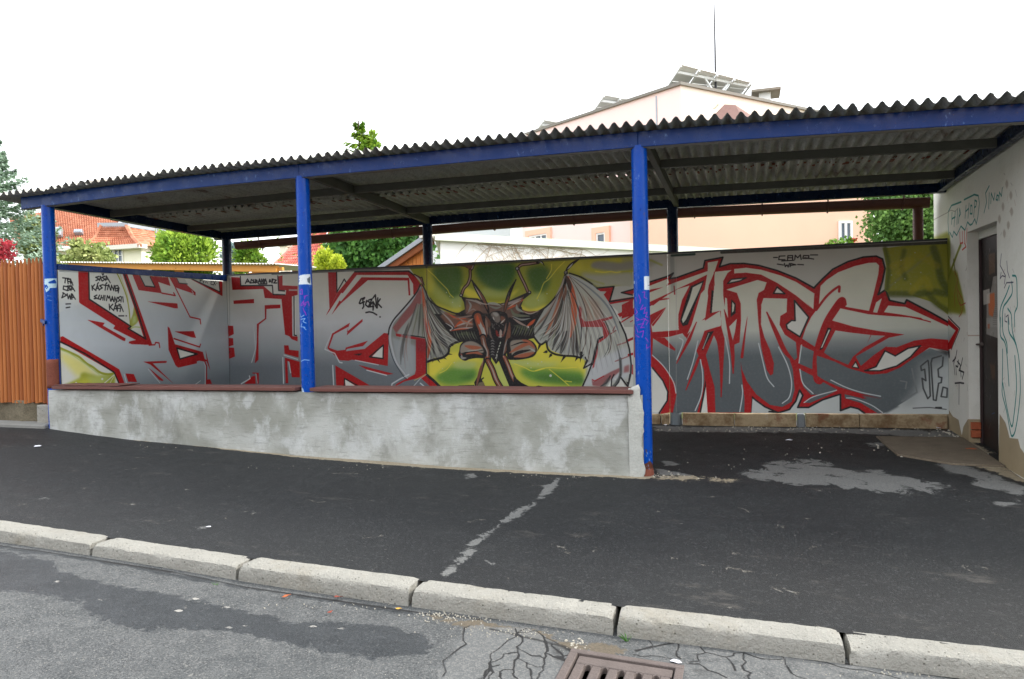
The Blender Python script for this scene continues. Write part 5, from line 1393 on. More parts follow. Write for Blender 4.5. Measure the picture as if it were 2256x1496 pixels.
dS0 50,70,110 0.5 7 2 1819,314 1813,294
dS0 96,84,84 0.5 6 2 1551,563 1564,518
dS0 96,84,84 0.5 6 2 1553,678 1577,651
dS0 50,70,110 0.5 7 2 1856,531 1867,472
dS0 96,84,84 0.5 6 2 1794,888 1797,866
dS0 96,84,84 0.5 6 2 1763,746 1780,698
dS0 50,70,110 0.5 6 2 1558,662 1552,632
dS0 96,84,84 0.5 6 2 1568,540 1592,488
dS0 96,84,84 0.5 6 2 1794,866 1820,808
dS0 50,70,110 0.5 6 2 1631,665 1630,616
dP0 96,66,40 0.6 0 8 1713,738 1566,737 1569,615 1657,608
dS0 44,80,130 1 8 4 1665,302 1591,321
dS0 110,92,84 0.5 7 1 1849,523 1829,478
dS0 170,166,160 0.5 7 1 1848,759 1849,715
dS0 110,92,84 0.5 6 1 1744,608 1705,586
dS0 170,166,160 0.5 6 1 1702,211 1750,157
dS0 110,92,84 0.5 6 1 1752,964 1774,923
dS0 170,166,160 0.5 6 1 1689,465 1729,417
dS0 110,92,84 0.5 6 1 1587,590 1614,566
dS0 170,166,160 0.5 6 1 1684,1639 1641,1610
dS0 110,92,84 0.5 6 1 1521,1430 1508,1390
dS0 170,166,160 0.5 6 1 1635,1025 1683,997
dS0 110,92,84 0.5 6 1 1748,115 1702,75
dS0 170,166,160 0.5 6 1 1512,1453 1556,1433
dS0 110,92,84 0.5 6 1 1844,1557 1837,1537
dS0 170,166,160 0.5 6 1 1645,1098 1668,1051
dS0 110,92,84 0.5 7 1 1818,215 1816,178
dS0 170,166,160 0.5 6 1 1826,456 1787,441
dS0 110,92,84 0.5 6 1 1705,627 1709,587
dS0 170,166,160 0.5 6 1 1630,1211 1614,1172
dS0 110,92,84 0.5 6 1 1705,735 1693,707
dS0 170,166,160 0.5 6 1 1829,1049 1802,1011
dS0 110,92,84 0.5 6 1 1838,925 1830,894
dS0 170,166,160 0.5 6 1 1819,630 1800,599
dS0 110,92,84 0.5 6 1 1543,767 1590,742
dS0 170,166,160 0.5 6 1 1600,1608 1556,1569
dS0 110,92,84 0.5 6 1 1583,1454 1632,1414
dS0 170,166,160 0.5 6 1 1682,992 1681,953
dP0 196,192,184 0.8 0 0 1878,1383 1699,1393 1691,1266 1869,1253
dP0 120,86,60 0.6 0 4 1716,1694 1546,1695 1550,1526 1709,1512
gP0 255,-1,-1 0.62 0 23 -656,-202 -599,-217 -579,-506 -601,-744 -606,-959 -653,-1121 -697,-1452 -711,-1660 -700,-1914 -701,-2113 -717,-2228 -773,-2216 -794,-2045 -785,-1834 -801,-1647 -751,-1380 -724,-1091 -664,-869 -661,-644 -658,-400
gP0 255,-1,-1 0.74 0 78 678,197 814,485 1018,864 1274,961 1459,733 1500,528 1707,628 1895,445 2047,314 2153,45 1792,-97 1653,-88 1458,-50 1226,8 1045,41 793,73
gP0 255,-1,-1 0.76 0 67 2141,1043 2339,1051 2550,677 2613,353 2636,58 2615,-3 2399,148 2234,256 2351,488 2204,746
gP0 255,-1,-1 0.8 0 26 55,564 188,540 234,420 98,327
gP0 255,-1,-1 0.9 0 26 39,273 222,149 365,58 100,-16
gP0 255,-1,-1 0.7 0 36 2184,-150 2493,-31 2456,-150 2295,-216
gP0 255,-1,-1 0.7 0 31 1772,1782 2018,1888 2025,1714 1817,1571
gP0 255,-1,-1 0.9 0 52 -229,2500 1002,2544 2655,2535 2734,2083 2519,2117 1840,2273 992,2222 -185,2122
gP0 255,-1,-1 0.6 0 52 -619,-1991 -542,-1914 -461,-2006 -542,-2063
gP0 255,-1,-1 0.7 0 36 -2544,-1964 -2456,-1907 -2376,-1981 -2468,-2011
gP0 255,-1,-1 0.6 0 36 -3999,-1825 -3970,-1744 -3881,-1808 -3934,-1861
gP0 255,-1,-1 0.6 0 36 1193,-945 1281,-936 1259,-1019
gP0 255,-1,-1 0.6 0 36 -1425,-301 -1299,-229 -1181,-346 -1299,-429
gP0 -1,-1,255 1 0 18 -5900,0 -4900,-75 -4000,-85 -3000,-150 -2000,-170 -1000,-150 0,-140 60,-60 60,60 -5900,60
gP0 -1,-1,255 0.9 0 78 2304,1182 2668,1087 2723,320 2582,-102 2635,423 2509,741
gP0 -1,-1,255 0.6 0 52 52,100 728,54 728,-17 84,-173
gP0 -1,-1,255 0.8 0 52 2045,1826 2734,2083 2738,1448 2133,1330
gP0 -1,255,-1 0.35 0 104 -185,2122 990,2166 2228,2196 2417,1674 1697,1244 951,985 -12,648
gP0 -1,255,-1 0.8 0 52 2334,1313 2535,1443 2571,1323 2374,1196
gP0 -1,255,-1 1 0 46 -3565,-2569 -3384,-2543 -2928,-2580 -2704,-2689 -2376,-2738 -2202,-2737 -1868,-2736 -1590,-2751 -1320,-2775 -1136,-2761 -943,-2689 -820,-2659 -663,-2702 -543,-2777 -535,-2888 -656,-2979 -775,-2991 -947,-2988 -1119,-2996 -1319,-2974 -1503,-2983 -1661,-3027 -1747,-3095 -1881,-3111 -2058,-3090 -2235,-3001 -2422,-2985 -2648,-2966 -2826,-2970 -2996,-2981
gP0 255,-1,-1 0.5 0 4 -1876,-2739 -1860,-2714 -1821,-2717 -1840,-2743
gP0 255,-1,-1 0.5 0 4 -1665,-2768 -1648,-2743 -1611,-2747 -1630,-2772
gP0 255,-1,-1 0.5 0 4 -1841,-2882 -1825,-2859 -1788,-2862 -1806,-2886
gP0 255,-1,-1 0.5 0 4 -1502,-2952 -1485,-2930 -1451,-2933 -1470,-2955
gP0 255,-1,-1 0.5 0 4 -1440,-2907 -1423,-2885 -1389,-2888 -1408,-2911
gP0 255,-1,-1 0.5 0 4 -1165,-2804 -1147,-2781 -1114,-2785 -1134,-2808
gP0 255,-1,-1 0.5 0 4 -2277,-2909 -2264,-2885 -2224,-2888 -2239,-2913
gP0 255,-1,-1 0.5 0 4 -2672,-2807 -2660,-2781 -2616,-2785 -2630,-2811
gP0 255,-1,-1 0.5 0 4 -2807,-2706 -2795,-2679 -2748,-2683 -2763,-2712
gP0 255,-1,-1 0.5 0 4 -1031,-2775 -1012,-2752 -980,-2756 -1000,-2779
gP0 255,-1,-1 0.5 0 4 -2065,-2683 -2050,-2657 -2009,-2661 -2027,-2688
hP0 -1,-1,255 1 0 20 -477,-2539 -224,-2475 -48,-2582 19,-2694 31,-2896 -121,-3169 -336,-3251 -436,-2998 -454,-2789
hP0 -1,-1,255 0.6 0 20 264,-2557 322,-2405 648,-2259 1022,-2300 1788,-2285 1666,-2676 560,-3055 476,-2596
hS0 255,-1,-1 1 5 1 -477,-2538 -493,-2564 -484,-2594 -475,-2627 -450,-2692 -428,-2714 -425,-2725 -436,-2757 -446,-2831 -457,-2903 -432,-2946 -410,-2981 -405,-3025
hS0 255,-1,-1 0.8 9 5 -425,-2725 -436,-2757 -446,-2831
hS0 255,-1,-1 1 5 1 -224,-2475 -243,-2509 -249,-2545 -244,-2577 -264,-2618 -267,-2639 -271,-2664 -279,-2721 -295,-2772 -284,-2806 -275,-2819 -273,-2831 -271,-2850 -259,-2872 -250,-2918 -248,-2971 -284,-3017 -278,-3044 -255,-3071 -253,-3087 -239,-3111
hS0 255,-1,-1 0.8 9 5 -271,-2850 -259,-2872 -250,-2918
hS0 255,-1,-1 1 6 1 -272,-2494 -261,-2517 -254,-2531 -249,-2545 -231,-2556 -212,-2580 -201,-2614 -204,-2647 -211,-2670 -199,-2694 -192,-2717 -179,-2741 -176,-2770 -181,-2795 -174,-2824 -168,-2842 -163,-2871 -152,-2894 -155,-2905 -142,-2925 -123,-2939
hS0 255,-1,-1 0.8 9 5 -179,-2741 -176,-2770 -181,-2795
hS0 255,-1,-1 1 5 1 -271,-2850 -253,-2825 -238,-2793 -239,-2769 -242,-2751 -225,-2745 -216,-2732 -203,-2726 -190,-2722
hS0 255,-1,-1 0.8 9 5 -225,-2745 -216,-2732 -203,-2726
hS0 255,-1,-1 1 4 1 -248,-2537 -234,-2527 -215,-2518 -197,-2500 -178,-2483 -156,-2503 -140,-2521 -122,-2539 -96,-2552 -81,-2557 -70,-2564 -63,-2572 -47,-2582
hS0 255,-1,-1 1 6 1 -137,-2518 -109,-2574 -82,-2642 -76,-2664 -80,-2688 -68,-2714 -70,-2740 -56,-2785 -57,-2809 -47,-2834 -56,-2866 -50,-2886 -52,-2928
hS0 255,-1,-1 0.8 9 5 -109,-2574 -82,-2642 -76,-2664
hS0 255,-1,-1 1 5 1 -211,-2670 -204,-2677 -198,-2687 -163,-2706 -128,-2729 -110,-2726 -94,-2718 -83,-2729 -67,-2736
hS0 255,-1,-1 0.8 9 5 -128,-2729 -110,-2726 -94,-2718
hS0 255,-1,-1 1 4 1 -176,-2770 -147,-2786 -114,-2807 -97,-2811 -83,-2819 -73,-2815 -66,-2811 -57,-2810 -48,-2806
hS0 255,-1,-1 1 5 1 -80,-2688 -69,-2689 -59,-2692 -38,-2707 -16,-2707 -11,-2698 -2,-2689 5,-2683 14,-2673
hS0 255,-1,-1 0.8 9 5 -38,-2707 -16,-2707 -11,-2698
hS0 255,-1,-1 1 5 1 -271,-2850 -257,-2885 -231,-2923 -237,-2956 -226,-2995
hS0 255,-1,-1 0.8 9 5 -271,-2850 -257,-2885 -231,-2923
hS0 255,-1,-1 1 5 1 -163,-2871 -176,-2878 -190,-2882 -200,-2889 -208,-2909 -200,-2922 -196,-2939 -195,-2946 -181,-2962
hS0 255,-1,-1 0.8 9 5 -200,-2922 -196,-2939 -195,-2946
hS0 255,-1,-1 1 5 1 -75,-2592 -73,-2597 -73,-2607 -40,-2641 -17,-2663 -2,-2685 0,-2695 3,-2711 6,-2720
hS0 255,-1,-1 1 5 1 -129,-2795 -119,-2830 -112,-2840 -101,-2843 -90,-2863 -84,-2887 -80,-2901 -70,-2919 -85,-2941
hS0 255,-1,-1 0.8 9 5 -101,-2843 -90,-2863 -84,-2887
hS0 255,-1,-1 1 5 1 -251,-3004 -247,-2980 -254,-2961 -258,-2941 -262,-2922 -259,-2902 -252,-2883 -236,-2862 -227,-2854
hS0 255,-1,-1 0.8 9 5 -254,-2961 -258,-2941 -262,-2922
hS0 255,-1,-1 1 6 1 322,-2404 334,-2391 351,-2385 375,-2385 416,-2352 444,-2359 463,-2362 486,-2309 571,-2310 605,-2311 626,-2290 661,-2263 686,-2245 698,-2257 717,-2273 720,-2284 744,-2300 770,-2308 811,-2329 837,-2341 872,-2373 914,-2375 968,-2373 1057,-2380 1099,-2405 1150,-2410 1192,-2399 1270,-2413 1343,-2441
hS0 255,-1,-1 0.8 9 5 416,-2352 444,-2359 463,-2362
hS0 255,-1,-1 1 6 1 417,-2362 452,-2411 453,-2437 452,-2463 448,-2494 450,-2511 452,-2528 467,-2548 472,-2553
hS0 255,-1,-1 0.8 9 5 450,-2511 452,-2528 467,-2548
hS0 255,-1,-1 1 6 1 542,-2319 558,-2357 543,-2405 558,-2441 568,-2454 553,-2473 535,-2485 536,-2513 545,-2550 536,-2554 527,-2558 517,-2561 510,-2571
hS0 255,-1,-1 1 6 1 568,-2454 600,-2458 614,-2463 630,-2470 652,-2470 680,-2447 683,-2420 702,-2408 725,-2400 765,-2425 796,-2437 836,-2427 870,-2418
hS0 255,-1,-1 0.8 9 5 725,-2400 765,-2425 796,-2437
hS0 255,-1,-1 1 6 1 725,-2400 720,-2429 721,-2469 732,-2491 716,-2535 724,-2572 750,-2585 739,-2618 742,-2648
hS0 255,-1,-1 0.8 9 5 716,-2535 724,-2572 750,-2585
hS0 255,-1,-1 1 5 1 511,-2583 528,-2582 545,-2574 567,-2594 585,-2621 623,-2632 645,-2652 654,-2658 657,-2661
hS0 255,-1,-1 0.8 9 5 511,-2583 528,-2582 545,-2574
hS0 255,-1,-1 1 5 1 652,-2470 667,-2500 677,-2527 683,-2548 690,-2585
hS0 255,-1,-1 0.8 9 5 677,-2527 683,-2548 690,-2585
hS0 255,-1,-1 1 4 1 282,-2550 309,-2508 345,-2457 331,-2428 322,-2404
hS0 255,-1,-1 1 5 1 872,-2373 885,-2397 887,-2453 895,-2486 901,-2514 906,-2533 925,-2555 951,-2563 965,-2573
hS0 255,-1,-1 0.8 9 5 895,-2486 901,-2514 906,-2533
hS0 255,-1,-1 1 5 1 276,-2575 284,-2574 293,-2574 306,-2584 325,-2581 351,-2560 383,-2558 432,-2562 474,-2574
hS0 255,-1,-1 0.6 22 14 -378,-2537 -24,-2596 37,-2642 37,-2730 -17,-2708
gP0 -1,-1,255 0.9 0 31 -751,-2462 -580,-2480 -356,-2474 -179,-2484 -57,-2547 236,-2497 283,-2551 254,-2615 59,-2611 -61,-2611 -272,-2531 -545,-2566 -694,-2537
hS0 255,-1,-1 0.85 22 6 -3676,-2488 -3487,-2464
hS0 255,-1,-1 0.85 10 6 -3487,-2464 -3103,-2460
hS0 255,-1,-1 0.85 10 6 -3103,-2460 -2702,-2474
hS0 255,-1,-1 0.85 22 6 -2702,-2474 -2220,-2472
hS0 255,-1,-1 0.85 10 6 -2220,-2472 -1715,-2504
hS0 255,-1,-1 0.85 16 6 -1715,-2504 -1258,-2489
hS0 255,-1,-1 0.85 16 6 -1258,-2489 -771,-2482
hS0 255,-1,-1 0.85 10 6 -771,-2482 -453,-2452
hS0 255,-1,-1 0.8 14 6 280,-2533 569,-2270
hS0 255,-1,-1 0.8 14 6 569,-2270 1122,-2364
hS0 255,-1,-1 0.8 14 6 1122,-2364 1362,-2347
hS0 255,-1,-1 0.8 14 6 1362,-2347 1768,-2350
hP0 255,-1,-1 0.45 0 20 -113,-2569 -1,-2611 30,-2817 19,-2885 -43,-2718
hP0 255,-1,-1 0.4 0 20 484,-2580 585,-2601 657,-2661 538,-2717
gP0 -1,255,-1 1 0 20 -3685,-2482 -3504,-2452 -2715,-2463 -1723,-2494 -775,-2472 -583,-2470 -568,-2509 -755,-2516 -1691,-2536 -2666,-2509 -3447,-2495
hS0 -1,255,-1 0.514193 5 2 -3537,-1073 -3520,-1067
hS0 -1,255,-1 0.674716 5 2 -89,-389 -83,-388
hS0 -1,255,-1 0.686712 5 2 976,-853 982,-852
hS0 -1,255,-1 0.780813 5 2 2105,-535 2110,-533
hS0 -1,255,-1 0.569995 10 2 612,-152 628,-148
hS0 -1,255,-1 0.619135 8 2 -1209,-1966 -1197,-1962
hS0 -1,255,-1 0.676743 10 2 1008,-1088 1013,-1086
hS0 -1,255,-1 0.333168 5 2 1720,-243 1734,-239
hS0 -1,255,-1 0.742922 5 2 612,-1319 617,-1318
hS0 -1,255,-1 0.435705 6 2 736,-1689 741,-1687
hS0 -1,255,-1 0.659019 6 2 -748,-76 -730,-72
hS0 -1,255,-1 0.568646 6 2 1404,-775 1417,-771
hS0 -1,255,-1 0.467203 6 2 -5119,-1064 -5112,-1061
hS0 -1,255,-1 0.757573 6 2 -1451,-42 -1444,-40
hS0 -1,255,-1 0.304029 8 2 1419,-498 1434,-494
hS0 -1,255,-1 0.393812 10 2 -3167,-2174 -3162,-2172
hS0 -1,255,-1 0.544904 5 2 1829,-305 1836,-303
hS0 -1,255,-1 0.660416 8 2 -1200,-771 -1191,-769
hS0 -1,255,-1 0.435679 8 2 -1144,-1636 -1138,-1634
hS0 -1,255,-1 0.437565 10 2 1894,-757 1899,-756
hS0 -1,255,-1 0.308213 8 2 -4625,-1226 -4616,-1223
hS0 -1,255,-1 0.408569 10 2 -396,-225 -389,-223
hS0 -1,255,-1 0.788192 10 2 -5335,-535 -5317,-527
hS0 -1,255,-1 0.790981 8 2 -4408,-438 -4388,-431
hS0 -1,255,-1 0.503041 10 2 339,-157 348,-155
hS0 -1,255,-1 0.524403 10 2 174,-1200 188,-1196
hS0 -1,255,-1 0.391676 10 2 225,-1214 233,-1212
hS0 -1,255,-1 0.552449 10 2 -4096,-1398 -4089,-1396
hS0 -1,255,-1 0.779482 5 2 248,-2005 254,-2003
hS0 -1,255,-1 0.678747 8 2 -3562,-710 -3555,-708
hS0 -1,255,-1 0.524883 5 2 -3112,-1994 -3107,-1992
hS0 -1,255,-1 0.641471 10 2 350,-1057 364,-1053
hS0 -1,255,-1 0.726326 8 2 1656,-1262 1660,-1261
hS0 -1,255,-1 0.356597 5 2 263,-1309 277,-1305
hS0 -1,255,-1 0.410506 6 2 1102,-293 1110,-291
hS0 -1,255,-1 0.775707 8 2 -2884,-2195 -2879,-2193
hS0 -1,255,-1 0.574712 10 2 570,-1713 574,-1711
hS0 -1,255,-1 0.715634 10 2 -1792,-1338 -1787,-1336
hS0 -1,255,-1 0.460494 5 2 1453,-137 1461,-135
hS0 -1,255,-1 0.509764 10 2 -452,-102 -445,-101
hS0 -1,255,-1 0.567874 8 2 298,-1882 310,-1878
hS0 -1,255,-1 0.629855 10 2 -4182,-1323 -4176,-1320
hS0 -1,255,-1 0.66774 10 2 -2375,-1587 -2367,-1584
hS0 -1,255,-1 0.729096 8 2 -4959,-243 -4952,-239
hS0 -1,255,-1 0.733046 6 2 -810,-687 -803,-685
hS0 -1,255,-1 0.535988 10 2 -3216,-480 -3197,-474
hS0 -1,255,-1 0.381264 10 2 37,-1999 41,-1997
hS0 -1,255,-1 0.5178 5 2 -2471,-976 -2464,-973
hS0 -1,255,-1 0.7524 5 2 1835,-877 1840,-876
hS0 -1,255,-1 0.583396 5 2 1806,-2039 1810,-2038
hS0 -1,255,-1 0.790957 8 2 -3779,-1100 -3772,-1098
hS0 -1,255,-1 0.773185 10 2 -1805,-741 -1799,-739
hS0 -1,255,-1 0.774025 5 2 -3010,-429 -3003,-427
hS0 -1,255,-1 0.724092 6 2 -214,-1560 -207,-1558
hS0 -1,255,-1 0.798313 5 2 -137,-461 -131,-460
hS0 -1,255,-1 0.737491 5 2 129,-947 143,-943
hS0 -1,255,-1 0.343964 6 2 -3918,-947 -3908,-944
hS0 -1,255,-1 0.418296 5 2 2289,-621 2302,-618
hS0 -1,255,-1 0.386501 8 2 -3506,-1835 -3491,-1830
hS0 -1,255,-1 0.327632 10 2 1815,-212 1821,-210
hS0 -1,255,-1 0.702237 16 0 214,1015 226,1018
hS0 -1,255,-1 0.629863 12 0 1235,1990 1247,1991
hS0 -1,255,-1 0.447611 12 0 1454,2172 1467,2174
hS0 -1,255,-1 0.881932 8 0 1538,1218 1550,1220
hS0 -1,255,-1 0.583115 16 0 2562,1474 2573,1476
hS0 -1,255,-1 0.44112 12 0 1966,2189 1978,2191
hS0 -1,255,-1 0.644533 12 0 2020,1383 2031,1385
hS0 -1,255,-1 0.647165 8 0 1836,1288 1846,1290
hS0 -1,255,-1 0.395007 12 0 322,1733 335,1735
hS0 -1,255,-1 0.346833 16 0 2007,1324 2018,1326
hS0 -1,255,-1 0.529762 12 0 2725,1989 2736,1991
hS0 -1,255,-1 0.882461 16 0 2468,1498 2479,1500
hS0 -1,255,-1 0.516938 16 0 1896,1897 1907,1899
hS0 -1,255,-1 0.736263 12 0 1969,2528 1982,2529
hS0 -1,255,-1 0.861182 12 0 427,1306 439,1309
hS0 -1,255,-1 0.448632 8 0 309,1053 321,1055
hS0 -1,255,-1 0.608076 8 0 430,1771 442,1774
hS0 -1,255,-1 0.370105 8 0 1501,1131 1512,1134
hS0 -1,255,-1 0.851888 8 0 997,1182 1009,1184
hS0 -1,255,-1 0.40554 16 0 381,1639 393,1641
hS0 -1,255,-1 0.46243 12 0 188,1924 202,1926
hS0 -1,255,-1 0.649507 12 0 2047,1379 2058,1382
hS0 -1,255,-1 0.81464 12 0 736,1160 748,1163
hS0 -1,255,-1 0.697979 16 0 1558,1627 1570,1629
hS0 -1,255,-1 0.789018 16 0 1817,2504 1829,2505
hS0 -1,255,-1 0.768733 16 0 916,1406 928,1409
hS0 -1,255,-1 0.818608 8 0 426,927 437,930
hS0 -1,255,-1 0.630466 16 0 700,1055 712,1058
hS0 -1,255,-1 0.68881 8 0 2298,2075 2310,2077
hS0 -1,255,-1 0.504772 8 0 385,1079 396,1081
hS0 -1,255,-1 0.687655 8 0 2550,1774 2561,1776
hS0 -1,255,-1 0.437279 12 0 525,2201 538,2203
hS0 -1,255,-1 0.611369 12 0 1013,2258 1026,2259
hS0 -1,255,-1 0.353436 8 0 983,1805 995,1807
hS0 -1,255,-1 0.818607 12 0 1677,1992 1689,1994
hS0 -1,255,-1 0.870738 8 0 1019,2036 1032,2037
hS0 -1,255,-1 0.460708 16 0 2152,1809 2163,1810
hS0 -1,255,-1 0.802495 16 0 2466,1341 2477,1343
hS0 -1,255,-1 0.744227 8 0 1990,1797 2001,1799
hS0 -1,255,-1 0.698475 16 0 969,1286 981,1288
hS0 -1,255,-1 0.507436 6 0 -769,-2831 -765,-2830
hS0 -1,255,-1 0.407736 6 0 -1560,-3386 -1557,-3385
hS0 -1,255,-1 0.488425 6 0 -1827,-2710 -1823,-2708
hS0 -1,255,-1 0.53744 6 0 -1756,-2592 -1752,-2591
hS0 -1,255,-1 0.843529 6 0 -958,-2887 -954,-2885
hS0 -1,255,-1 0.636351 6 0 -2164,-3468 -2160,-3467
hS0 -1,255,-1 0.661576 6 0 -1316,-3281 -1312,-3280
hS0 -1,255,-1 0.435226 6 0 -785,-2937 -781,-2936
hS0 -1,255,-1 0.669171 6 0 -1174,-2362 -1170,-2360
hS0 -1,255,-1 0.432816 6 0 -1538,-3005 -1534,-3003
hS0 -1,255,-1 0.542336 6 0 -1482,-3035 -1478,-3034
hS0 -1,255,-1 0.626964 6 0 -1155,-2695 -1151,-2694
hS0 -1,255,-1 0.577518 6 0 -2668,-2668 -2664,-2667
hS0 -1,255,-1 0.745122 6 0 -1342,-3305 -1338,-3304
hS0 -1,255,-1 0.859289 6 0 -2604,-2788 -2600,-2786
hS0 -1,255,-1 0.802336 6 0 -2000,-3549 -1997,-3547
hS0 -1,255,-1 0.822861 6 0 -1298,-2174 -1293,-2173
hS0 -1,255,-1 0.534678 6 0 -1759,-2805 -1755,-2803
hS0 -1,255,-1 0.539116 6 0 -1761,-3167 -1757,-3166
hS0 -1,255,-1 0.842223 6 0 -683,-2883 -679,-2881
hS0 -1,255,-1 0.525908 6 0 -1187,-3009 -1183,-3008
hS0 -1,255,-1 0.715946 6 0 -2884,-2611 -2880,-2609
hS0 -1,255,-1 0.670731 6 0 -1059,-2415 -1054,-2414
hS0 -1,255,-1 0.849659 6 0 -1913,-3181 -1909,-3180
hS0 -1,255,-1 0.854281 6 0 -1309,-2703 -1305,-2701
hS0 -1,255,-1 0.808535 6 0 -1383,-3338 -1379,-3337
hS0 -1,255,-1 0.599086 6 0 -1150,-2914 -1146,-2912
hS0 -1,255,-1 0.739711 6 0 -2054,-2753 -2050,-2751
hS0 -1,255,-1 0.64488 6 0 -1251,-2207 -1247,-2205
hS0 -1,255,-1 0.501724 6 0 -2274,-2771 -2270,-2769
hS0 -1,255,-1 0.799631 6 0 -1067,-2568 -1063,-2567
hS0 -1,255,-1 0.682767 6 0 -1969,-3325 -1966,-3323
hS0 -1,255,-1 0.553317 6 0 -950,-2468 -946,-2466
hS0 -1,255,-1 0.78636 6 0 -2079,-3420 -2076,-3418
hS0 -1,255,-1 0.74728 6 0 -2482,-3200 -2478,-3199
hS0 -1,255,-1 0.585789 6 0 -2415,-2464 -2411,-2462
hS0 -1,255,-1 0.714266 6 0 -1534,-2788 -1530,-2787
hS0 -1,255,-1 0.59743 6 0 -2565,-3165 -2562,-3164
hS0 -1,255,-1 0.845158 6 0 -768,-2956 -765,-2955
hS0 -1,255,-1 0.731877 6 0 -1536,-3141 -1533,-3140
hS0 -1,255,-1 0.749932 6 0 -1079,-2452 -1074,-2451
hS0 -1,255,-1 0.535388 6 0 -1777,-2780 -1773,-2779
hS0 -1,255,-1 0.681812 6 0 -2631,-2947 -2627,-2946
hS0 -1,255,-1 0.843096 6 0 -1131,-2085 -1126,-2083
hS0 -1,255,-1 0.638641 6 0 -994,-2953 -990,-2951
hS0 -1,255,-1 0.783568 6 0 -1623,-2979 -1619,-2977
hS0 -1,255,-1 0.845259 6 0 -1424,-1827 -1419,-1825
hS0 -1,255,-1 0.553922 6 0 -886,-3075 -882,-3073
hS0 -1,255,-1 0.828894 6 0 -1662,-3328 -1659,-3327
hS0 -1,255,-1 0.537435 6 0 -1908,-2837 -1904,-2835
hS0 -1,255,-1 0.554877 6 0 -2724,-2697 -2719,-2696
hS0 -1,255,-1 0.780128 6 0 -2095,-3176 -2091,-3175
hS0 -1,255,-1 0.514579 6 0 -1844,-2579 -1840,-2577
hS0 -1,255,-1 0.607001 6 0 -2131,-2457 -2126,-2456
hS0 -1,255,-1 0.776216 6 0 -2025,-3297 -2021,-3296
hS0 -1,255,-1 0.563453 6 0 -2855,-2732 -2850,-2730
hS0 -1,255,-1 0.634281 6 0 -1766,-3431 -1763,-3430
hS0 -1,255,-1 0.728314 6 0 -2691,-3029 -2687,-3027
hS0 -1,255,-1 0.858288 6 0 -1062,-2380 -1058,-2378
hS0 -1,255,-1 0.755648 6 0 -2562,-2788 -2558,-2786'''
for ln in STROKES.split('\n'):
    t=ln.split()
    col=t[1] if t[1] in GR else (PAL[t[1]] if t[1] in PAL else tuple(float(q) for q in t[1].split(',')))
    paint(WALLS[t[0][0]],t[0][1],col,float(t[2]),float(t[3]),float(t[4]),int(t[0][2]),[tuple(map(int,q.split(','))) for q in t[5:]])
def image(key,name,nc=False):
    w=WALLS[key];a=np.ones((w.H,w.W,4),np.float32);a[...,:3]=np.clip(w.a/255,0,1)
    im=bpy.data.images.new(name,w.W,w.H)
    if nc:im.colorspace_settings.name='Non-Color'
    im.pixels.foreach_set(a[::-1].ravel());im.update();im.pack();return im
IMG={k:image(k,n,k in 'gh') for k,n in (('b','mural back'),('s','mural side'),('w','wall writing'),('g','ground wear'),('h','ground cracks'),('d','door posters'),('1','post one'),('2','post two'),('3','post three'))}
def uvw(key,iu,iv):
    w=WALLS[key];return lambda p:((p[iu]-w.u0)/(w.W/w.RES),1-(w.v1-p[iv])/(w.H/w.RES))
# ------------------------------------------------------------ materials
def mural_mat(name,im):
    n=N(name,.45,.4).world();c=n.img(im)
    c=n.mix(n.ramp(n.noise(3,6,.65),.35,.75,0,.22),c,n.mix(1.,c,(.72,.72,.68,1),'MULTIPLY'))
    c=n.mix(n.ramp(n.noise(40,3,.6),.45,.7,0,.05),c,(.5,.5,.48,1));n.color(c)
    n.rough(n.ramp(n.noise(5,4),.3,.7,.38,.6));n.bump(n.noise(1.2,2),.25,.03);n.bump(n.noise(160,3),.06,.004);return n.m
M_MB=mural_mat('mural paint',IMG['b']);M_MS=mural_mat('mural paint side',IMG['s'])
def postmat(name,im=None,col=(0,66,158)):
    n=N(name,.28,.22).world();c=n.img(im) if im else srgb(*col)
    c=n.mix(n.ramp(n.noise(5,7,.75,(1,1,.35)),.52,.7,0,.5),c,n.mix(1.,c,(.6,.66,.72,1),'MULTIPLY'));c=n.mix(n.ramp(n.noise(38,6,.75),.625,.66,0,.8),c,srgb(84,66,60));c=n.mix(n.ramp(n.noise(24,6,.75,(1,1,.5)),.62,.66,0,.5),c,srgb(100,132,184));n.color(c)
    n.rough(n.ramp(n.noise(9,4),.3,.7,.2,.42));n.bump(n.noise(60,3),.12,.003);return n.m
M_P=[postmat('glossy blue post paint',IMG[k]) for k in '123']
M_BLUE=postmat('blue steel paint',None,(0,46,108));M_BLUESH=postmat('dark blue steel paint',None,(4,26,58))  # back posts: same blue paint, shade under the roof mixed into its colour
n=N('corrugated steel',.62,.35,0).world()
c=n.mix(n.noise(5,6,.7),srgb(136,137,132),srgb(196,195,186));c=n.mix(n.ramp(n.noise(3,5,.7,(1,.4,1)),.56,.72,0,.8),c,srgb(92,58,36));c=n.mix(n.ramp(n.noise(40,3),.4,.7,0,.35),c,srgb(50,50,48));n.color(c);n.bump(n.noise(50,4),.2,.004);M_SHEET=n.m
M_PURL=simple('dark steel purlin',(86,85,80),.7,.3,var=.35,scale=8,bump=.15)
M_LIP=simple('grey steel flange',(120,116,108),.6,.4,var=.25,scale=9)
M_GUT=simple('brown gutter',(92,46,34),.45,.5,var=.3,scale=5,bump=.05)
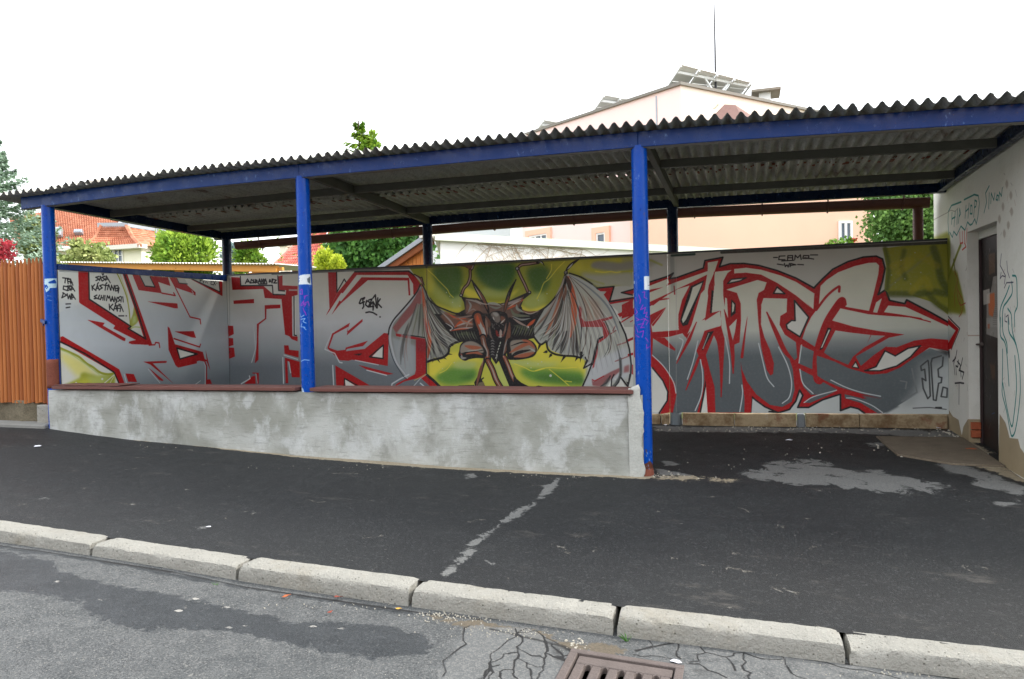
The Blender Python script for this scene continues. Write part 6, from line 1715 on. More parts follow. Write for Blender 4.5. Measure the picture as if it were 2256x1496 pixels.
# plastered low wall
n=N('cement render',.9,.2).world()
a=n.noise(1.3,7,.6,(1,1,1.3),.25);b=n.noise(3.2,7,.68,(1.2,1,.9),.2);c=n.mix(n.ramp(a,.36,.64),srgb(140,142,134),srgb(178,181,177))
c=n.mix(n.ramp(b,.48,.62,0,.6),c,srgb(198,202,202));c=n.mix(n.ramp(n.noise(2.1,8,.72,(1,1,.6),.2),.52,.66,0,.5),c,srgb(112,113,106))
c=n.mix(n.ramp(n.noise(26,5,.7,(.25,1,2.5)),.52,.68,0,.35),c,srgb(96,98,92));c=n.mix(n.ramp(n.noise(300,2),.3,.7,0,.22),c,srgb(120,120,114));n.color(c)
n.bump(n.noise(3,5),.5,.03);n.bump(n.noise(120,4),.35,.006);M_CEM=n.m
M_CEMW=simple('pale smeared render',(182,184,178),.9,.2,var=.25,scale=9,bump=.5,bs=60,fine=.1)
# ground
def ground_mat(name,road):
    n=N(name,.8,.3).world()
    im1=n.sep(n.img(IMG['g']));im2=n.sep(n.img(IMG['h']))
    agg=n.vor(150 if road else 190,1);ag=n.sep(agg)[0];sp=n.noise(260,2,.6);big=n.noise(.9,6,.6,None,.5);mid=n.noise(7,6,.65)
    if road:
        base=n.mix(n.ramp(mid,.3,.7),srgb(76,79,80),srgb(98,100,100));base=n.mix(n.ramp(ag,.55,.95,0,.45),base,srgb(138,137,134));base=n.mix(n.ramp(sp,.35,.55,.55,0),base,srgb(52,54,57))
        base=n.mix(n.ramp(n.vor(36,0),.05,.11,.7,0),base,srgb(176,172,160))
        base=n.mix(n.ramp(n.noise(110,3,.7),.36,.5,.7,0),base,srgb(44,46,48))
    else:
        base=n.mix(n.ramp(big,.3,.7),srgb(30,32,34),srgb(41,43,44));base=n.mix(n.ramp(mid,.5,.75,0,.5),base,srgb(54,56,57));base=n.mix(n.ramp(n.sep(n.vor(95,1))[0],.78,1,0,.35),base,srgb(84,85,86));base=n.mix(n.ramp(n.noise(130,3,.7),.38,.55,.75,0),base,srgb(18,19,21));base=n.mix(n.ramp(n.noise(60,4,.7),.62,.78,0,.3),base,srgb(74,75,76))
        base=n.mix(n.ramp(n.noise(2.3,8,.75,(1,2.5,1)),.57,.75,0,.4),base,srgb(104,100,94))
        base=n.mix(n.ramp(n.vor(7,0),.01,.018,.6,0),base,srgb(130,130,126))
    rag=n.math('MULTIPLY_ADD',n.noise(5,10,.78,None,.6),3.2,-1.6)
    m=lambda s,lo=.42,hi=.58:n.ramp(n.math('ADD',s,rag),lo,hi)
    lc=n.mix(n.ramp(n.noise(140,4,.7),.3,.7),srgb(84,86,86),srgb(126,126,123)) if not road else srgb(150,150,148)
    if road:lc=srgb(158,156,150)
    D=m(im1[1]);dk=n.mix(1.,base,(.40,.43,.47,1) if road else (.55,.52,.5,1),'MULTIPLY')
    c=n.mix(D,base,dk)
    c=n.mix(m(im1[2]),c,n.mix(n.noise(70,4),*((srgb(62,56,48),srgb(120,110,94)) if road else (srgb(116,104,86),srgb(170,160,138)))))
    c=n.mix(m(im1[0]),c,lc)
    if road:
        pt=n.mix(n.ramp(ag,.4,1),srgb(96,98,98),srgb(120,120,118));c=n.mix(n.math('MULTIPLY',m(im2[2]),.85),c,pt)
        c=n.mix(n.ramp(n.math('ADD',im2[0],n.math('MULTIPLY',rag,.35)),.25,.7),c,srgb(34,34,35))
    c=n.mix(n.ramp(im2[1],.3,.9,0,.8),c,srgb(160,160,154))
    n.color(c)
    rg=n.ramp(n.noise(12,4),.3,.7,.6,.85);n.rough(n.mix(D,rg,(.42,)*3+(1,)) if road else n.mix(n.ramp(big,.3,.7),(.55,)*3+(1,),(.75,)*3+(1,)))
    n.bump(n.noise(190,3,.7),.9,.008);n.bump(agg,.25,.004)
    n.bump(n.math('MULTIPLY',n.ramp(im2[0],.1,.6),-1.),.7,.012)
    return n.m
M_PAVE=ground_mat('dark asphalt',False);M_ROAD=ground_mat('worn road asphalt',True)
n=N('kerb concrete',.9,.2).world()
c=n.mix(n.noise(5,6,.65),srgb(138,137,130),srgb(170,168,160));c=n.mix(n.ramp(n.vor(30,0),.07,.17,.85,0),c,srgb(86,84,76));c=n.mix(n.ramp(n.vor(41,0),.06,.16,.6,0),c,srgb(206,200,186));c=n.mix(n.ramp(n.noise(90,4,.7),.55,.75,0,.5),c,srgb(120,116,104))
c=n.mix(n.ramp(n.noise(1.7,5,.7),.52,.7,0,.4),c,srgb(136,128,110));n.color(c);n.bump(n.noise(90,4,.7),1.0,.012);n.bump(n.noise(14,5,.7),.7,.03);M_KERB=n.m
n=N('old foundation',.92,.2).world()
c=n.mix(n.ramp(n.noise(6,6,.7),.35,.65),srgb(112,92,68),srgb(158,142,114));c=n.mix(n.ramp(n.noise(3.1,5,.7),.56,.66,0,.6),c,srgb(118,62,48));c=n.mix(n.ramp(n.noise(8,5,.7),.6,.7,0,.7),c,srgb(170,166,156));n.color(c);n.bump(n.noise(40,5),.7,.01);M_FOUND=n.m
def wood(name,a,b,rough=.7,stretch=(30,30,1.2)):
    n=N(name,rough,.3).world();c=n.mix(n.noise(1.2,6,.7,stretch,1.2),srgb(*a),srgb(*b));c=n.mix(n.ramp(n.vor(5,0),.04,.1,.6,0),c,srgb(90,48,20));n.color(c);n.bump(n.noise(1.5,4,.6,stretch),.3,.004);return n.m
M_PICK=wood('orange stained wood',(130,72,34),(194,122,66));M_COP=wood('brown coping wood',(72,44,40),(120,78,70),.6,(1.2,30,30))
M_PICK2=wood('orange stained wood dark',(110,58,28),(172,102,54))
n=N('peeling white wall paint',.85,.25).world();c=n.img(IMG['w']);c=n.mix(n.ramp(n.noise(4,6,.7),.45,.75,0,.35),c,n.mix(1.,c,(.74,.74,.68,1),'MULTIPLY'));c=n.mix(n.ramp(n.noise(70,4,.7),.62,.7,0,.35),c,srgb(120,112,100));n.color(c);n.bump(n.noise(30,5,.6),.3,.006);n.bump(n.noise(4,3),.35,.02);M_WALLW=n.m
M_WHITEW=simple('rough white plaster',(206,206,198),.9,.2,var=.18,scale=3,bump=.4,bs=50,fine=.06)
n=N('posted steel door',.55,.4).world();c=n.img(IMG['d']);c=n.mix(n.ramp(n.noise(22,6,.7),.5,.7,0,.5),c,n.mix(1.,c,(.5,.45,.42,1),'MULTIPLY'));n.color(c);n.bump(n.noise(60,4),.2,.003);M_DOOR=n.m
M_BRICK=simple('red brick',(168,92,64),.9,.2,var=.3,scale=20,bump=.5,bs=80,fine=.15)
M_RUST=simple('rusty red primer',(126,74,60),.85,.2,var=.35,scale=18,bump=.5,bs=70,fine=.2)
M_IRON=simple('rusted cast iron',(104,94,90),.7,.4,.15,var=.4,scale=14,bump=.4,bs=90,fine=.2)
M_VOID=simple('drain shaft dark',(14,13,12),.95,.1,var=.2)
# ------------------------------------------------------------ ground heights
def zw(x):return float(np.interp(x,[-14,-6.77,-5.95,-4.89,-3.83,-2.96,-1.57,0,2.7,8],[.30,.243,.238,.15,.10,.06,.017,0,-.06,-.3]))
def zk(x):return -.13-.04*x
def zb(x):return float(np.interp(x,[-6,-3,0,2.65,8],[.25,.1,.014,.033,.0]))
def yk(x):return float(np.interp(x,[-9,-3.77,-2.83,-1.82,-.82,.18,1.14,1.83,3,8],[-2.25,-2.248,-2.272,-2.288,-2.277,-2.26,-2.215,-2.165,-2.12,-2.1]))
def zp(x,y):
    if y<0:
        t=min(1,max(0,y/yk(x)));return zw(x)*(1-t)+(zk(x)-.006)*t
    u=min(1,max(0,y/2.65));return zw(x)*(1-u)+zb(x)*u
def zr(x,y):return float(np.interp(x,[-12,-3.5,-2.73,-1.77,-.785,.184,1.11,3,8],[.25,-.065,-.098,-.143,-.185,-.235,-.262,-.33,-.5]))+.012*(-2.45-y)
# ------------------------------------------------------------ ground
GUV=uvw('g',0,1)
xs=np.linspace(-12,8,121)
mb=MB().grid(lambda x,v:(x,(yk(x)-.03)*(1-v)+3.2*v,zp(x,(yk(x)-.03)*(1-v)+3.2*v)+.004*math.sin(x*3+v*20)*math.sin(v*33)*.6),xs,np.linspace(0,1,80))
struct(mb.build('pavement',M_PAVE,None,True,uvfn=GUV,recalc=False))
HX0,HX1,HY0,HY1=.052,.458,-3.115,-2.643   # the drain opening (filled in below)
def rgrid(x0,x1,y0,y1,nx,ny):
    return MB().grid(lambda x,y:(x,y,zr(x,y)+.006*math.sin(x*2.1+y)*math.sin(y*3)),np.linspace(x0,x1,nx),np.linspace(y0,y1,ny))
mb=MB()
for x0,x1,y0,y1,nx,ny in ((-12,HX0,-9,-2.30,60,30),(HX1,8,-9,-2.30,40,30),(HX0,HX1,HY1,-2.30,3,4),(HX0,HX1,-9,HY0,3,20)):
    g=rgrid(x0,x1,y0,y1,nx,ny);mb.add(g.v,g.f)
struct(mb.build('road',M_ROAD,None,False,uvfn=GUV,recalc=False))
M_LAND=simple('garden soil and grass',(92,98,60),.95,.1,var=.4,scale=2,bump=.4,bs=20)
struct(MB().grid(lambda x,y:(x,y,-.62),np.linspace(-400,400,5),np.linspace(-300,900,5)).build('ground',M_LAND,None,recalc=False))
struct(MB().grid(lambda x,y:(x,y,.02+.001*x),np.linspace(-40,30,8),np.linspace(3.15,60,8)).build('garden_ground',M_LAND,None,recalc=False))
# kerb
kerb=bpy.data.objects.new('kerb',None);COL.objects.link(kerb);kerb['kind']='structure'
def stone_mesh(seed,chip=0):
    rnd=random.Random(seed);L,Wd,H=.982,.15,.27;mb=MB()
    nx=24;prof=[(Wd,-H),(Wd,-.012),(Wd-.012,0),(.03,0),(.008,-.012),(0,-.034),(-.004,-.09),(-.006,-H)]
    def P(i,j):
        u=i/nx;y,z=prof[j];x=u*L
        e=min(u,1-u)
        if j in(1,2,3,4,5):
            z+=rnd.uniform(-.0025,.0015)-(rnd.uniform(.004,.012) if rnd.random()<.06 and j in(3,4,5) else 0);y+=rnd.uniform(-.002,.002)
            if e<.02:z-=.006;
            if chip and u<.14 and j in(3,4,5,6):z-=rnd.uniform(.004,.02);y+=rnd.uniform(0,.018)
        if e<.001:x+=(.006 if u<.5 else -.006)*(1 if j in(2,3,4) else 0)
        return (x,y,z)
    np_=len(prof)
    v=[P(i,j) for i in range(nx+1) for j in range(np_)]
    f=[(i*np_+j,i*np_+j+1,(i+1)*np_+j+1,(i+1)*np_+j) for i in range(nx) for j in range(np_-1)]
    f+=[tuple(range(np_)),tuple(nx*np_+j for j in range(np_))[::-1]]
    mb.add(v,f);return mesh_only(mb,'kerb_stone',M_KERB,True)
sm=[stone_mesh(s,s==3) for s in range(5)]
seams=[-8.86,-7.85,-6.85,-5.85,-4.85,-3.84,-2.835,-1.825,-.827,.176,1.137,2.137,3.137,4.137,5.137]
for i,x in enumerate(seams[:-1]):
    x1=seams[i+1];y0,y1=yk(x)-.15,yk(x1)-.15
    o=part('kerb_stone',sm[3] if abs(x-1.137)<.01 else sm[(0,1,2,4)[i%4]],kerb,(x+.009,y0,zk(x)+random.uniform(-.004,.004)),(0,math.atan(.04),math.atan2(y1-y0,x1-x)),((x1-x)/1.0,1,1))
# ------------------------------------------------------------ low rendered wall
lw=thing('low_wall',(-2.96,.05,zw(-2.96)),'long low grey rendered wall along the pavement under brown wooden coping boards','wall')
zl=lambda x:zw(x)-.12
def lowtop(x):return .622 if x<-2.95 else .618
xs=list(np.linspace(-5.93,.0,90));mb=MB()
def lwp(x,v):
    zb_=zl(x);z=zb_*(1-v)+lowtop(x)*v
    return (x,-.067-.012*(1-v)+.004*math.sin(x*5+v*4)+.003*math.sin(x*17+z*9),z)
mb.grid(lwp,xs,np.linspace(0,1,14))
mb.grid(lambda x,v:(x,-.067+v*.205,lowtop(x)),xs,[0,1]);mb.grid(lambda x,v:(x,.138,zl(x)*(1-v)+lowtop(x)*v),xs,[0,1])
mb.add([(-5.93,-.07,zl(-6)),(-5.93,.138,zl(-6)),(-5.93,.138,.62),(-5.93,-.07,.62),(0,-.07,-.1),(0,.138,-.1),(0,.138,.62),(0,-.07,.62)],[(0,1,2,3),(7,6,5,4)])
mb.build('wall_body',M_CEM,lw,True,recalc=False)
# end collar smeared up round the corner post
mb=MB();zz=list(np.linspace(-.05,.70,22));rn=random.Random(5)
def col_(v,t):
    z=t;a=.068;x=-.125+v*(.125+.007*math.sin(z*17)+.005*math.sin(z*41)+rn.uniform(-.007,.007)-.02*max(0,z-.55)/.15) if v>0 else -.105
    y=-.078-.012*math.sin(v*3.1)
    if z>.6 and v<.3:y+=.03
    return (x,y,z if z<.66 else .66+(z-.66)*(v*1.0))
mb.grid(col_,np.linspace(0,1,8),zz)
mb.build('end_collar',M_CEMW,lw,True,solid=.02)
def plank(x0,x1,y0,y1,z0,z1,name,mat,par,seed=0):
    rnd=random.Random(seed);n=14;mb=MB();v=[]
    for i in range(n+1):
        x=x0+(x1-x0)*i/n;w=rnd.uniform(-.003,.003);d=rnd.uniform(-.002,.002)
        v+=[(x,y0+w,z0+d),(x,y1+w,z0+d),(x,y1+w,z1+d),(x,y0+w,z1+d)]
    f=[(4*i+j,4*i+(j+1)%4,4*i+4+(j+1)%4,4*i+4+j) for i in range(n) for j in range(4)]+[(0,1,2,3),(4*n+3,4*n+2,4*n+1,4*n)]
    mb.add(v,f);return mb.build(name,mat,par,bevel=.003)
plank(-5.85,-3.035,-.105,.18,.634,.664,'coping_board',M_COP,lw,1);plank(-2.885,-.065,-.11,.18,.630,.660,'coping_board',M_COP,lw,2)
plank(-5.84,-5.0,-.095,.16,.669,.676,'coping_board',M_COP,lw,3)
# ------------------------------------------------------------ canopy
HB=lambda x:2.5+float(np.interp(x,[-6.4,-5.6,-4.4,-2.95,-1,.3,1.2,2.5,4],[-.05,-.03,.0,.005,0,-.012,-.04,-.08,-.13]))   # underside of the front beam (it sags a little)
HK=lambda x:float(np.interp(x,[-6.2,-3,0,2.68,4],[2.41,2.425,2.422,2.39,2.37]))
D=2.665
def zsheet(x,y):   # trough line of the roofing
    t=(y+.05)/(D+.05);return (HB(x)+.112)*(1-t)+(HK(x)+.10)*t
can=thing('bus_shelter_canopy',(-1.6,1.3,zp(-1.6,1.3)),'open blue steel canopy with round posts and a corrugated metal roof','canopy')
def post(x,y,z0,z1,mat,r=.06,name='post',key=None,n=28):
    mb=MB();zs=np.linspace(z0,z1,12);o=0;v=[]
    for z in zs:
        for k in range(n+1):
            t=-math.pi+2*math.pi*k/n;v.append((x+r*math.sin(t),y-r*math.cos(t),z))
    f=[(j*(n+1)+k,j*(n+1)+k+1,(j+1)*(n+1)+k+1,(j+1)*(n+1)+k) for j in range(len(zs)-1) for k in range(n)]
    mb.add(v,f);w=WALLS[key] if key else None
    ob=mb.build(name,mat,can,True,recalc=False)
    if key:
        ul=ob.data.uv_layers.new(name='UVMap')
        for l in ob.data.loops:
            vi=l.vertex_index;k=vi%(n+1);t=-math.pi+2*math.pi*k/n;z=v[vi][2]
            ul.data[l.index].uv=((r*t-w.u0)/(w.W/w.RES),1-(w.v1-z)/(w.H/w.RES))
    return ob
PX=[-5.937,-2.9645,0.]
for i,x in enumerate(PX):post(x,0,zp(x,0)-.03,HB(x)+.02,M_P[i],key='123'[i],name='front_post')
for i,x in enumerate(PX):post(x,D,zb(x)-.03 if i<2 else zb(x)-.02,HK(x)+.02,M_BLUESH,name='back_post')
can_cap=MB().tube([(0,0,-.02),(0,0,.035),(0,0,.05)],[.07,.066,.061],20).build('post_foot',M_RUST,can,True)
# beams in bays
def beamrun(xs,y0,y1,hf,h,name,mat,lip=None,n=6):
    for a,b in zip(xs[:-1],xs[1:]):
        mb=MB();v=[];
        for i in range(n+1):
            x=a+(b-a)*i/n;z=hf(x);v+=[(x,y0,z),(x,y1,z),(x,y1,z+h),(x,y0,z+h)]
        f=[(4*i+j,4*i+(j+1)%4,4*i+4+(j+1)%4,4*i+4+j) for i in range(n) for j in range(4)]+[(0,1,2,3),(4*n+3,4*n+2,4*n+1,4*n)]
        mb.add(v,f);mb.build(name,mat,can,bevel=.004)
beamrun([-6.23,-2.9645,0,3.6],-.055,-.049,lambda x:HB(x)+.004,.118,'front_beam_web',M_BLUE)
beamrun([-6.23,-2.9645,0,3.6],-.0485,.02,HB,.009,'front_beam_flange',M_LIP)
beamrun([-6.23,-2.9645,0,3.6],-.0485,.02,lambda x:HB(x)+.113,.008,'front_beam_flange',M_BLUE)
beamrun([-6.10,-2.9645,0,2.9],D-.05,D+.03,HK,.095,'back_beam',M_BLUESH)
def raft(x,mat,w=.05,h=.09,y0=.03,y1=D-.06,dz=0):
    a=(x,y0,HB(x)+.015+h/2+dz);b=(x,y1,HK(x)+.005+h/2+dz);MB().beam(a,b,w,h).build('rafter',mat,can,bevel=.003)
raft(-5.99,M_BLUESH,.05,.10);raft(-2.93,M_PURL);raft(.05,M_PURL);raft(2.62,M_BLUESH,.06,.09)
for yy in (.80,1.98):
    for a,b in ((-5.96,-2.96),(-2.90,.02),(.08,2.59)):
        t=(yy+.05)/(D+.05);za=zsheet(a,yy)-.047;zb2=zsheet(b,yy)-.047
        MB().beam((a,yy,za),(b,yy,zb2),.045,.07).build('purlin',M_PURL,can,bevel=.003)
# corrugated sheets: pitch .09, eleven waves each, two rows with a lap
PIT_=.09;AMP=.0215
def sheet_mesh(y0,y1,nw,seed,lift):
    rnd=random.Random(seed);seg=12;n=nw*seg+seg//2;mb=MB()
    ys=[y0,(y0*2+y1)/3,(y0+2*y1)/3,y1]
    ch=rnd.randrange(n);jag=[rnd.uniform(-.007,.007)+(.03 if abs(i-ch)<4 else 0) for i in range(n+1)]
    mb.grid(lambda i,j:(i/seg*PIT_,ys[j]+(jag[i] if j in(0,3) else 0),lift+AMP*(1-math.cos(2*math.pi*i/seg))+rnd.uniform(-.0008,.0008)),range(n+1),range(4))
    return mesh_only(mb,'roof_sheet',M_SHEET,True)
sa=[sheet_mesh(-.20,1.50,11,s,.0) for s in range(3)];sb_=[sheet_mesh(1.30,2.95,11,s+5,.0) for s in range(3)]
x=-6.50;k=0
while x<2.9:
    for row,(mm,yc,lift) in enumerate(((sa[k%3],.66,.010),(sb_[(k+1)%3],2.15,.0))):
        z0=zsheet(x,yc)+lift+random.uniform(-.004,.004)
        sl=(zsheet(x,yc+1)-zsheet(x,yc-1))/2;sx=(zsheet(x+.99,yc)-zsheet(x,yc))/.99
        # mesh y is absolute: rotate about x so that the sheet follows the fall
        o=part('roof_sheet',mm,can,(x,0,z0-sl*yc),(math.atan(sl)+(.006*random.uniform(-1,1) if row else 0),-math.atan(sx),0))
    x+=.99-.045*0;k+=1
# rust bleeding at the lap: ragged strips of rusted edge
mb=MB();rn=random.Random(3)
for i in range(420):
    x=-6.2+i*.0225+rn.uniform(-.01,.01)
    if rn.random()<.45:continue
    z=zsheet(x,1.44)-.006+AMP*(1-math.cos(2*math.pi*(x+6.5)/PIT_));mb.box(x,x+rn.uniform(.008,.03),1.40+rn.uniform(-.03,.02),1.44+rn.uniform(0,.03),z-.004,z+rn.uniform(.0,.004))
mb.build('rust_flakes',M_RUST,can,kind='stuff')
# gutter with brackets and downpipe
gx0,gx1=-6.02,2.60;gy=2.99
gz_=lambda x:float(np.interp(x,[-6,-2,0,2.6],[2.35,2.405,2.40,2.335]))
mb=MB();us=np.linspace(gx0,gx1,30);an=np.linspace(0,math.pi,11)
mb.grid(lambda a,x:(x,gy-.07*math.cos(a),gz_(x)+.05-.095*math.sin(a)),an,us)
mb.grid(lambda a,x:(x,gy-.066*math.cos(a),gz_(x)+.05-.09*math.sin(a)),an,us)
mb.tube([(x,gy-.07,gz_(x)+.053) for x in us],.008,6)
mb.add([(gx0,gy-.07*math.cos(a),gz_(gx0)+.05-.095*math.sin(a)) for a in an],[tuple(range(11))])
gut=mb.build('gutter',M_GUT,can,True,recalc=False)
for x in (-5.6,-4.85,-3.6,-2.2,-1.19,.22,.95,1.62,2.35):
    m2=MB();m2.tube([(x,gy-.077*math.cos(a),gz_(x)+.05-.102*math.sin(a)) for a in an]+[(x,gy+.06,gz_(x)+.06)],.008,6);m2.tube([(x,gy-.077,gz_(x)+.05),(x,gy-.1,gz_(x)+.13)],.008,6);m2.build('gutter_bracket',M_GUT,gut,True)
MB().tube([(2.50,gy+.02,gz_(2.5)+.02),(2.50,gy+.02,1.9),(2.5,gy+.02,0)],.05,16).build('downpipe',M_GUT,can,True)
# rusty patch round the foot of the left post and its latch
mb=MB();rn=random.Random(8)
mb.grid(lambda a,z:(PX[0]+.0635*math.sin(a),-.0635*math.cos(a),z+rn.uniform(-.006,.006)),np.linspace(-.55,1.7,14),np.linspace(.64,.93,8))
mb.build('rust_patch',M_RUST,can,True,solid=.004)
MB().beam((-6.02,-.05,1.325),(-5.93,-.075,1.30),.02,.035).beam((-6.03,-.03,1.335),(-6.0,-.04,1.27),.014,.014).build('latch',M_BLUE,can,bevel=.003)
# ------------------------------------------------------------ painted panels
mw=thing('mural_wall',(-1.6,2.62,zb(-1.6)),'long painted panel wall behind the shelter with a winged demon between two red and silver graffiti names','wall')
for a,b in ((-5.898,-2.966),(-2.962,-.06),(-.056,2.674)):
    f=lambda x,v:(x,2.6+.0035*math.sin(x*1.7)*math.sin(v*3.1),(zb(x)+.12 if x<-.1 else .158+.009*x)*(1-v)+1.912*v+0*x)
    mb=MB().grid(f,np.linspace(a,b,30),np.linspace(0,1,10))
    mb.build('mural_panel',M_MB,mw,True,uvfn=uvw('b',0,2),recalc=False,solid=0)
    MB().box(a,b,2.606,2.628,.2,1.90).build('panel_backing',M_PURL,mw)
MB().box(-5.9,2.674,2.596,2.635,1.9125,1.932).build('top_rail',simple('dark rail paint',(58,64,70),.5,.4,var=.5,scale=7),mw)
xb=-5.85;rn=random.Random(2)
def block(a,b,z0f=None):
    n=6;v=[];zt=(lambda x:.150+.009*x) if b>0 else (lambda x:zb(x)+.115)
    for i in range(n+1):
        x=a+(b-a)*i/n;w=rn.uniform(-.006,.006);v+=[(x,2.618+w,zb(x)-.03),(x,2.75,zb(x)-.03),(x,2.75,zt(x)),(x,2.618+w,zt(x)+rn.uniform(-.008,.002))]
    f=[(4*i+j,4*i+(j+1)%4,4*i+4+(j+1)%4,4*i+4+j) for i in range(n) for j in range(4)]+[(0,1,2,3),(4*n+3,4*n+2,4*n+1,4*n)]
    MB().add(v,f).build('foundation_block',M_FOUND,mw,bevel=.003)
for a,b in ((-5.85,-4.9),(-4.89,-3.9),(-3.89,-2.97),(-2.95,-2.0),(-1.99,-1.0),(-.99,-.17),(-.155,-.075),(.075,.62),(.626,1.25),(1.35,1.86),(1.866,2.665)):block(a,b)
MB().box(1.262,1.338,2.60,2.70,zb(1.3)-.02,.162).build('steel_stub',simple('grey painted stub',(112,118,122),.5,.4,var=.3,scale=12),mw,bevel=.012)
MB().tube([(0,2.665,-.01),(0,2.665,.163)],.0625,20).build('painted_post_foot',simple('grey painted foot',(104,112,116),.5,.4,var=.2,scale=12),mw,True)
sw=thing('side_panel_wall',(-5.9,1.3,zp(-5.9,1.3)),'painted end panel at the left side of the shelter with black marker names and a red zigzag','wall')
mb=MB().grid(lambda y,v:(-5.9+.002*math.sin(y*3)*math.sin(v*3),y,.30*(1-v)+1.84*v),np.linspace(.055,2.597,26),np.linspace(0,1,10));mb.build('mural_panel',M_MS,sw,True,uvfn=uvw('s',1,2),recalc=False)
MB().box(-5.93,-5.906,.05,2.60,.30,1.84).build('panel_backing',M_PURL,sw)
mb=MB();mb.hexa([(-5.935,.05,1.838),(-5.89,.05,1.838),(-5.89,2.6,1.848),(-5.935,2.6,1.848)],[(-5.935,.05,1.897),(-5.89,.05,1.897),(-5.89,2.6,1.925),(-5.935,2.6,1.925)]);mb.build('top_rail',M_BLUE,sw,bevel=.003)
# ------------------------------------------------------------ building with the door at the right
XW=2.676
bd=thing('utility_building',(4.6,1.7,0),'low white plastered building with a recessed dark metal door and scribbled tags','building')
ys=[.22,.45,.7,.9,1.11,1.93,2.2,2.5,2.8,3.14];zs=[-.3,.0,.3,.6,.95,1.3,1.6,1.915,2.2,2.50]
mb=MB();v=[];idx={}
for j,z in enumerate(zs):
    for i,y in enumerate(ys):idx[i,j]=len(v);v.append((XW+.004*math.sin(y*7+z*5)*(1 if 0<i<9 and i not in(4,5) else 0),y,z))
f=[]
for j in range(len(zs)-1):
    for i in range(len(ys)-1):
        if i==4 and zs[j+1]<=1.92:continue
        f.append((idx[i,j],idx[i,j+1],idx[i+1,j+1],idx[i+1,j]))
mb.add(v,f)
# reveals
mb.add([(XW,1.11,-.3),(XW,1.11,1.915),(2.80,1.11,1.915),(2.80,1.11,-.3),(XW,1.93,-.3),(XW,1.93,1.915),(2.80,1.93,1.915),(2.80,1.93,-.3)],[(3,2,1,0),(4,5,6,7),(1,2,6,5)])
mb.build('door_wall',M_WALLW,bd,False,uvfn=uvw('w',1,2),recalc=False)
mb=MB().grid(lambda x,z:(x,.22,z),np.linspace(XW,8,12),np.linspace(-.6,2.50,6));mb.add([(XW,3.14,-.3),(8,3.14,-.3),(8,3.14,2.5),(XW,3.14,2.5),(8,.22,-.6),(8,.22,2.5)],[(0,1,2,3),(1,4,5,2)])
mb.build('outer_wall',M_WHITEW,bd,recalc=False)
MB().box(XW+.01,8.1,.2,3.2,2.502,2.53).build('roof_slab',M_PURL,bd)
dm=MB().grid(lambda y,z:(2.785,y,z),np.linspace(1.112,1.928,4),np.linspace(-.09,1.845,4));dr=dm.build('door',M_DOOR,bd,uvfn=uvw('d',1,2),recalc=False)
MB().box(2.79,2.82,1.112,1.928,-.09,1.845).build('door_core',M_PURL,dr)
MB().box(2.768,2.79,1.112,1.928,1.846,1.914).build('lintel',M_WHITEW,bd)
MB().box(2.765,2.783,1.905,1.927,.0,1.84).build('door_frame',simple('dark door frame',(58,44,44),.6,.4,var=.3),bd)
MB().tube([(2.775,1.90,.90),(2.735,1.90,.90),(2.735,1.87,.90)],.009,8).tube([(2.785,1.90,.90),(2.768,1.90,.90)],.02,10).build('handle',M_IRON,dr,True)
for z in (.055,.128):MB().box(2.69,2.775,1.905,1.934,z,z+.066).build('brick',M_BRICK,bd,bevel=.004)
thr=MB();pts=[(1.93,2.06),(1.96,1.22),(2.30,.93),(2.67,.93),(2.67,2.10)]
nP=len(pts);thr.prism(pts,-.03,.0,'z');thr.v=[(x,y,zp(x,y)+(.016 if z>-.01 else -.05)) for x,y,z in thr.v]
struct(thr.build('door_threshold',simple('worn concrete slab',(118,108,94),.9,.2,var=.4,scale=7,bump=.5,bs=70,fine=.2),None,bevel=.004))
# ------------------------------------------------------------ fence at the left
fe=thing('picket_fence',(-6.5,.06,zw(-6.5)),'orange stained half round wooden picket fence left of the shelter','fence')
def picket(seed):
    rnd=random.Random(seed);mb=MB();h=1.49;w=.0222;n=7;rows=[0,.4,.8,1.15,h-.085]
    pr=[(-w*math.cos(t),-.026*math.sin(t)) for t in np.linspace(0,math.pi,n)]
    v=[];
    for z in rows:
        o=rnd.uniform(-.002,.002);v+=[(x+o,y,z) for x,y in pr]+[(w+o,.004,z),(-w+o,.004,z)]
    m=n+2;f=[(i*m+j,i*m+(j+1)%m,(i+1)*m+(j+1)%m,(i+1)*m+j) for i in range(len(rows)-1) for j in range(m)]
    tip=len(v);v+=[(-.006,-.012,h),(.004,0,h)];b=(len(rows)-1)*m
    for j in range(m):f.append((b+j,b+(j+1)%m,tip if j<n//2 else tip+1))
    f.append(tuple(range(m)));f.append((tip,tip+1,b+n//2))
    return mesh_only(MB().add(v,f),'picket',M_PICK if seed%3 else M_PICK2,True)
pk=[picket(s) for s in range(6)]
x=-6.115;k=0
while x>-9.2:
    part('picket',pk[k%6],fe,(x,.05+random.uniform(-.004,.004),.475+random.uniform(-.01,.01)+.012*(-6.1-x)),(random.uniform(-.005,.005),random.uniform(-.006,.006),random.uniform(-.15,.15)));x-=.0535;k+=1
for z in (.75,1.65):MB().box(-9.2,-6.05,.06,.10,z,z+.07).build('rail',M_PICK2,fe,bevel=.003)
MB().box(-6.085,-6.02,.03,.11,.25,1.90).build('fence_post',M_PICK2,fe,bevel=.004)
fb=thing('fence_footing',(-7,.15,zw(-7)),'rough grey concrete footing below the orange picket fence','footing')
rn=random.Random(4)
MB().grid(lambda x,z:(x,.06+.03*math.sin(x*9)+rn.uniform(-.01,.012),z),np.linspace(-9.3,-6.19,70),np.linspace(.2,.50,8)).build('footing_body',simple('rubble concrete',(122,114,96),.95,.2,var=.5,scale=16,bump=.8,bs=60,fine=.35),fb,True,solid=.1,recalc=False)
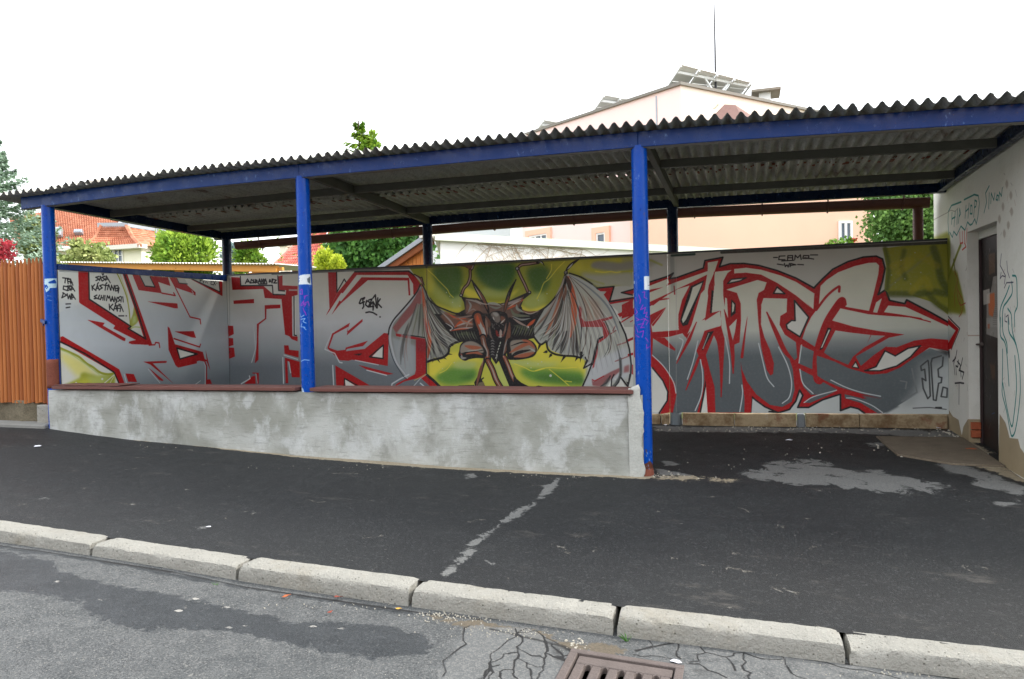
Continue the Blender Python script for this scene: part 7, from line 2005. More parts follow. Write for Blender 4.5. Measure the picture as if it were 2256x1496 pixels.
MB().box(-6.19,-5.99,.0,.16,.2,.46).build('pier',M_KERB,fb,bevel=.008)
MB().hexa([(-9.3,-.10,.15),(-5.985,-.10,.15),(-5.985,.05,.15),(-9.3,.05,.15)],[(-9.3,-.09,.295),(-5.985,-.09,.268),(-5.985,.05,.285),(-9.3,.05,.31)]).build('ledge',simple('smooth grey ledge',(128,128,124),.9,.2,var=.3,scale=6,bump=.4,bs=60,fine=.1),fb,bevel=.01)
# ------------------------------------------------------------ drain
gr=thing('storm_drain',(.24,-2.81,zr(.24,-2.8)),'rusty cast iron storm drain grate with slots in the gutter beside the kerb','drain')
gzr=lambda x,y:zr(x,y)+.004
GX0,GX1,GY0,GY1=.052,.458,-3.115,-2.643
def slab(mb,x0,x1,y0,y1,t0,t1):
    c=[(x0,y0),(x1,y0),(x1,y1),(x0,y1)];mb.hexa([(x,y,gzr(x,y)+t0) for x,y in c],[(x,y,gzr(x,y)+t1) for x,y in c])
mb=MB()
for a in ((GX0-.035,GX1+.035,GY1,GY1+.035),(GX0-.035,GX1+.035,GY0-.035,GY0),(GX0-.035,GX0,GY0,GY1),(GX1,GX1+.035,GY0,GY1)):slab(mb,*a,-.06,.004)
mb.build('frame',M_IRON,gr,bevel=.003)
xsl=np.linspace(GX0+.012,GX1-.012,6)
for ya,yb_ in ((GY1-.075,GY1-.008),(GY0+.008,GY0+.07)):
    mb=MB();slab(mb,GX0+.008,GX1-.008,ya,yb_,-.035,-.004);mb.build('grate_end_plate',M_IRON,gr,bevel=.003)
nb=6;pit=(GX1-GX0-.016)/(nb-.35)
for i in range(nb):
    mb=MB();x0=GX0+.008+i*pit*1.0-(.0 if i else 0);x1=min(x0+pit*.58,GX1-.008)
    slab(mb,x0,x1,GY0+.07,GY1-.075,-.04,-.005);mb.build('bar',M_IRON,gr,bevel=.004)
for i in range(nb-1):
    mb=MB();x0=GX0+.008+i*pit+pit*.58;x1=x0+pit*.42
    # rounded slot end
    ct=(x0+x1)/2;rr=(x1-x0)/2
    for s in (-1,1):
        pts=[(ct+s*rr,GY1-.075)]+[(ct+s*rr*math.cos(t),GY1-.075-.03*1+ -0+.03*math.sin(t)) for t in np.linspace(0,math.pi/2,6)]
        n_=len(pts);o=[(x,y,gzr(x,y)-.03) for x,y in pts]+[(x,y,gzr(x,y)-.006) for x,y in pts];mb.add(o,[tuple(range(n_)),tuple(range(2*n_-1,n_-1,-1))]+[(k,(k+1)%n_,(k+1)%n_+n_,k+n_) for k in range(n_)])
    mb.build('slot_end',M_IRON,gr,kind='stuff')
mb=MB().box(GX0-.03,GX1+.03,GY0-.03,GY1+.03,-.9,-.32);mb.f=[q for q in mb.f if q!=(4,5,7,6)];mb.build('shaft',M_VOID,gr,recalc=False)
# ------------------------------------------------------------ litter, leaves, pebbles
def flake(x,y,z,s,rz,mat,name,label,cat,group=None,thin=.002,shape=None):
    shape=shape or [(-1,-.4),(-.3,-.55),(.5,-.5),(1,0),(.4,.5),(-.6,.45)]
    n_=len(shape);c,s_=math.cos(rz),math.sin(rz);rn=random.Random(int(abs(x*1000)))
    pt=[(x+s*(a*c-b*s_),y+s*(a*s_+b*c),z+rn.uniform(.002,.4*s)) for a,b in shape]
    mb=MB().add(pt+[(a,b,h+thin) for a,b,h in pt],[tuple(range(n_))[::-1],tuple(range(n_,2*n_))]+[(i,(i+1)%n_,(i+1)%n_+n_,i+n_) for i in range(n_)])
    return tag(mb.build(name,mat,None),label,cat,group)
def gpt(px,py,road):
    d=ray(px,py);z=0.
    for i in range(40):
        t=(z-CAM[2])/d[2];p=CAM+t*d;z=.5*z+.5*(zr(p[0],p[1]) if road else zp(p[0],p[1]))
    return p[0],p[1],z
LEAF_O=simple('orange dry leaf',(168,92,54),.7,.3,var=.3,scale=60,bump=.2);LEAF_R=simple('red dry leaf',(130,66,52),.7,.3,var=.3,scale=60,bump=.2);LEAF_Y=simple('yellow dry leaf',(214,168,76),.7,.3,var=.3,scale=60,bump=.2)
PAPER=simple('crumpled white paper',(226,228,236),.7,.3,var=.1,bump=.1);PAPERB=simple('blue wrapper',(60,70,190),.4,.5,var=.1,bump=.0)
LS=[(-1,0),(-.5,-.4),(.1,-.5),(.55,-.25),(1.2,0),(.5,.3),(0,.45),(-.6,.3)]
for px,py,rd,s,rz,m,l,nm,ct in [(630,1317,1,.022,1.0,LEAF_O,'orange dry leaf lying on the road below the middle kerb stones','dry_leaf','leaf'),(745,1319,1,.022,.2,LEAF_R,'red dry leaf lying close under the kerb','dry_leaf','leaf'),(878,1344,1,.014,.3,LEAF_Y,'yellow dry leaf in the gutter beside a kerb joint','dry_leaf','leaf'),(362,1241-0,1,.013,.9,LEAF_Y,'small yellow leaf on the road by the second visible kerb joint','dry_leaf','leaf'),(727,1352,1,.018,1.4,LEAF_R,'thin brown leaf on the wet dark road patch','dry_leaf','leaf'),
  (460,1163,0,.016,.1,PAPER,'tiny white paper scrap on the dark pavement near the kerb','paper_scrap','litter'),(1534,1409,1,.022,.6,PAPER,'white and blue wrapper scrap against the kerb right of the drain','paper_scrap','litter'),(1490,1463,1,.024,-.2,PAPER,'white paper strip on the corner of the drain frame','paper_scrap','litter'),(1738,972,0,.035,.2,PAPER,'pale flattened scrap on the floor inside the shelter entrance','paper_scrap','litter'),(2068,945,0,.03,.5,PAPER,'white scrap at the foot of the wall in the back right corner','paper_scrap','litter'),(1466,938,0,.026,.9,PAPER,'white scrap beside the grey painted post foot','paper_scrap','litter'),(2140,993,0,.05,.1,LEAF_O,'brown dry leaf on the slab before the metal door','dry_leaf','leaf'),(83,985,0,.03,.9,PAPER,'thin pale twig scrap on the pavement near the fence','paper_scrap','litter')]:
    x,y,z=gpt(px,py,rd);flake(x,y,z+.004,s,rz,m,nm,l,ct,shape=LS if ct=='leaf' else None)
rn=random.Random(12)
M_PEB=simple('pale gravel',(168,164,152),.85,.2,var=.35,scale=90,bump=.2)
def pebbles(name,label,spots,seed):
    rn=random.Random(seed);mb=MB()
    for (px,py,sx,sy,n,s,rd) in spots:
        for i in range(n):
            x,y,z=gpt(px+rn.gauss(0,1)*sx,py+rn.gauss(0,1)*sy,rd);r=s*rn.uniform(.35,1)
            if rd and y>yk(x)-.158:continue
            if rd and GX0-.04<x<GX1+.04 and y<GY1+.04:continue
            v=[];
            for a in range(5):
                t=a*1.2566+rn.uniform(-.3,.3);v.append((x+r*math.cos(t)*rn.uniform(.7,1.2),y+r*math.sin(t)*rn.uniform(.6,1.1),z-.002))
            v2=[(x+(p[0]-x)*.6,y+(p[1]-y)*.6,z+r*rn.uniform(.5,.9)) for p in v]
            mb.add(v+v2,[(5,6,7,8,9)]+[(k,(k+1)%5,(k+1)%5+5,k+5) for k in range(5)])
    o=mb.build(name,M_PEB,None,kind='stuff');return o
pebbles('gravel','',[(1270,1420,14,6,26,.011,1),(1320,1425,50,6,60,.006,1),(1150,1392,90,6,120,.005,1),(1020,1362,60,5,90,.005,1),(960,1352,30,3,30,.006,1),(1700,1455,120,8,70,.005,1),(700,1335,200,5,60,.004,1),(2000,1485,120,5,50,.006,1)],1)
pebbles('loose_grit','',[(1750,945,230,3,150,.012,0),(2090,960,30,8,60,.016,0),(2000,985,80,10,50,.012,0),(1440,1048,30,4,40,.012,0),(1000,1030,280,3,60,.007,0),(1300,1050,120,3,50,.007,0),(1600,1000,150,20,24,.008,0),(500,983,160,3,30,.006,0)],2)
M_WEED=simple('weed green',(84,138,52),.6,.3,var=.3,scale=50,bump=0)
x,y,z=gpt(1380,1415,1)
wd=MB()
for i in range(7):
    t=i*.9;r=.03+.008*(i%3);wd.add([(x,y,z),(x+.004,y,z),(x+r*.6*math.cos(t)+.004,y-.01+r*.4*math.sin(t),z+.03),(x+r*math.cos(t),y-.01+r*.6*math.sin(t),z+.036+.004*(i%2))],[(0,1,2,3)])
tag(wd.build('weed',M_WEED,None),'small green weed sprouting from the joint beside the drain','weed')
x,y,z=gpt(474,1289,1)
wd=MB()
for i in range(9):
    t=i*.7;wd.add([(x+.01*math.cos(t),y,z),(x+.01*math.cos(t)+.003,y,z),(x+.03*math.cos(t),y+.012*math.sin(t),z+.016)],[(0,1,2)])
tag(wd.build('weed',M_WEED,None),'tiny tuft of moss green weed under the kerb left of the wet patch','weed')

# ------------------------------------------------------------ background
def foliage_mat(name,a,b,c2=None,rough=.65):
    a,b,c2=[tuple(min(235,int(q*1.28+6)) for q in t_) for t_ in (a,b,c2 or b)]
    n=N(name,rough,.25).world();c=n.mix(n.ramp(n.noise(2.2,4),.35,.65),srgb(*a),srgb(*b));c=n.mix(n.ramp(n.vor(9,0),.2,.7,0,.55),c,srgb(*(c2 or b)));n.color(c)
    tr=n.t.nodes.new('ShaderNodeBsdfTranslucent');ad=n.t.nodes.new('ShaderNodeMixShader');ad.inputs[0].default_value=.28;n.sock(tr,'Color',c)
    out=n.t.nodes['Material Output'];n.t.links.new(n.b.outputs[0],ad.inputs[1]);n.t.links.new(tr.outputs[0],ad.inputs[2]);n.t.links.new(ad.outputs[0],out.inputs[0]);return n.m
M_BARK=simple('bark',(84,70,56),.95,.1,var=.4,scale=9,bump=.6)
def leafcloud(blobs,nl,size,seed,mode='leaf',droop=0,shell=.55):
    rn=random.Random(seed);V=[];F=[];tot=sum(b[3]*b[4]*b[5] for b in blobs)**1.0
    for (cx,cy,cz,rx,ry,rz) in [tuple(b) for b in blobs]:
        k=max(8,int(nl*(rx*ry*rz)/tot))
        cl=[]
        for i in range(max(3,k//26)):
            while True:
                d=Vector((rn.uniform(-1,1),rn.uniform(-1,1),rn.uniform(-1,1)))
                if .05<d.length<1:break
            r=shell+(1-shell)*rn.random()**.6;d=d.normalized()*r
            cl.append((cx+d.x*rx,cy+d.y*ry,cz+d.z*rz,d))
        for i in range(k):
            c=rn.choice(cl);sp=.22*(rx+ry+rz)/3
            p=Vector((c[0]+rn.gauss(0,sp),c[1]+rn.gauss(0,sp),c[2]+rn.gauss(0,sp*.8)))
            s=size*rn.uniform(.6,1.3)
            if mode=='spray':
                d=(c[3]+Vector((rn.gauss(0,.35),rn.gauss(0,.35),rn.gauss(0,.3)+.35-droop))).normalized()
            else:d=Vector((rn.gauss(0,1),rn.gauss(0,1),rn.gauss(0,1)-droop)).normalized()
            n_=d.cross(Vector((rn.gauss(0,1),rn.gauss(0,1),rn.gauss(0,1)))).normalized()
            w=s*(.28 if mode=='spray' else .45)
            o=len(V);V+=[tuple(p-n_*w*.3),tuple(p+d*s*.5-n_*w),tuple(p+d*s),tuple(p+d*s*.5+n_*w)];F.append((o,o+1,o+2,o+3))
    return V,F
def tree(name,label,x,y,base,h,tr,blobs,mat,nl,size,seed,mode='leaf',droop=0,cat='tree',group=None,shell=.55,limbs=5):
    t=thing(name,(x,y,base),label,cat,group);rn=random.Random(seed)
    mb=MB();top=base+h*.8;pts=[(x+rn.uniform(-.04,.04)*i,y,base+(top-base)*i/5) for i in range(6)];mb.tube(pts,[tr*(1-.15*i) for i in range(6)],8)
    bs=sorted(blobs,key=lambda b:-b[3]*b[5])[:limbs]
    for b in bs:
        z0=base+(b[2]-base)*.45;mb.tube([(x,y,z0),((x+b[0])/2,(y+b[1])/2,(z0+b[2])/2+.1),(b[0],b[1],b[2])],[tr*.45,tr*.3,tr*.12],6)
    mb.build('trunk',M_BARK,t,True)
    V,F=leafcloud(blobs,nl,size,seed,mode,droop,shell);m=MB();m.v=V;m.f=F;m.build('crown',mat,t,recalc=False);return t
G0=.02
def bl(px,py,Y,rxp,rzp,ry=None):
    c=at(px,py,Y);dep=float((c-CAM)@_f);rx=rxp*dep/FPX;rz=rzp*dep/FPX;return (c[0],Y,c[2],rx,ry or rx,rz)
def treeb(name,label,px,Y,topY,blobs,**k):
    c=at(px,topY,Y);B=[bl(b[0],b[1],Y+(b[4] if len(b)>4 else 0),b[2],b[3]) for b in blobs]
    return tree(name,label,c[0],Y,G0,c[2]-G0,k.pop('tr',.1),B,**k)
# --- spruce, drooping fans of needles on whorled boughs
M_SPR=foliage_mat('blue grey spruce',(96,114,100),(150,168,152),(70,88,64));M_GRN=foliage_mat('fresh green leaves',(66,102,38),(108,142,56),(40,66,24));M_DGN=foliage_mat('dense green leaves',(44,80,34),(78,116,50),(26,50,22))
M_THU=foliage_mat('bright green cypress',(86,118,36),(136,158,58),(34,62,22));M_YEL=foliage_mat('yellow green thuja',(150,160,48),(186,190,70),(96,116,30));M_RED=foliage_mat('red barberry leaves',(120,34,44),(160,52,60),(80,22,30));M_OLV=foliage_mat('olive fruit tree leaves',(112,124,70),(154,158,104),(70,84,40));M_CHS=foliage_mat('broad tree leaves',(62,92,44),(96,126,62),(40,62,30));M_CON=foliage_mat('conifer sprays',(84,98,58),(122,130,82),(50,62,34))
M_BSP=foliage_mat('pale blue spruce needles',(120,136,136),(160,172,170),(86,100,96))
def spruce(label,px,Y,ytop,ybot,wbot,mat,seed,name='spruce_tree',n=9000,size=.13,step=.20):
    c=at(px,ytop,Y);b=at(px,ybot,Y);H=c[2];z0=G0;dep=float((c-CAM)@_f);Rb=wbot*dep/FPX*(H-z0)/(H-b[2])
    t=thing(name,(c[0],Y,z0),label,'tree');rn=random.Random(seed)
    MB().tube([(c[0],Y,z0),(c[0],Y,H)],[.14,.02],8).build('trunk',M_BARK,t,True)
    V=[];F=[];z=z0+.5;wh=[]
    while z<H-.05:
        Rr=Rb*(H-z)/(H-z0)
        for k in range(8):
            a=rn.uniform(0,6.283);wh.append((z+rn.uniform(-.1,.1),a,Rr*rn.uniform(.65,1.15)))
        z+=step
    per=max(10,n//len(wh))
    for z,a,Rr in wh:
        ca,sa_=math.cos(a),math.sin(a)
        for i in range(per):
            u=rn.random()**.75;q=rn.gauss(0,.16)*(Rr*.5+.15)*(1.1-u*.6)
            x=c[0]+ca*Rr*u-sa_*q;y=Y+sa_*Rr*u+ca*q;zz=z+.22*Rr*(u*u)-.30*Rr*u*(1-u)*1.6-abs(rn.gauss(0,.04+.03*Rr))
            d=Vector((ca+rn.gauss(0,.45),sa_+rn.gauss(0,.45),rn.gauss(-.15,.35))).normalized();s=size*rn.uniform(.6,1.3)
            n_=d.cross(Vector((rn.gauss(0,.4),rn.gauss(0,.4),1))).normalized()*s*.22;p=Vector((x,y,zz));o=len(V)
            V+=[tuple(p-n_*.5),tuple(p+d*s*.5-n_),tuple(p+d*s),tuple(p+d*s*.5+n_)];F.append((o,o+1,o+2,o+3))
    m=MB();m.v=V;m.f=F;m.build('crown',mat,t,recalc=False);return t
spruce('large blue grey spruce rising at the left edge behind the picket fence',-34,11,270,600,178,M_SPR,3,n=52000,size=.15)
treeb('shrub','dark red leaved shrub peeping over the picket fence at the left edge',4,9.0,520,[(0,560,26,34),(-30,560,30,40)],mat=M_RED,nl=2600,size=.07,seed=5,cat='shrub',tr=.03)
treeb('garden_tree','yellowish green tree between the spruce and the first front post',88,16,470,[(78,505,22,30),(95,530,20,30),(70,545,20,22)],mat=M_CON,nl=3000,size=.16,seed=6,tr=.08)
treeb('fruit_tree','loose olive green fruit tree in front of the orange roofed house',190,7.6,520,[(175,545,16,20),(205,562,32,20),(165,570,26,16),(235,572,22,11),(150,585,22,10),(190,590,40,14)],mat=M_OLV,nl=3000,size=.10,seed=7,tr=.05)
treeb('cypress_shrub','broad bright green cypress behind the painted end panel',412,8.8,512,[(412,560,46,46),(380,560,30,42),(445,565,28,36),(398,535,20,22),(425,530,18,18),(365,580,20,20)],mat=M_THU,nl=9000,size=.11,seed=8,mode='spray',cat='shrub',tr=.08,shell=.8)
treeb('pale_spruce','pale blue spruce half hidden by the left back post',512,13,540,[(512,572,14,30),(516,560,8,20)],mat=M_BSP,nl=2500,size=.12,seed=9,mode='spray',tr=.06)
treeb('garden_tree','yellow green bushy tree just right of the left back post',548,12,535,[(545,560,18,24),(566,578,14,12),(535,580,14,20)],mat=M_THU,nl=3000,size=.11,seed=10,mode='spray',tr=.06)
treeb('thuja','taller of the two yellow green thujas before the red roofed house',716,7.2,550,[(716,588,14,34),(708,575,8,18),(722,570,7,16)],mat=M_YEL,nl=3600,size=.06,seed=11,mode='spray',cat='shrub',tr=.04,shell=.8)
treeb('thuja','smaller yellow green thuja at the foot of the dense green tree',745,7.0,562,[(745,592,10,26),(741,582,6,16)],mat=M_YEL,nl=2200,size=.055,seed=12,mode='spray',cat='shrub',tr=.03,shell=.8)
treeb('dense_tree','large dense dark green tree behind the wooden gable',830,10.5,470,[(830,545,66,70),(780,560,46,60),(880,530,50,60),(800,510,50,40),(850,500,50,40),(760,590,30,40),(905,500,30,40),(870,580,60,40)],mat=M_DGN,nl=26000,size=.13,seed=13,tr=.2,shell=.85)
c=at(790,272,15)
spruce('tall thin conifer whose tip shows above the canopy roof',790,15,266,335,40,M_THU,14,'conifer',n=7000,size=.17,step=.25)
treeb('conifer','lower conifer top just right of the tall thin one above the roof',822,15.5,292,[(820,330,9,34),(812,350,14,40)],mat=M_THU,nl=2200,size=.16,seed=15,mode='spray',tr=.08)
treeb('chestnut_tree','broad leaved tree with bright gaps between the pink house and the downpipe',1995,14,420,[(1990,480,70,60),(1960,440,46,34),(2040,450,50,40),(1950,520,40,40),(2030,520,50,40),(2080,500,40,50)],mat=M_CHS,nl=15000,size=.085,seed=16,tr=.22,shell=.35)
# --- far hedge mass so that no bare ground shows through
# --- tiled roofs
def tiles(par,p00,p10,p11,p01,nu,nv,mat,name='roof',amp=.05,sag=0,seg=4):
    a,b,c,d=[Vector(p) for p in (p00,p10,p11,p01)];nrm=(b-a).cross(d-a).normalized()
    if nrm.z<0:nrm=-nrm
    us=range(nu*seg+1);vs=range(nv*2+1)
    def fn(i,j):
        u=i/(nu*seg);v=(j//2+(j%2)*.96)/nv if j<nv*2 else 1.
        p=a*(1-u)*(1-v)+b*u*(1-v)+c*u*v+d*(1-u)*v
        st=amp*.5*(1-(j%2)) 
        p=p+nrm*(amp*math.cos(2*math.pi*i/seg)*.5+st-sag*math.sin(math.pi*v));return p
    m=MB().grid(fn,us,vs);return m.build(name,mat,par,recalc=False)
def tilemat(name,a,b,dk):
    n=N(name,.8,.2).world();c=n.mix(n.ramp(n.noise(2.5,4),.35,.65),srgb(*a),srgb(*b));c=n.mix(n.ramp(n.vor(3.1,1),.3,.7,0,.0),c,srgb(*dk));w=n.sep(n.vor(3.6,1))[0];c=n.mix(n.ramp(w,.2,.9,0,.45),c,srgb(*dk));n.color(c);return n.m
M_TO=tilemat('orange clay tiles',(176,112,84),(192,134,106),(144,84,62));M_TR=tilemat('red clay tiles',(186,104,92),(206,128,112),(140,66,62))
M_CREAM=simple('cream house render',(232,228,208),.9,.2,var=.06,scale=2,bump=.1);M_WHT=simple('white house render',(236,236,234),.9,.2,var=.05,scale=2,bump=.1)
M_GLASS=simple('window glass',(70,84,98),.12,.6,var=.15,bump=0);M_FRW=simple('white window frame',(232,232,230),.5,.4,var=.04,bump=0);M_TRIM=simple('pale eaves trim',(214,210,200),.7,.3,var=.08,bump=0);M_ZINC=simple('zinc sheet',(150,156,162),.4,.5,.4,var=.15,bump=0)
def quadwin(par,px0,py0,px1,py1,Y,cols=2,rows=2,name='window',glass=None,dep=.06):
    a=at(px0,py1,Y);b=at(px1,py0,Y);m=MB();w=(b[0]-a[0]);h=b[2]-a[2];t=min(w,h)*.08
    m.box(a[0],b[0],Y-dep,Y,a[2],a[2]+t).box(a[0],b[0],Y-dep,Y,b[2]-t,b[2]).box(a[0],a[0]+t,Y-dep,Y,a[2]+t,b[2]-t).box(b[0]-t,b[0],Y-dep,Y,a[2]+t,b[2]-t)
    for i in range(1,cols):
        x=a[0]+w*i/cols;m.box(x-t/2,x+t/2,Y-dep,Y,a[2]+t,b[2]-t)
    for i in range(1,rows):
        z=a[2]+h*i/rows;m.box(a[0]+t,b[0]-t,Y-dep*.8,Y,z-t/3,z+t/3)
    o=m.build(name,M_FRW,par);MB().box(a[0]+t*.5,b[0]-t*.5,Y-.02,Y+.0,a[2]+t*.5,b[2]-t*.5).build('pane',glass or M_GLASS,o);return o
# orange roofed house
Y1=27.
hs=thing('orange_roof_house',(at(200,590,Y1)[0],Y1,G0),'cream house with a big orange tiled roof and flared gable wing behind the end panel','house')
def A3(px,py,Y):return tuple(at(px,py,Y))
e0=A3(40,545,Y1);e1=A3(262,545,Y1);r0=A3(20,482,Y1+7);r1=A3(262,434,Y1+7)
tiles(hs,e0,e1,r1,r0,46,22,M_TO,amp=.09)
MB().hexa([(e0[0],Y1+.3,G0),(e1[0]-.1,Y1+.3,G0),(e1[0]-.1,Y1+6,G0),(e0[0],Y1+6,G0)],[(e0[0],Y1+.3,e0[2]),(e1[0]-.1,Y1+.3,e1[2]),(e1[0]-.1,Y1+6,e1[2]),(e0[0],Y1+6,e0[2])]).build('wall',M_CREAM,hs)
MB().beam((e0[0],Y1-.1,e0[2]-.12),(e1[0],Y1-.1,e1[2]-.12),.3,.2).build('gutter',M_TRIM,hs)
Yw=Y1-2.5
w0=A3(192,541,Yw);w1=A3(308,541,Yw);m0=A3(212,522,Yw+1.0);m1=A3(291,522,Yw+1.0);t0=A3(224,497,Yw+1.5);t1=A3(279,497,Yw+1.5);g0=A3(219,508,Yw+1.25);g1=A3(284,508,Yw+1.25)
tiles(hs,w0,w1,m1,m0,20,4,M_TO,amp=.08);tiles(hs,m0,m1,g1,g0,16,3,M_TO,amp=.08);tiles(hs,g0,g1,t1,t0,14,3,M_TO,amp=.08)
for (a_,b_,c_) in ((w0,m0,0),(m0,g0,0),(g0,t0,0)):
    tiles(hs,(a_[0],Y1+3,a_[2]+.05),a_,b_,(b_[0],Y1+3,b_[2]+.05),8,3,M_TO,amp=.06)
for (a_,b_) in ((w1,m1),(m1,g1),(g1,t1)):
    tiles(hs,a_,(a_[0],Y1+3,a_[2]+.05),(b_[0],Y1+3,b_[2]+.05),b_,8,3,M_TO,amp=.06)
ZT=A3(224,497,Yw+1.5)[2]
MB().hexa([(t0[0]-.2,Yw+1.4,t0[2]-.1),(t1[0]+.2,Yw+1.4,t1[2]-.1),(t1[0]+.2,Y1+4,t1[2]-.1),(t0[0]-.2,Y1+4,t0[2]-.1)],[(t0[0]-.2,Yw+1.4,t0[2]+.15),(t1[0]+.2,Yw+1.4,t1[2]+.15),(t1[0]+.2,Y1+4,t1[2]+.15),(t0[0]-.2,Y1+4,t0[2]+.15)]).build('roof_cap',M_ZINC,hs)
MB().tube([w0,m0,g0,t0],.12,6).build('ridge_tiles',M_TO,hs);MB().tube([w1,m1,g1,t1],.12,6).build('ridge_tiles',M_TO,hs)
MB().box(w0[0]+.35,w1[0]-.35,Yw+.45,Y1+1,G0,w0[2]-.05).build('wing_wall',M_CREAM,hs)
MB().box(w0[0],w1[0],Yw-.05,Yw+.5,w0[2]-.3,w0[2]-.08).build('wing_eave',M_TRIM,hs)
quadwin(hs,232,549,251,590,Yw+.44,2,3);quadwin(hs,254,549,271,590,Yw+.44,2,3)
def skylight(px0,py0,px1,py1):
    f=lambda px,py:Vector(A3(px,py,Y1+7*(545-py)/100.-.25));q=[f(px0,py1),f(px1-1,py1),f(px1,py0),f(px0+1,py0)];u=Vector((0,-.12,.16))
    o=MB().hexa([tuple(p) for p in q],[tuple(p+u) for p in q]).build('skylight',M_ZINC,hs);cc=sum(q,Vector())/4
    MB().hexa([tuple(cc+(p-cc)*.75+u*.9) for p in q],[tuple(cc+(p-cc)*.75+u*1.1) for p in q]).build('pane',M_GLASS,o)
skylight(124,506,139,523);skylight(166,511,185,518);skylight(88,506,100,523)
# white house beside it and the lamp pole
h2=thing('white_house',(at(330,590,33)[0],33,G0),'plain white house wall right of the orange roofed wing','house')
a=at(296,510,33);b=at(362,512,33);MB().box(a[0],b[0],33,39,G0,a[2]).build('wall',M_WHT,h2)
m=MB();m.beam(tuple(at(311,543,32.6)),tuple(at(322,566,32.6)),.12,.2).build('roof_edge',M_TRIM,h2)
pl=at(343,500,20);tag(MB().tube([(pl[0],20,G0),(pl[0],20,pl[2]+.6)],.035,8).build('street_pole',M_ZINC,None,True),'thin grey pole standing before the white house','pole')
# red roofed house
Y2=19.
h3=thing('red_roof_house',(at(670,600,Y2)[0],Y2,G0),'low house with a pinkish red tiled hip roof and pale chimney beyond the second bay','house')
e0=A3(604,584,Y2);e1=A3(712,588,Y2);e2=A3(740,588,Y2);
tiles(h3,e0,e1,A3(722,500,Y2+4),A3(668,525,Y2+4),20,12,M_TR,amp=.07)
tiles(h3,e1,A3(760,588,Y2+2),A3(742,545,Y2+3.9),A3(722,500,Y2+4.0),5,8,M_TR,amp=.07)
MB().tube([e0,A3(668,525,Y2+4)],.09,6).build('ridge_tiles',M_TR,h3);MB().beam((e0[0],Y2-.05,e0[2]-.08),(e2[0],Y2-.05,e1[2]-.06),.14,.12).build('gutter',M_ZINC,h3)
MB().box(e0[0]+.6,e2[0]+1,Y2+.3,Y2+5,G0,e0[2]-.05).build('wall',simple('orange render',(206,124,84),.9,.2,var=.12,bump=.1),h3)
g=[A3(632,562,Y2+4.6),A3(650,532,Y2+6),A3(690,510,Y2+6),A3(690,562,Y2+4.6)];g2=[(x,y+.3,z) for x,y,z in g];MB().hexa([g[0],g[3],g2[3],g2[0]],[g[1],g[2],g2[2],g2[1]]).build('rear_roof',simple('dark red tiles',(120,62,58),.8,.2,var=.2),h3)
a=at(617,575,Y2+3);b=at(630,543,Y2+3);MB().box(a[0],b[0],Y2+3,Y2+3.3,G0+2,b[2]).box(a[0]-.05,b[0]+.05,Y2+2.95,Y2+3.35,b[2],b[2]+.1).build('chimney',M_CREAM,h3)
# carport behind the end panel
Yc=6.2
cp=thing('carport',(at(400,600,Yc)[0],Yc,G0),'low carport with a varnished timber beam and thin white corrugated roof behind the end panel','carport')
a=at(150,580,Yc);b=at(608,585,Yc);zt=lambda x:a[2]+(b[2]-a[2])*(x-a[0])/(b[0]-a[0])
M_VAR=wood('varnished pine beam',(196,128,44),(232,170,84),.5,(1.2,20,20))
m=MB();c0=at(150,590,Yc);c1=at(608,600,Yc);m.hexa([(a[0],Yc,c0[2]),(b[0],Yc,c1[2]),(b[0],Yc+.1,c1[2]),(a[0],Yc+.1,c0[2])],[(a[0],Yc,a[2]),(b[0],Yc,b[2]),(b[0],Yc+.1,b[2]),(a[0],Yc+.1,a[2])]).build('beam',M_VAR,cp,bevel=.004)
q0=at(540,603,Yc);q1=at(640,588,Yc);MB().beam((q0[0],Yc+.08,q0[2]-.02),(b[0]+.1,Yc+.08,b[2]-.06),.06,.06).build('brace',M_VAR,cp)
m=MB();m.grid(lambda i,v:(a[0]-.1+(b[0]-a[0]+.2)*i/300,Yc-.12+3*v,zt(a[0]+(b[0]-a[0])*i/300)+.02+.012*math.sin(i*1.57)+.25*v*.2),range(301),[0,1]);m.build('corrugated_roof',simple('white corrugated sheet',(230,226,220),.5,.4,var=.08,bump=0),cp,True,recalc=False)
for px in (170,380,590):
    p=at(px,590,Yc);MB().box(p[0]-.06,p[0]+.06,Yc+.12,Yc+.24,G0,p[2]).build('leg',M_VAR,cp)
# garage with gable, white wall, vines
ga=thing('garage',(-2.5,9,G0),'white garage wall with dry creeper twigs and a wooden gable at its left','garage')
P0=np.array([-4.05,5.6]);P1=np.array([1.35,12.3]);zt_=2.69
dirg=(P1-P0)/np.linalg.norm(P1-P0);nrm=np.array([-dirg[1],dirg[0]])  # away from the camera
if nrm@np.array([-1,1])<0:nrm=-nrm
m=MB();BK=np.array([-.37,.93])*3.5;q=[(*P0,G0),(*P1,G0),(*(P1+BK),G0),(*(P0+BK),G0)];m.hexa(q,[(x,y,zt_-.1) for x,y,z in q]).build('wall',M_WHT,ga)
f0=P0-dirg*.15-nrm*.10;f1=P1-nrm*.10
m=MB();m.hexa([(*f0,zt_-.11),(*f1,zt_-.11),(*(f1+BK),zt_-.11),(*(f0+BK),zt_-.11)],[(*f0,zt_+.02),(*f1,zt_+.02),(*(f1+BK),zt_+.02),(*(f0+BK),zt_+.02)]).build('fascia',simple('pale green fascia',(206,210,196),.6,.4,var=.12,scale=5,bump=.05),ga)
rn=random.Random(21);m=MB();cnt=0
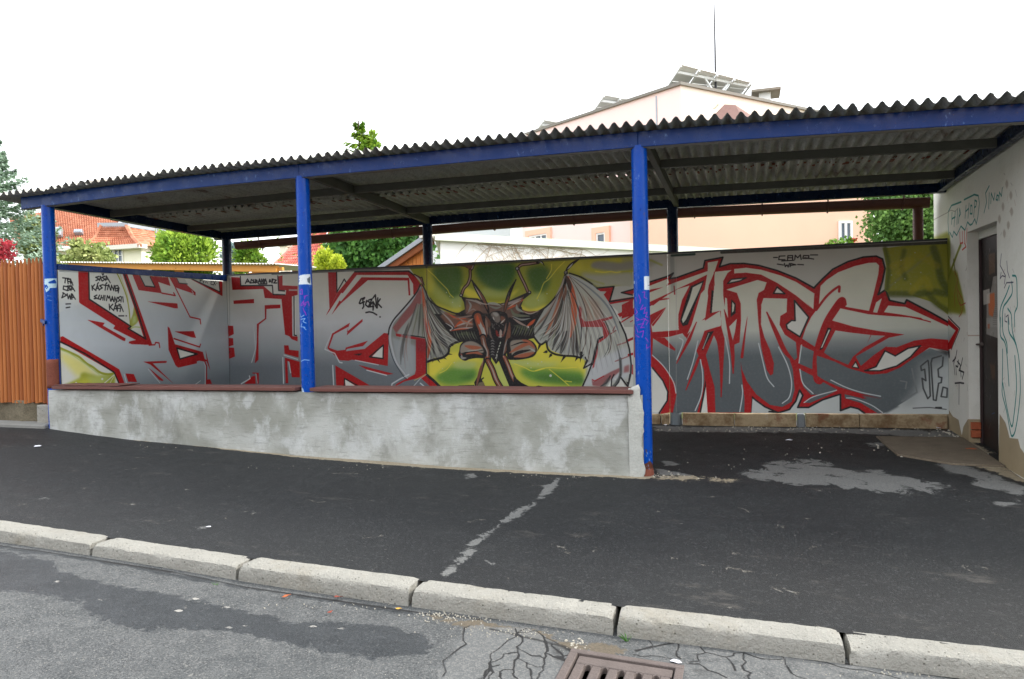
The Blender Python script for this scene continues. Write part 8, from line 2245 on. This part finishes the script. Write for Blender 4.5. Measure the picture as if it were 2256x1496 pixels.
def vine(s,z,ang,L,r,dep):
    global cnt
    pts=[];
    for i in range(7):
        p=P0+dirg*s-nrm*(.015+.008*rn.random());pts.append((p[0],p[1],z));s+=math.cos(ang)*L/6;z+=math.sin(ang)*L/6;ang+=rn.gauss(0,.22)
        if z>zt_-.13:z=zt_-.13;ang=rn.choice([0,3.14])
        if z<.3 or s<.0:break
        if dep<3 and rn.random()<.42:vine(s,z,ang+rn.choice([-1,1])*rn.uniform(.4,1.1),L*.62,r*.62,dep+1)
    if len(pts)>1:m.tube(pts,r,3,False)
for s0,z0,a0 in [(2.6,1.5,2.3),(2.8,1.5,1.9),(2.9,1.5,2.7),(1.5,1.6,1.4),(.9,1.6,1.7),(.3,1.7,1.2),(2.0,2.5,.2),(2.6,2.0,.6),(1.9,1.5,1.8)]:
    vine(s0,z0,a0,1.5,.0065,0)
m.build('creeper_twigs',simple('dry creeper',(176,160,140),.9,.1,var=.2,bump=0),ga,kind='stuff')
# gable at the left end: plane facing the street, planks one by one
gY=5.75
bt=[at(818,592,gY),at(842,592,gY),at(952,514,gY),at(934,514,gY)]
M_PLK=wood('orange gable planks',(158,90,38),(206,132,68),.7,(24,24,1.2))
def lineX(px,py):p=at(px,py,gY);return p[0],p[2]
x0,z0=lineX(842,592);x1,z1=lineX(946,520)
n_=9;xa,xb_=lineX(856,590)[0],lineX(934,590)[0]
for i in range(n_):
    u0=xa+(xb_-xa)*i/n_+.003;u1=xa+(xb_-xa)*(i+1)/n_-.003
    zt0=z0+(z1-z0)*(u0-x0)/(x1-x0)-.10;zt1=z0+(z1-z0)*(u1-x0)/(x1-x0)-.10
    MB().prism([(u0,.3),(u1,.3),(u1,zt1),(u0,zt0)],gY+.02,gY+.045).build('plank',M_PLK,ga,bevel=.002)
dx=x1-x0;dz=z1-z0;L_=math.hypot(dx,dz);nx_,nz_=-dz/L_,dx/L_
MB().beam((x0-dx*.3,gY-.05,z0-dz*.3),(x1,gY-.05,z1),.14,.075,(nx_,0,nz_)).build('barge_board',M_ZINC,ga,bevel=.004)
MB().beam((x0-dx*.3-nx_*.09,gY-.0,z0-dz*.3-nz_*.09),(x1-nx_*.09,gY-.0,z1-nz_*.09),.16,.10,(nx_,0,nz_)).build('soffit_board',simple('brown soffit board',(128,70,34),.6,.3,var=.25,scale=9),ga,bevel=.003)
p=at(940,511,gY);MB().box(p[0]-.05,p[0]+.14,gY-.2,gY+.4,p[2]-.12,p[2]+.10).build('box_end',M_TRIM,ga,bevel=.004)
# pale blue house
h4=thing('pale_blue_house',(at(1040,520,27)[0],27,G0),'pale bluish house wall showing above the white garage left of the pink one','house')
a=at(950,485,27);b=at(1124,485,27);MB().box(a[0],b[0],27,34,G0,a[2]+.4).build('wall',simple('pale blue render',(206,216,218),.9,.2,var=.05,bump=.1),h4)
# pink house
M_PNK=simple('pink house render',(238,212,206),.9,.2,var=.05,scale=1.5,bump=.08);M_SAL=simple('salmon render',(234,192,168),.9,.2,var=.05,scale=1.5,bump=.08);M_PLIT=simple('cream house face',(232,220,206),.9,.2,var=.04,scale=1.5,bump=.08)  # right face of the pink house is paler: its sunlight is in the colour
ph=thing('pink_house',(-2,22,G0),'large pink house with a flat roof carrying solar racks, a chimney and a rounded bay','house')
K0=np.array([-1.20,20.]);KL=np.array([-8.3,24.5]);KR=np.array([4.2,26.2]);zr_=9.148
def wallseg(name,p,q,z0,z1,mat,par=ph,th=.3,back=(0,1)):
    p=np.array(p);q=np.array(q);d=(q-p)/np.linalg.norm(q-p);n_=np.array([-d[1],d[0]]);
    if n_@np.array(back)<0:n_=-n_
    return MB().hexa([(*p,z0),(*q,z0),(*(q+n_*th),z0),(*(p+n_*th),z0)],[(*p,z1),(*q,z1),(*(q+n_*th),z1),(*(p+n_*th),z1)]).build(name,mat,par)
wallseg('wall',KL,K0-np.array([.002,0]),G0,zr_,M_PNK);wallseg('wall',K0,KR,G0,zr_,M_PLIT)
ov=.12
m=MB();c4=KL+KR-K0;q=[(K0[0],K0[1]-ov),(KR[0]+ov,KR[1]),(c4[0],c4[1]+ov),(KL[0]-ov,KL[1])];m.hexa([(*p,zr_) for p in q],[(*p,zr_+.1) for p in q]).build('roof_slab',simple('grey roof edge',(120,116,108),.6,.4,var=.15),ph)
dL=(K0-KL)/np.linalg.norm(K0-KL);nL=np.array([dL[1],-dL[0]])
s_=2.4;
p=K0-dL*1.05;MB().hexa([(*(p-dL*.03),G0),(*(p+dL*.03),G0),(*(p+dL*.03+nL*.02),G0),(*(p-dL*.03+nL*.02),G0)],[(*(p-dL*.03),zr_-.1),(*(p+dL*.03),zr_-.1),(*(p+dL*.03+nL*.02),zr_-.1),(*(p-dL*.03+nL*.02),zr_-.1)]).build('lightning_wire',M_ZINC,ph)
def onseg(px,py,P,Q):
    d=ray(px,py);dd=np.array(Q)-np.array(P);A=np.array([[d[0],-dd[0]],[d[1],-dd[1]]]);t,s=np.linalg.solve(A,np.array(P)-CAM[:2]);return CAM+t*d
def segwin(px0,px1,pyt,pyb,P,Q,surround=None,cols=2,par=ph,inset=.10,rows=2):
    a=onseg(px0,pyt,P,Q);b=onseg(px1,pyt,P,Q);zt=.5*(a[2]+b[2]);zb_=onseg(.5*(px0+px1),pyb,P,Q)[2]
    d=(b-a)[:2];L=np.linalg.norm(d);d/=L;n_=np.array([d[1],-d[0]])
    if n_@(CAM[:2]-a[:2])<0:n_=-n_
    def bx(m,s0,s1,z0,z1,o0,o1):
        p=a[:2]+d*s0;q=a[:2]+d*s1;m.hexa([(*(p+n_*o0),z0),(*(q+n_*o0),z0),(*(q+n_*o1),z0),(*(p+n_*o1),z0)],[(*(p+n_*o0),z1),(*(q+n_*o0),z1),(*(q+n_*o1),z1),(*(p+n_*o1),z1)])
    m=MB();t=.07
    bx(m,0,L,zb_,zb_+t,.01,.07);bx(m,0,L,zt-t,zt,.01,.07);bx(m,0,t,zb_+t,zt-t,.01,.07);bx(m,L-t,L,zb_+t,zt-t,.01,.07)
    for i in range(1,cols):bx(m,L*i/cols-t/2,L*i/cols+t/2,zb_+t,zt-t,.01,.07)
    for i in range(1,rows):bx(m,t,L-t,zb_+(zt-zb_)*i/rows-t/3,zb_+(zt-zb_)*i/rows+t/3,.01,.06)
    o=m.build('window',M_FRW,par);m=MB();bx(m,t,L-t,zb_+t,zt-t,.005,.03);m.build('pane',M_GLASS,o)
    if surround:
        m=MB();u=.22
        bx(m,-u,0,zb_-.1,zt+u,.0,.10);bx(m,L,L+u,zb_-.1,zt+u,.0,.10);bx(m,0,L,zt,zt+u,.0,.10);m.build('surround',surround,o)
segwin(1168,1208,517,575,KL,K0,M_SAL,3);segwin(1316,1336,513,575,KL,K0,M_SAL,1)
# rounded bay wing
bay=[];b0=onseg(1388,470,KL,K0)[:2]
ctr=np.array(at(1585,500,19.6)[:2]);
pA=np.array(at(1388,500,19.3)[:2]);pB=np.array(at(1500,500,17.9)[:2]);pC=np.array(at(1640,500,17.3)[:2]);pD=np.array(at(1760,500,17.35)[:2]);pE=np.array(at(1925,500,18.2)[:2]);pF=np.array(at(1925,500,22.)[:2])
ctl=[b0,pA,pB,pC,pD,pE];cv=[]
for i in range(1,4):
    P_,Q_,R_,T_=ctl[i-1],ctl[i],ctl[i+1],ctl[min(i+2,5)]
    for t in np.linspace(0,1,9)[:-1]:
        cv.append(.5*((2*Q_)+(R_-P_)*t+(2*P_-5*Q_+4*R_-T_)*t*t+(3*Q_-P_-3*R_+T_)*t**3))
cv+=[pD,pE]
ZB=5.6
wallo=MB();wallo.grid(lambda i,z:(cv[i][0],cv[i][1],z),range(len(cv)),np.linspace(G0,ZB,5));wallo.add([(*pE,G0),(*pF,G0),(*pF,ZB),(*pE,ZB),(*b0,G0),(*cv[0],G0),(*cv[0],ZB),(*b0,ZB)],[(0,1,2,3),(4,5,6,7)])
wallo.build('bay_wall',M_SAL,ph,True,recalc=False,solid=0)
ap=at(1603,238,20.3);mb=MB();base=[(*c,ZB+.02) for c in cv]+[(*pF,ZB+.02),(*b0,ZB+.02)]
cen=np.mean([b[:2] for b in base],0);base=[(cen[0]+(b[0]-cen[0])*1.05,cen[1]+(b[1]-cen[1])*1.05,b[2]) for b in base]
mb.add(base,[tuple(range(len(base)))]);mb.build('bay_roof',M_TR,ph)
rp=[np.array(at(px,262,Y)[:]) for px,Y in ((1535,19.6),(1560,18.9),(1640,18.8),(1685,19.4),(1690,20.6),(1535,20.6))]
zb9=np.mean([r[2] for r in rp]);apx=np.array(at(1596,230,19.8));ap2=np.array(at(1620,231,19.8))
mb=MB();mb.v=[tuple((r[0],r[1],zb9-.35)) for r in rp]+[tuple(apx),tuple(ap2)];mb.f=[(0,1,6),(1,2,7,6),(2,3,7),(3,4,7),(4,5,6,7),(5,0,6)];mb.build('turret_roof',simple('brown turret roofing',(128,98,90),.7,.3,var=.25,scale=5),ph,recalc=True)
mb=MB();mb.v=[tuple((r[0],r[1],ZB)) for r in rp]+[tuple((r[0],r[1],zb9-.35)) for r in rp];mb.f=[(i,(i+1)%6,(i+1)%6+6,i+6) for i in range(6)];mb.build('turret_wall',M_PLIT,ph)
MB().tube([tuple(apx+np.array([-.35,-.2,-.15])),tuple(apx+np.array([-.2,-.2,-.02]))],.05,8).build('roof_vent',M_CREAM,ph)
segwin(1846,1876,487,575,pD,pE,None,2);
# window reveal in pink beside it and a window box
a=onseg(1877,485,pD,pE);b=onseg(1893,485,pD,pE);MB().hexa([(a[0],a[1]-.05,a[2]-3),(b[0],b[1]-.05,b[2]-3),(b[0],b[1],b[2]-3),(a[0],a[1],a[2]-3)],[(a[0],a[1]-.05,a[2]),(b[0],b[1]-.05,b[2]),(b[0],b[1],b[2]),(a[0],a[1],a[2])]).build('reveal',M_SAL,ph)
fp=onseg(1860,542,pD,pE)
fb_=thing('window_box',(fp[0],fp[1]-.25,fp[2]-.2),'window box with red geraniums under the bay window of the pink house','flowers')
MB().box(fp[0]-.5,fp[0]+.5,fp[1]-.4,fp[1]-.15,fp[2]-.25,fp[2]-.05).build('box',M_BRICK,fb_)
V,F=leafcloud([(fp[0],fp[1]-.28,fp[2]+.02,.5,.12,.12)],300,.09,31);m=MB();m.v=V;m.f=F;m.build('leaves',M_GRN,fb_,recalc=False)
V,F=leafcloud([(fp[0]+.12,fp[1]-.30,fp[2]+.12,.16,.1,.08)],60,.07,32);m=MB();m.v=V;m.f=F;m.build('flowers',simple('red petals',(196,40,36),.6,.3,var=.1,bump=0),fb_,recalc=False)
# chimney, antenna
cY=24.2
a=at(1690,222,cY);b=at(1697,197,cY);c1=at(1668,222,cY)
ch=thing('roof_chimney',(a[0],cY,zr_+.1),'squat white chimney with a flat slab cap on the pink house roof','chimney')
x0_=at(1672,210,cY)[0];x1_=at(1698,210,cY)[0];zc_=at(1690,203,cY)[2]
MB().box(x0_,x1_,cY,cY+.8,zr_+.08,zc_).build('stack',M_WHT,ch);MB().box(x0_-.28,x1_+.36,cY-.25,cY+1.,zc_,zc_+.09).build('cap',simple('slab cap',(140,132,120),.8,.3,var=.2),ch)
an_=at(1577,205,22.3);tp=at(1573,2,22.3);tag(MB().tube([(an_[0],22.3,zr_+.08),(an_[0],22.3,(an_[2]+tp[2])/2),(tp[0],22.3,tp[2])],[.05,.035,.022],6).build('roof_antenna',simple('dark antenna rod',(50,50,54),.5,.4,var=.1,bump=0),None,True),'tall thin antenna rod standing on the pink house roof','antenna')
# solar racks seen from behind
M_PVB=simple('grey panel backs',(222,224,222),.5,.4,var=.08,scale=2,bump=0);M_PVF=simple('white rack steel',(230,232,232),.5,.4,var=.03,bump=0)
def rack(label,tl,tr_,br,bl_,Y0,Y1_,n,struts):
    A=np.array(at(*tl,Y0));B=np.array(at(*tr_,Y1_));Cc=np.array(at(*br,Y1_-.0+1.6));Dd=np.array(at(*bl_,Y0+1.6))
    t=thing('solar_rack',((A[0]+B[0])/2,(A[1]+B[1])/2,zr_+.1),label,'solar panel','solar racks on the pink house roof')
    nn=np.cross(B-A,Dd-A);nn/=np.linalg.norm(nn);nn=nn if nn[2]>0 else -nn
    for i in range(n):
        for r0,r1 in ((0,.48),(.5,1.)):
            f=lambda u,v:A*(1-u)*(1-v)+B*u*(1-v)+Cc*u*v+Dd*(1-u)*v
            u0=i/n+.008;u1=(i+1)/n-.008;q=[f(u0,r0),f(u1,r0),f(u1,r1),f(u0,r1)]
            MB().hexa([tuple(p) for p in q],[tuple(p+nn*.05) for p in q]).build('panel',M_PVB,t)
    m_=lambda u,v:A*(1-u)*(1-v)+B*u*(1-v)+Cc*u*v+Dd*(1-u)*v-nn*.06
    fr=MB();fr.beam(tuple(m_(0,.18)),tuple(m_(1,.18)),.09,.09);fr.beam(tuple(m_(0,.8)),tuple(m_(1,.8)),.07,.07)
    for u in [i/n for i in range(n+1)]:fr.beam(tuple(m_(u,0)),tuple(m_(u,1)),.05,.06)
    fr.build('rail',M_PVF,t)
    for u in struts:
        p=m_(u,.18);MB().beam((p[0],p[1],zr_+.09),tuple(p),.09,.09).build('strut',M_PVF,t)
    p=m_(struts[1],.18) if len(struts)>2 else None
    if p is not None:
        q=m_((struts[1]+struts[2])/2,.18);q[2]=zr_+.1;MB().beam(tuple(p),tuple(q),.06,.06).build('strut',M_PVF,t);p2=m_(struts[2],.18);MB().beam(tuple(p2),tuple(q),.06,.06).build('strut',M_PVF,t)
rack('nearest and largest solar rack on the corner of the pink house roof',(1500,142),(1655,182),(1632,212),(1452,214),20.5,23.2,4,(0.03,.36,.7))
rack('middle solar rack of the three along the pink house roof',(1330,209),(1400,222),(1392,262),(1293,262),23.2,24.6,2,(.05,))
rack('farthest and smallest solar rack of the three on the pink house',(1197,264),(1262,276),(1250,296),(1168,303),24.8,26,2,(.05,))
# unseen houses and trees added across the street to block low sky light
M_ACR=simple('grey brown render',(128,118,106),.9,.2,var=.2,scale=1,bump=.1)
for nm,lb,x0,x1,h,col in (('house_opposite','low grey brown house across the street behind the photographer',-16,-2,3.9,0),('house_opposite','taller grey brown corner house across the street behind the photographer',1,18,4.6,0)):
    t=thing(nm,((x0+x1)/2,-19,-.5),lb,'house');MB().box(x0,x1,-26,-19,-.7,h).build('wall',M_ACR,t);MB().prism([(-26.5,h),(-18.4,h),(-22.4,h+2.6)],x0-.3,x1+.3,'x').build('roof',M_TR,t)
    for i in range(5):
        for j in range(1):
            xx=x0+1.6+i*(x1-x0-3)/4.6;zz=1+j*3
            o=MB().box(xx,xx+1.1,-19.0,-18.92,zz,zz+1.5).build('window',M_FRW,t);MB().box(xx+.08,xx+1.02,-18.93,-18.90,zz+.08,zz+1.42).build('pane',M_GLASS,o)
for i,(xx,hh) in enumerate(((-22,5),(22,5),(-.5,4.5))):
    V,F=leafcloud([(xx,-20,hh*.6,4 if i<2 else 1.4,3,hh*.45)],1500,.9,60+i);t=thing('street_tree',(xx,-20,-.6),['broad tree across the street behind the photographer to the left','broad tree across the street behind the photographer to the right','narrow tree between the two houses opposite'][i],'tree')
    MB().tube([(xx,-20,-.6),(xx,-20,hh*.6)],.2,8).build('trunk',M_BARK,t,True);m=MB();m.v=V;m.f=F;m.build('crown',M_DGN,t,recalc=False)
# cable lying over the canopy roof
pts=[(at(px,py,1.2)[0],1.2,at(px,py,1.2)[2]) for px,py in ((385,392),(440,380),(520,369),(600,361),(700,349),(760,342))]
tag(MB().tube(pts,.004,5).build('cable',simple('black cable',(30,30,32),.5,.3,var=.1,bump=0),None,True),'thin black cable slung over the left part of the canopy roof','cable')
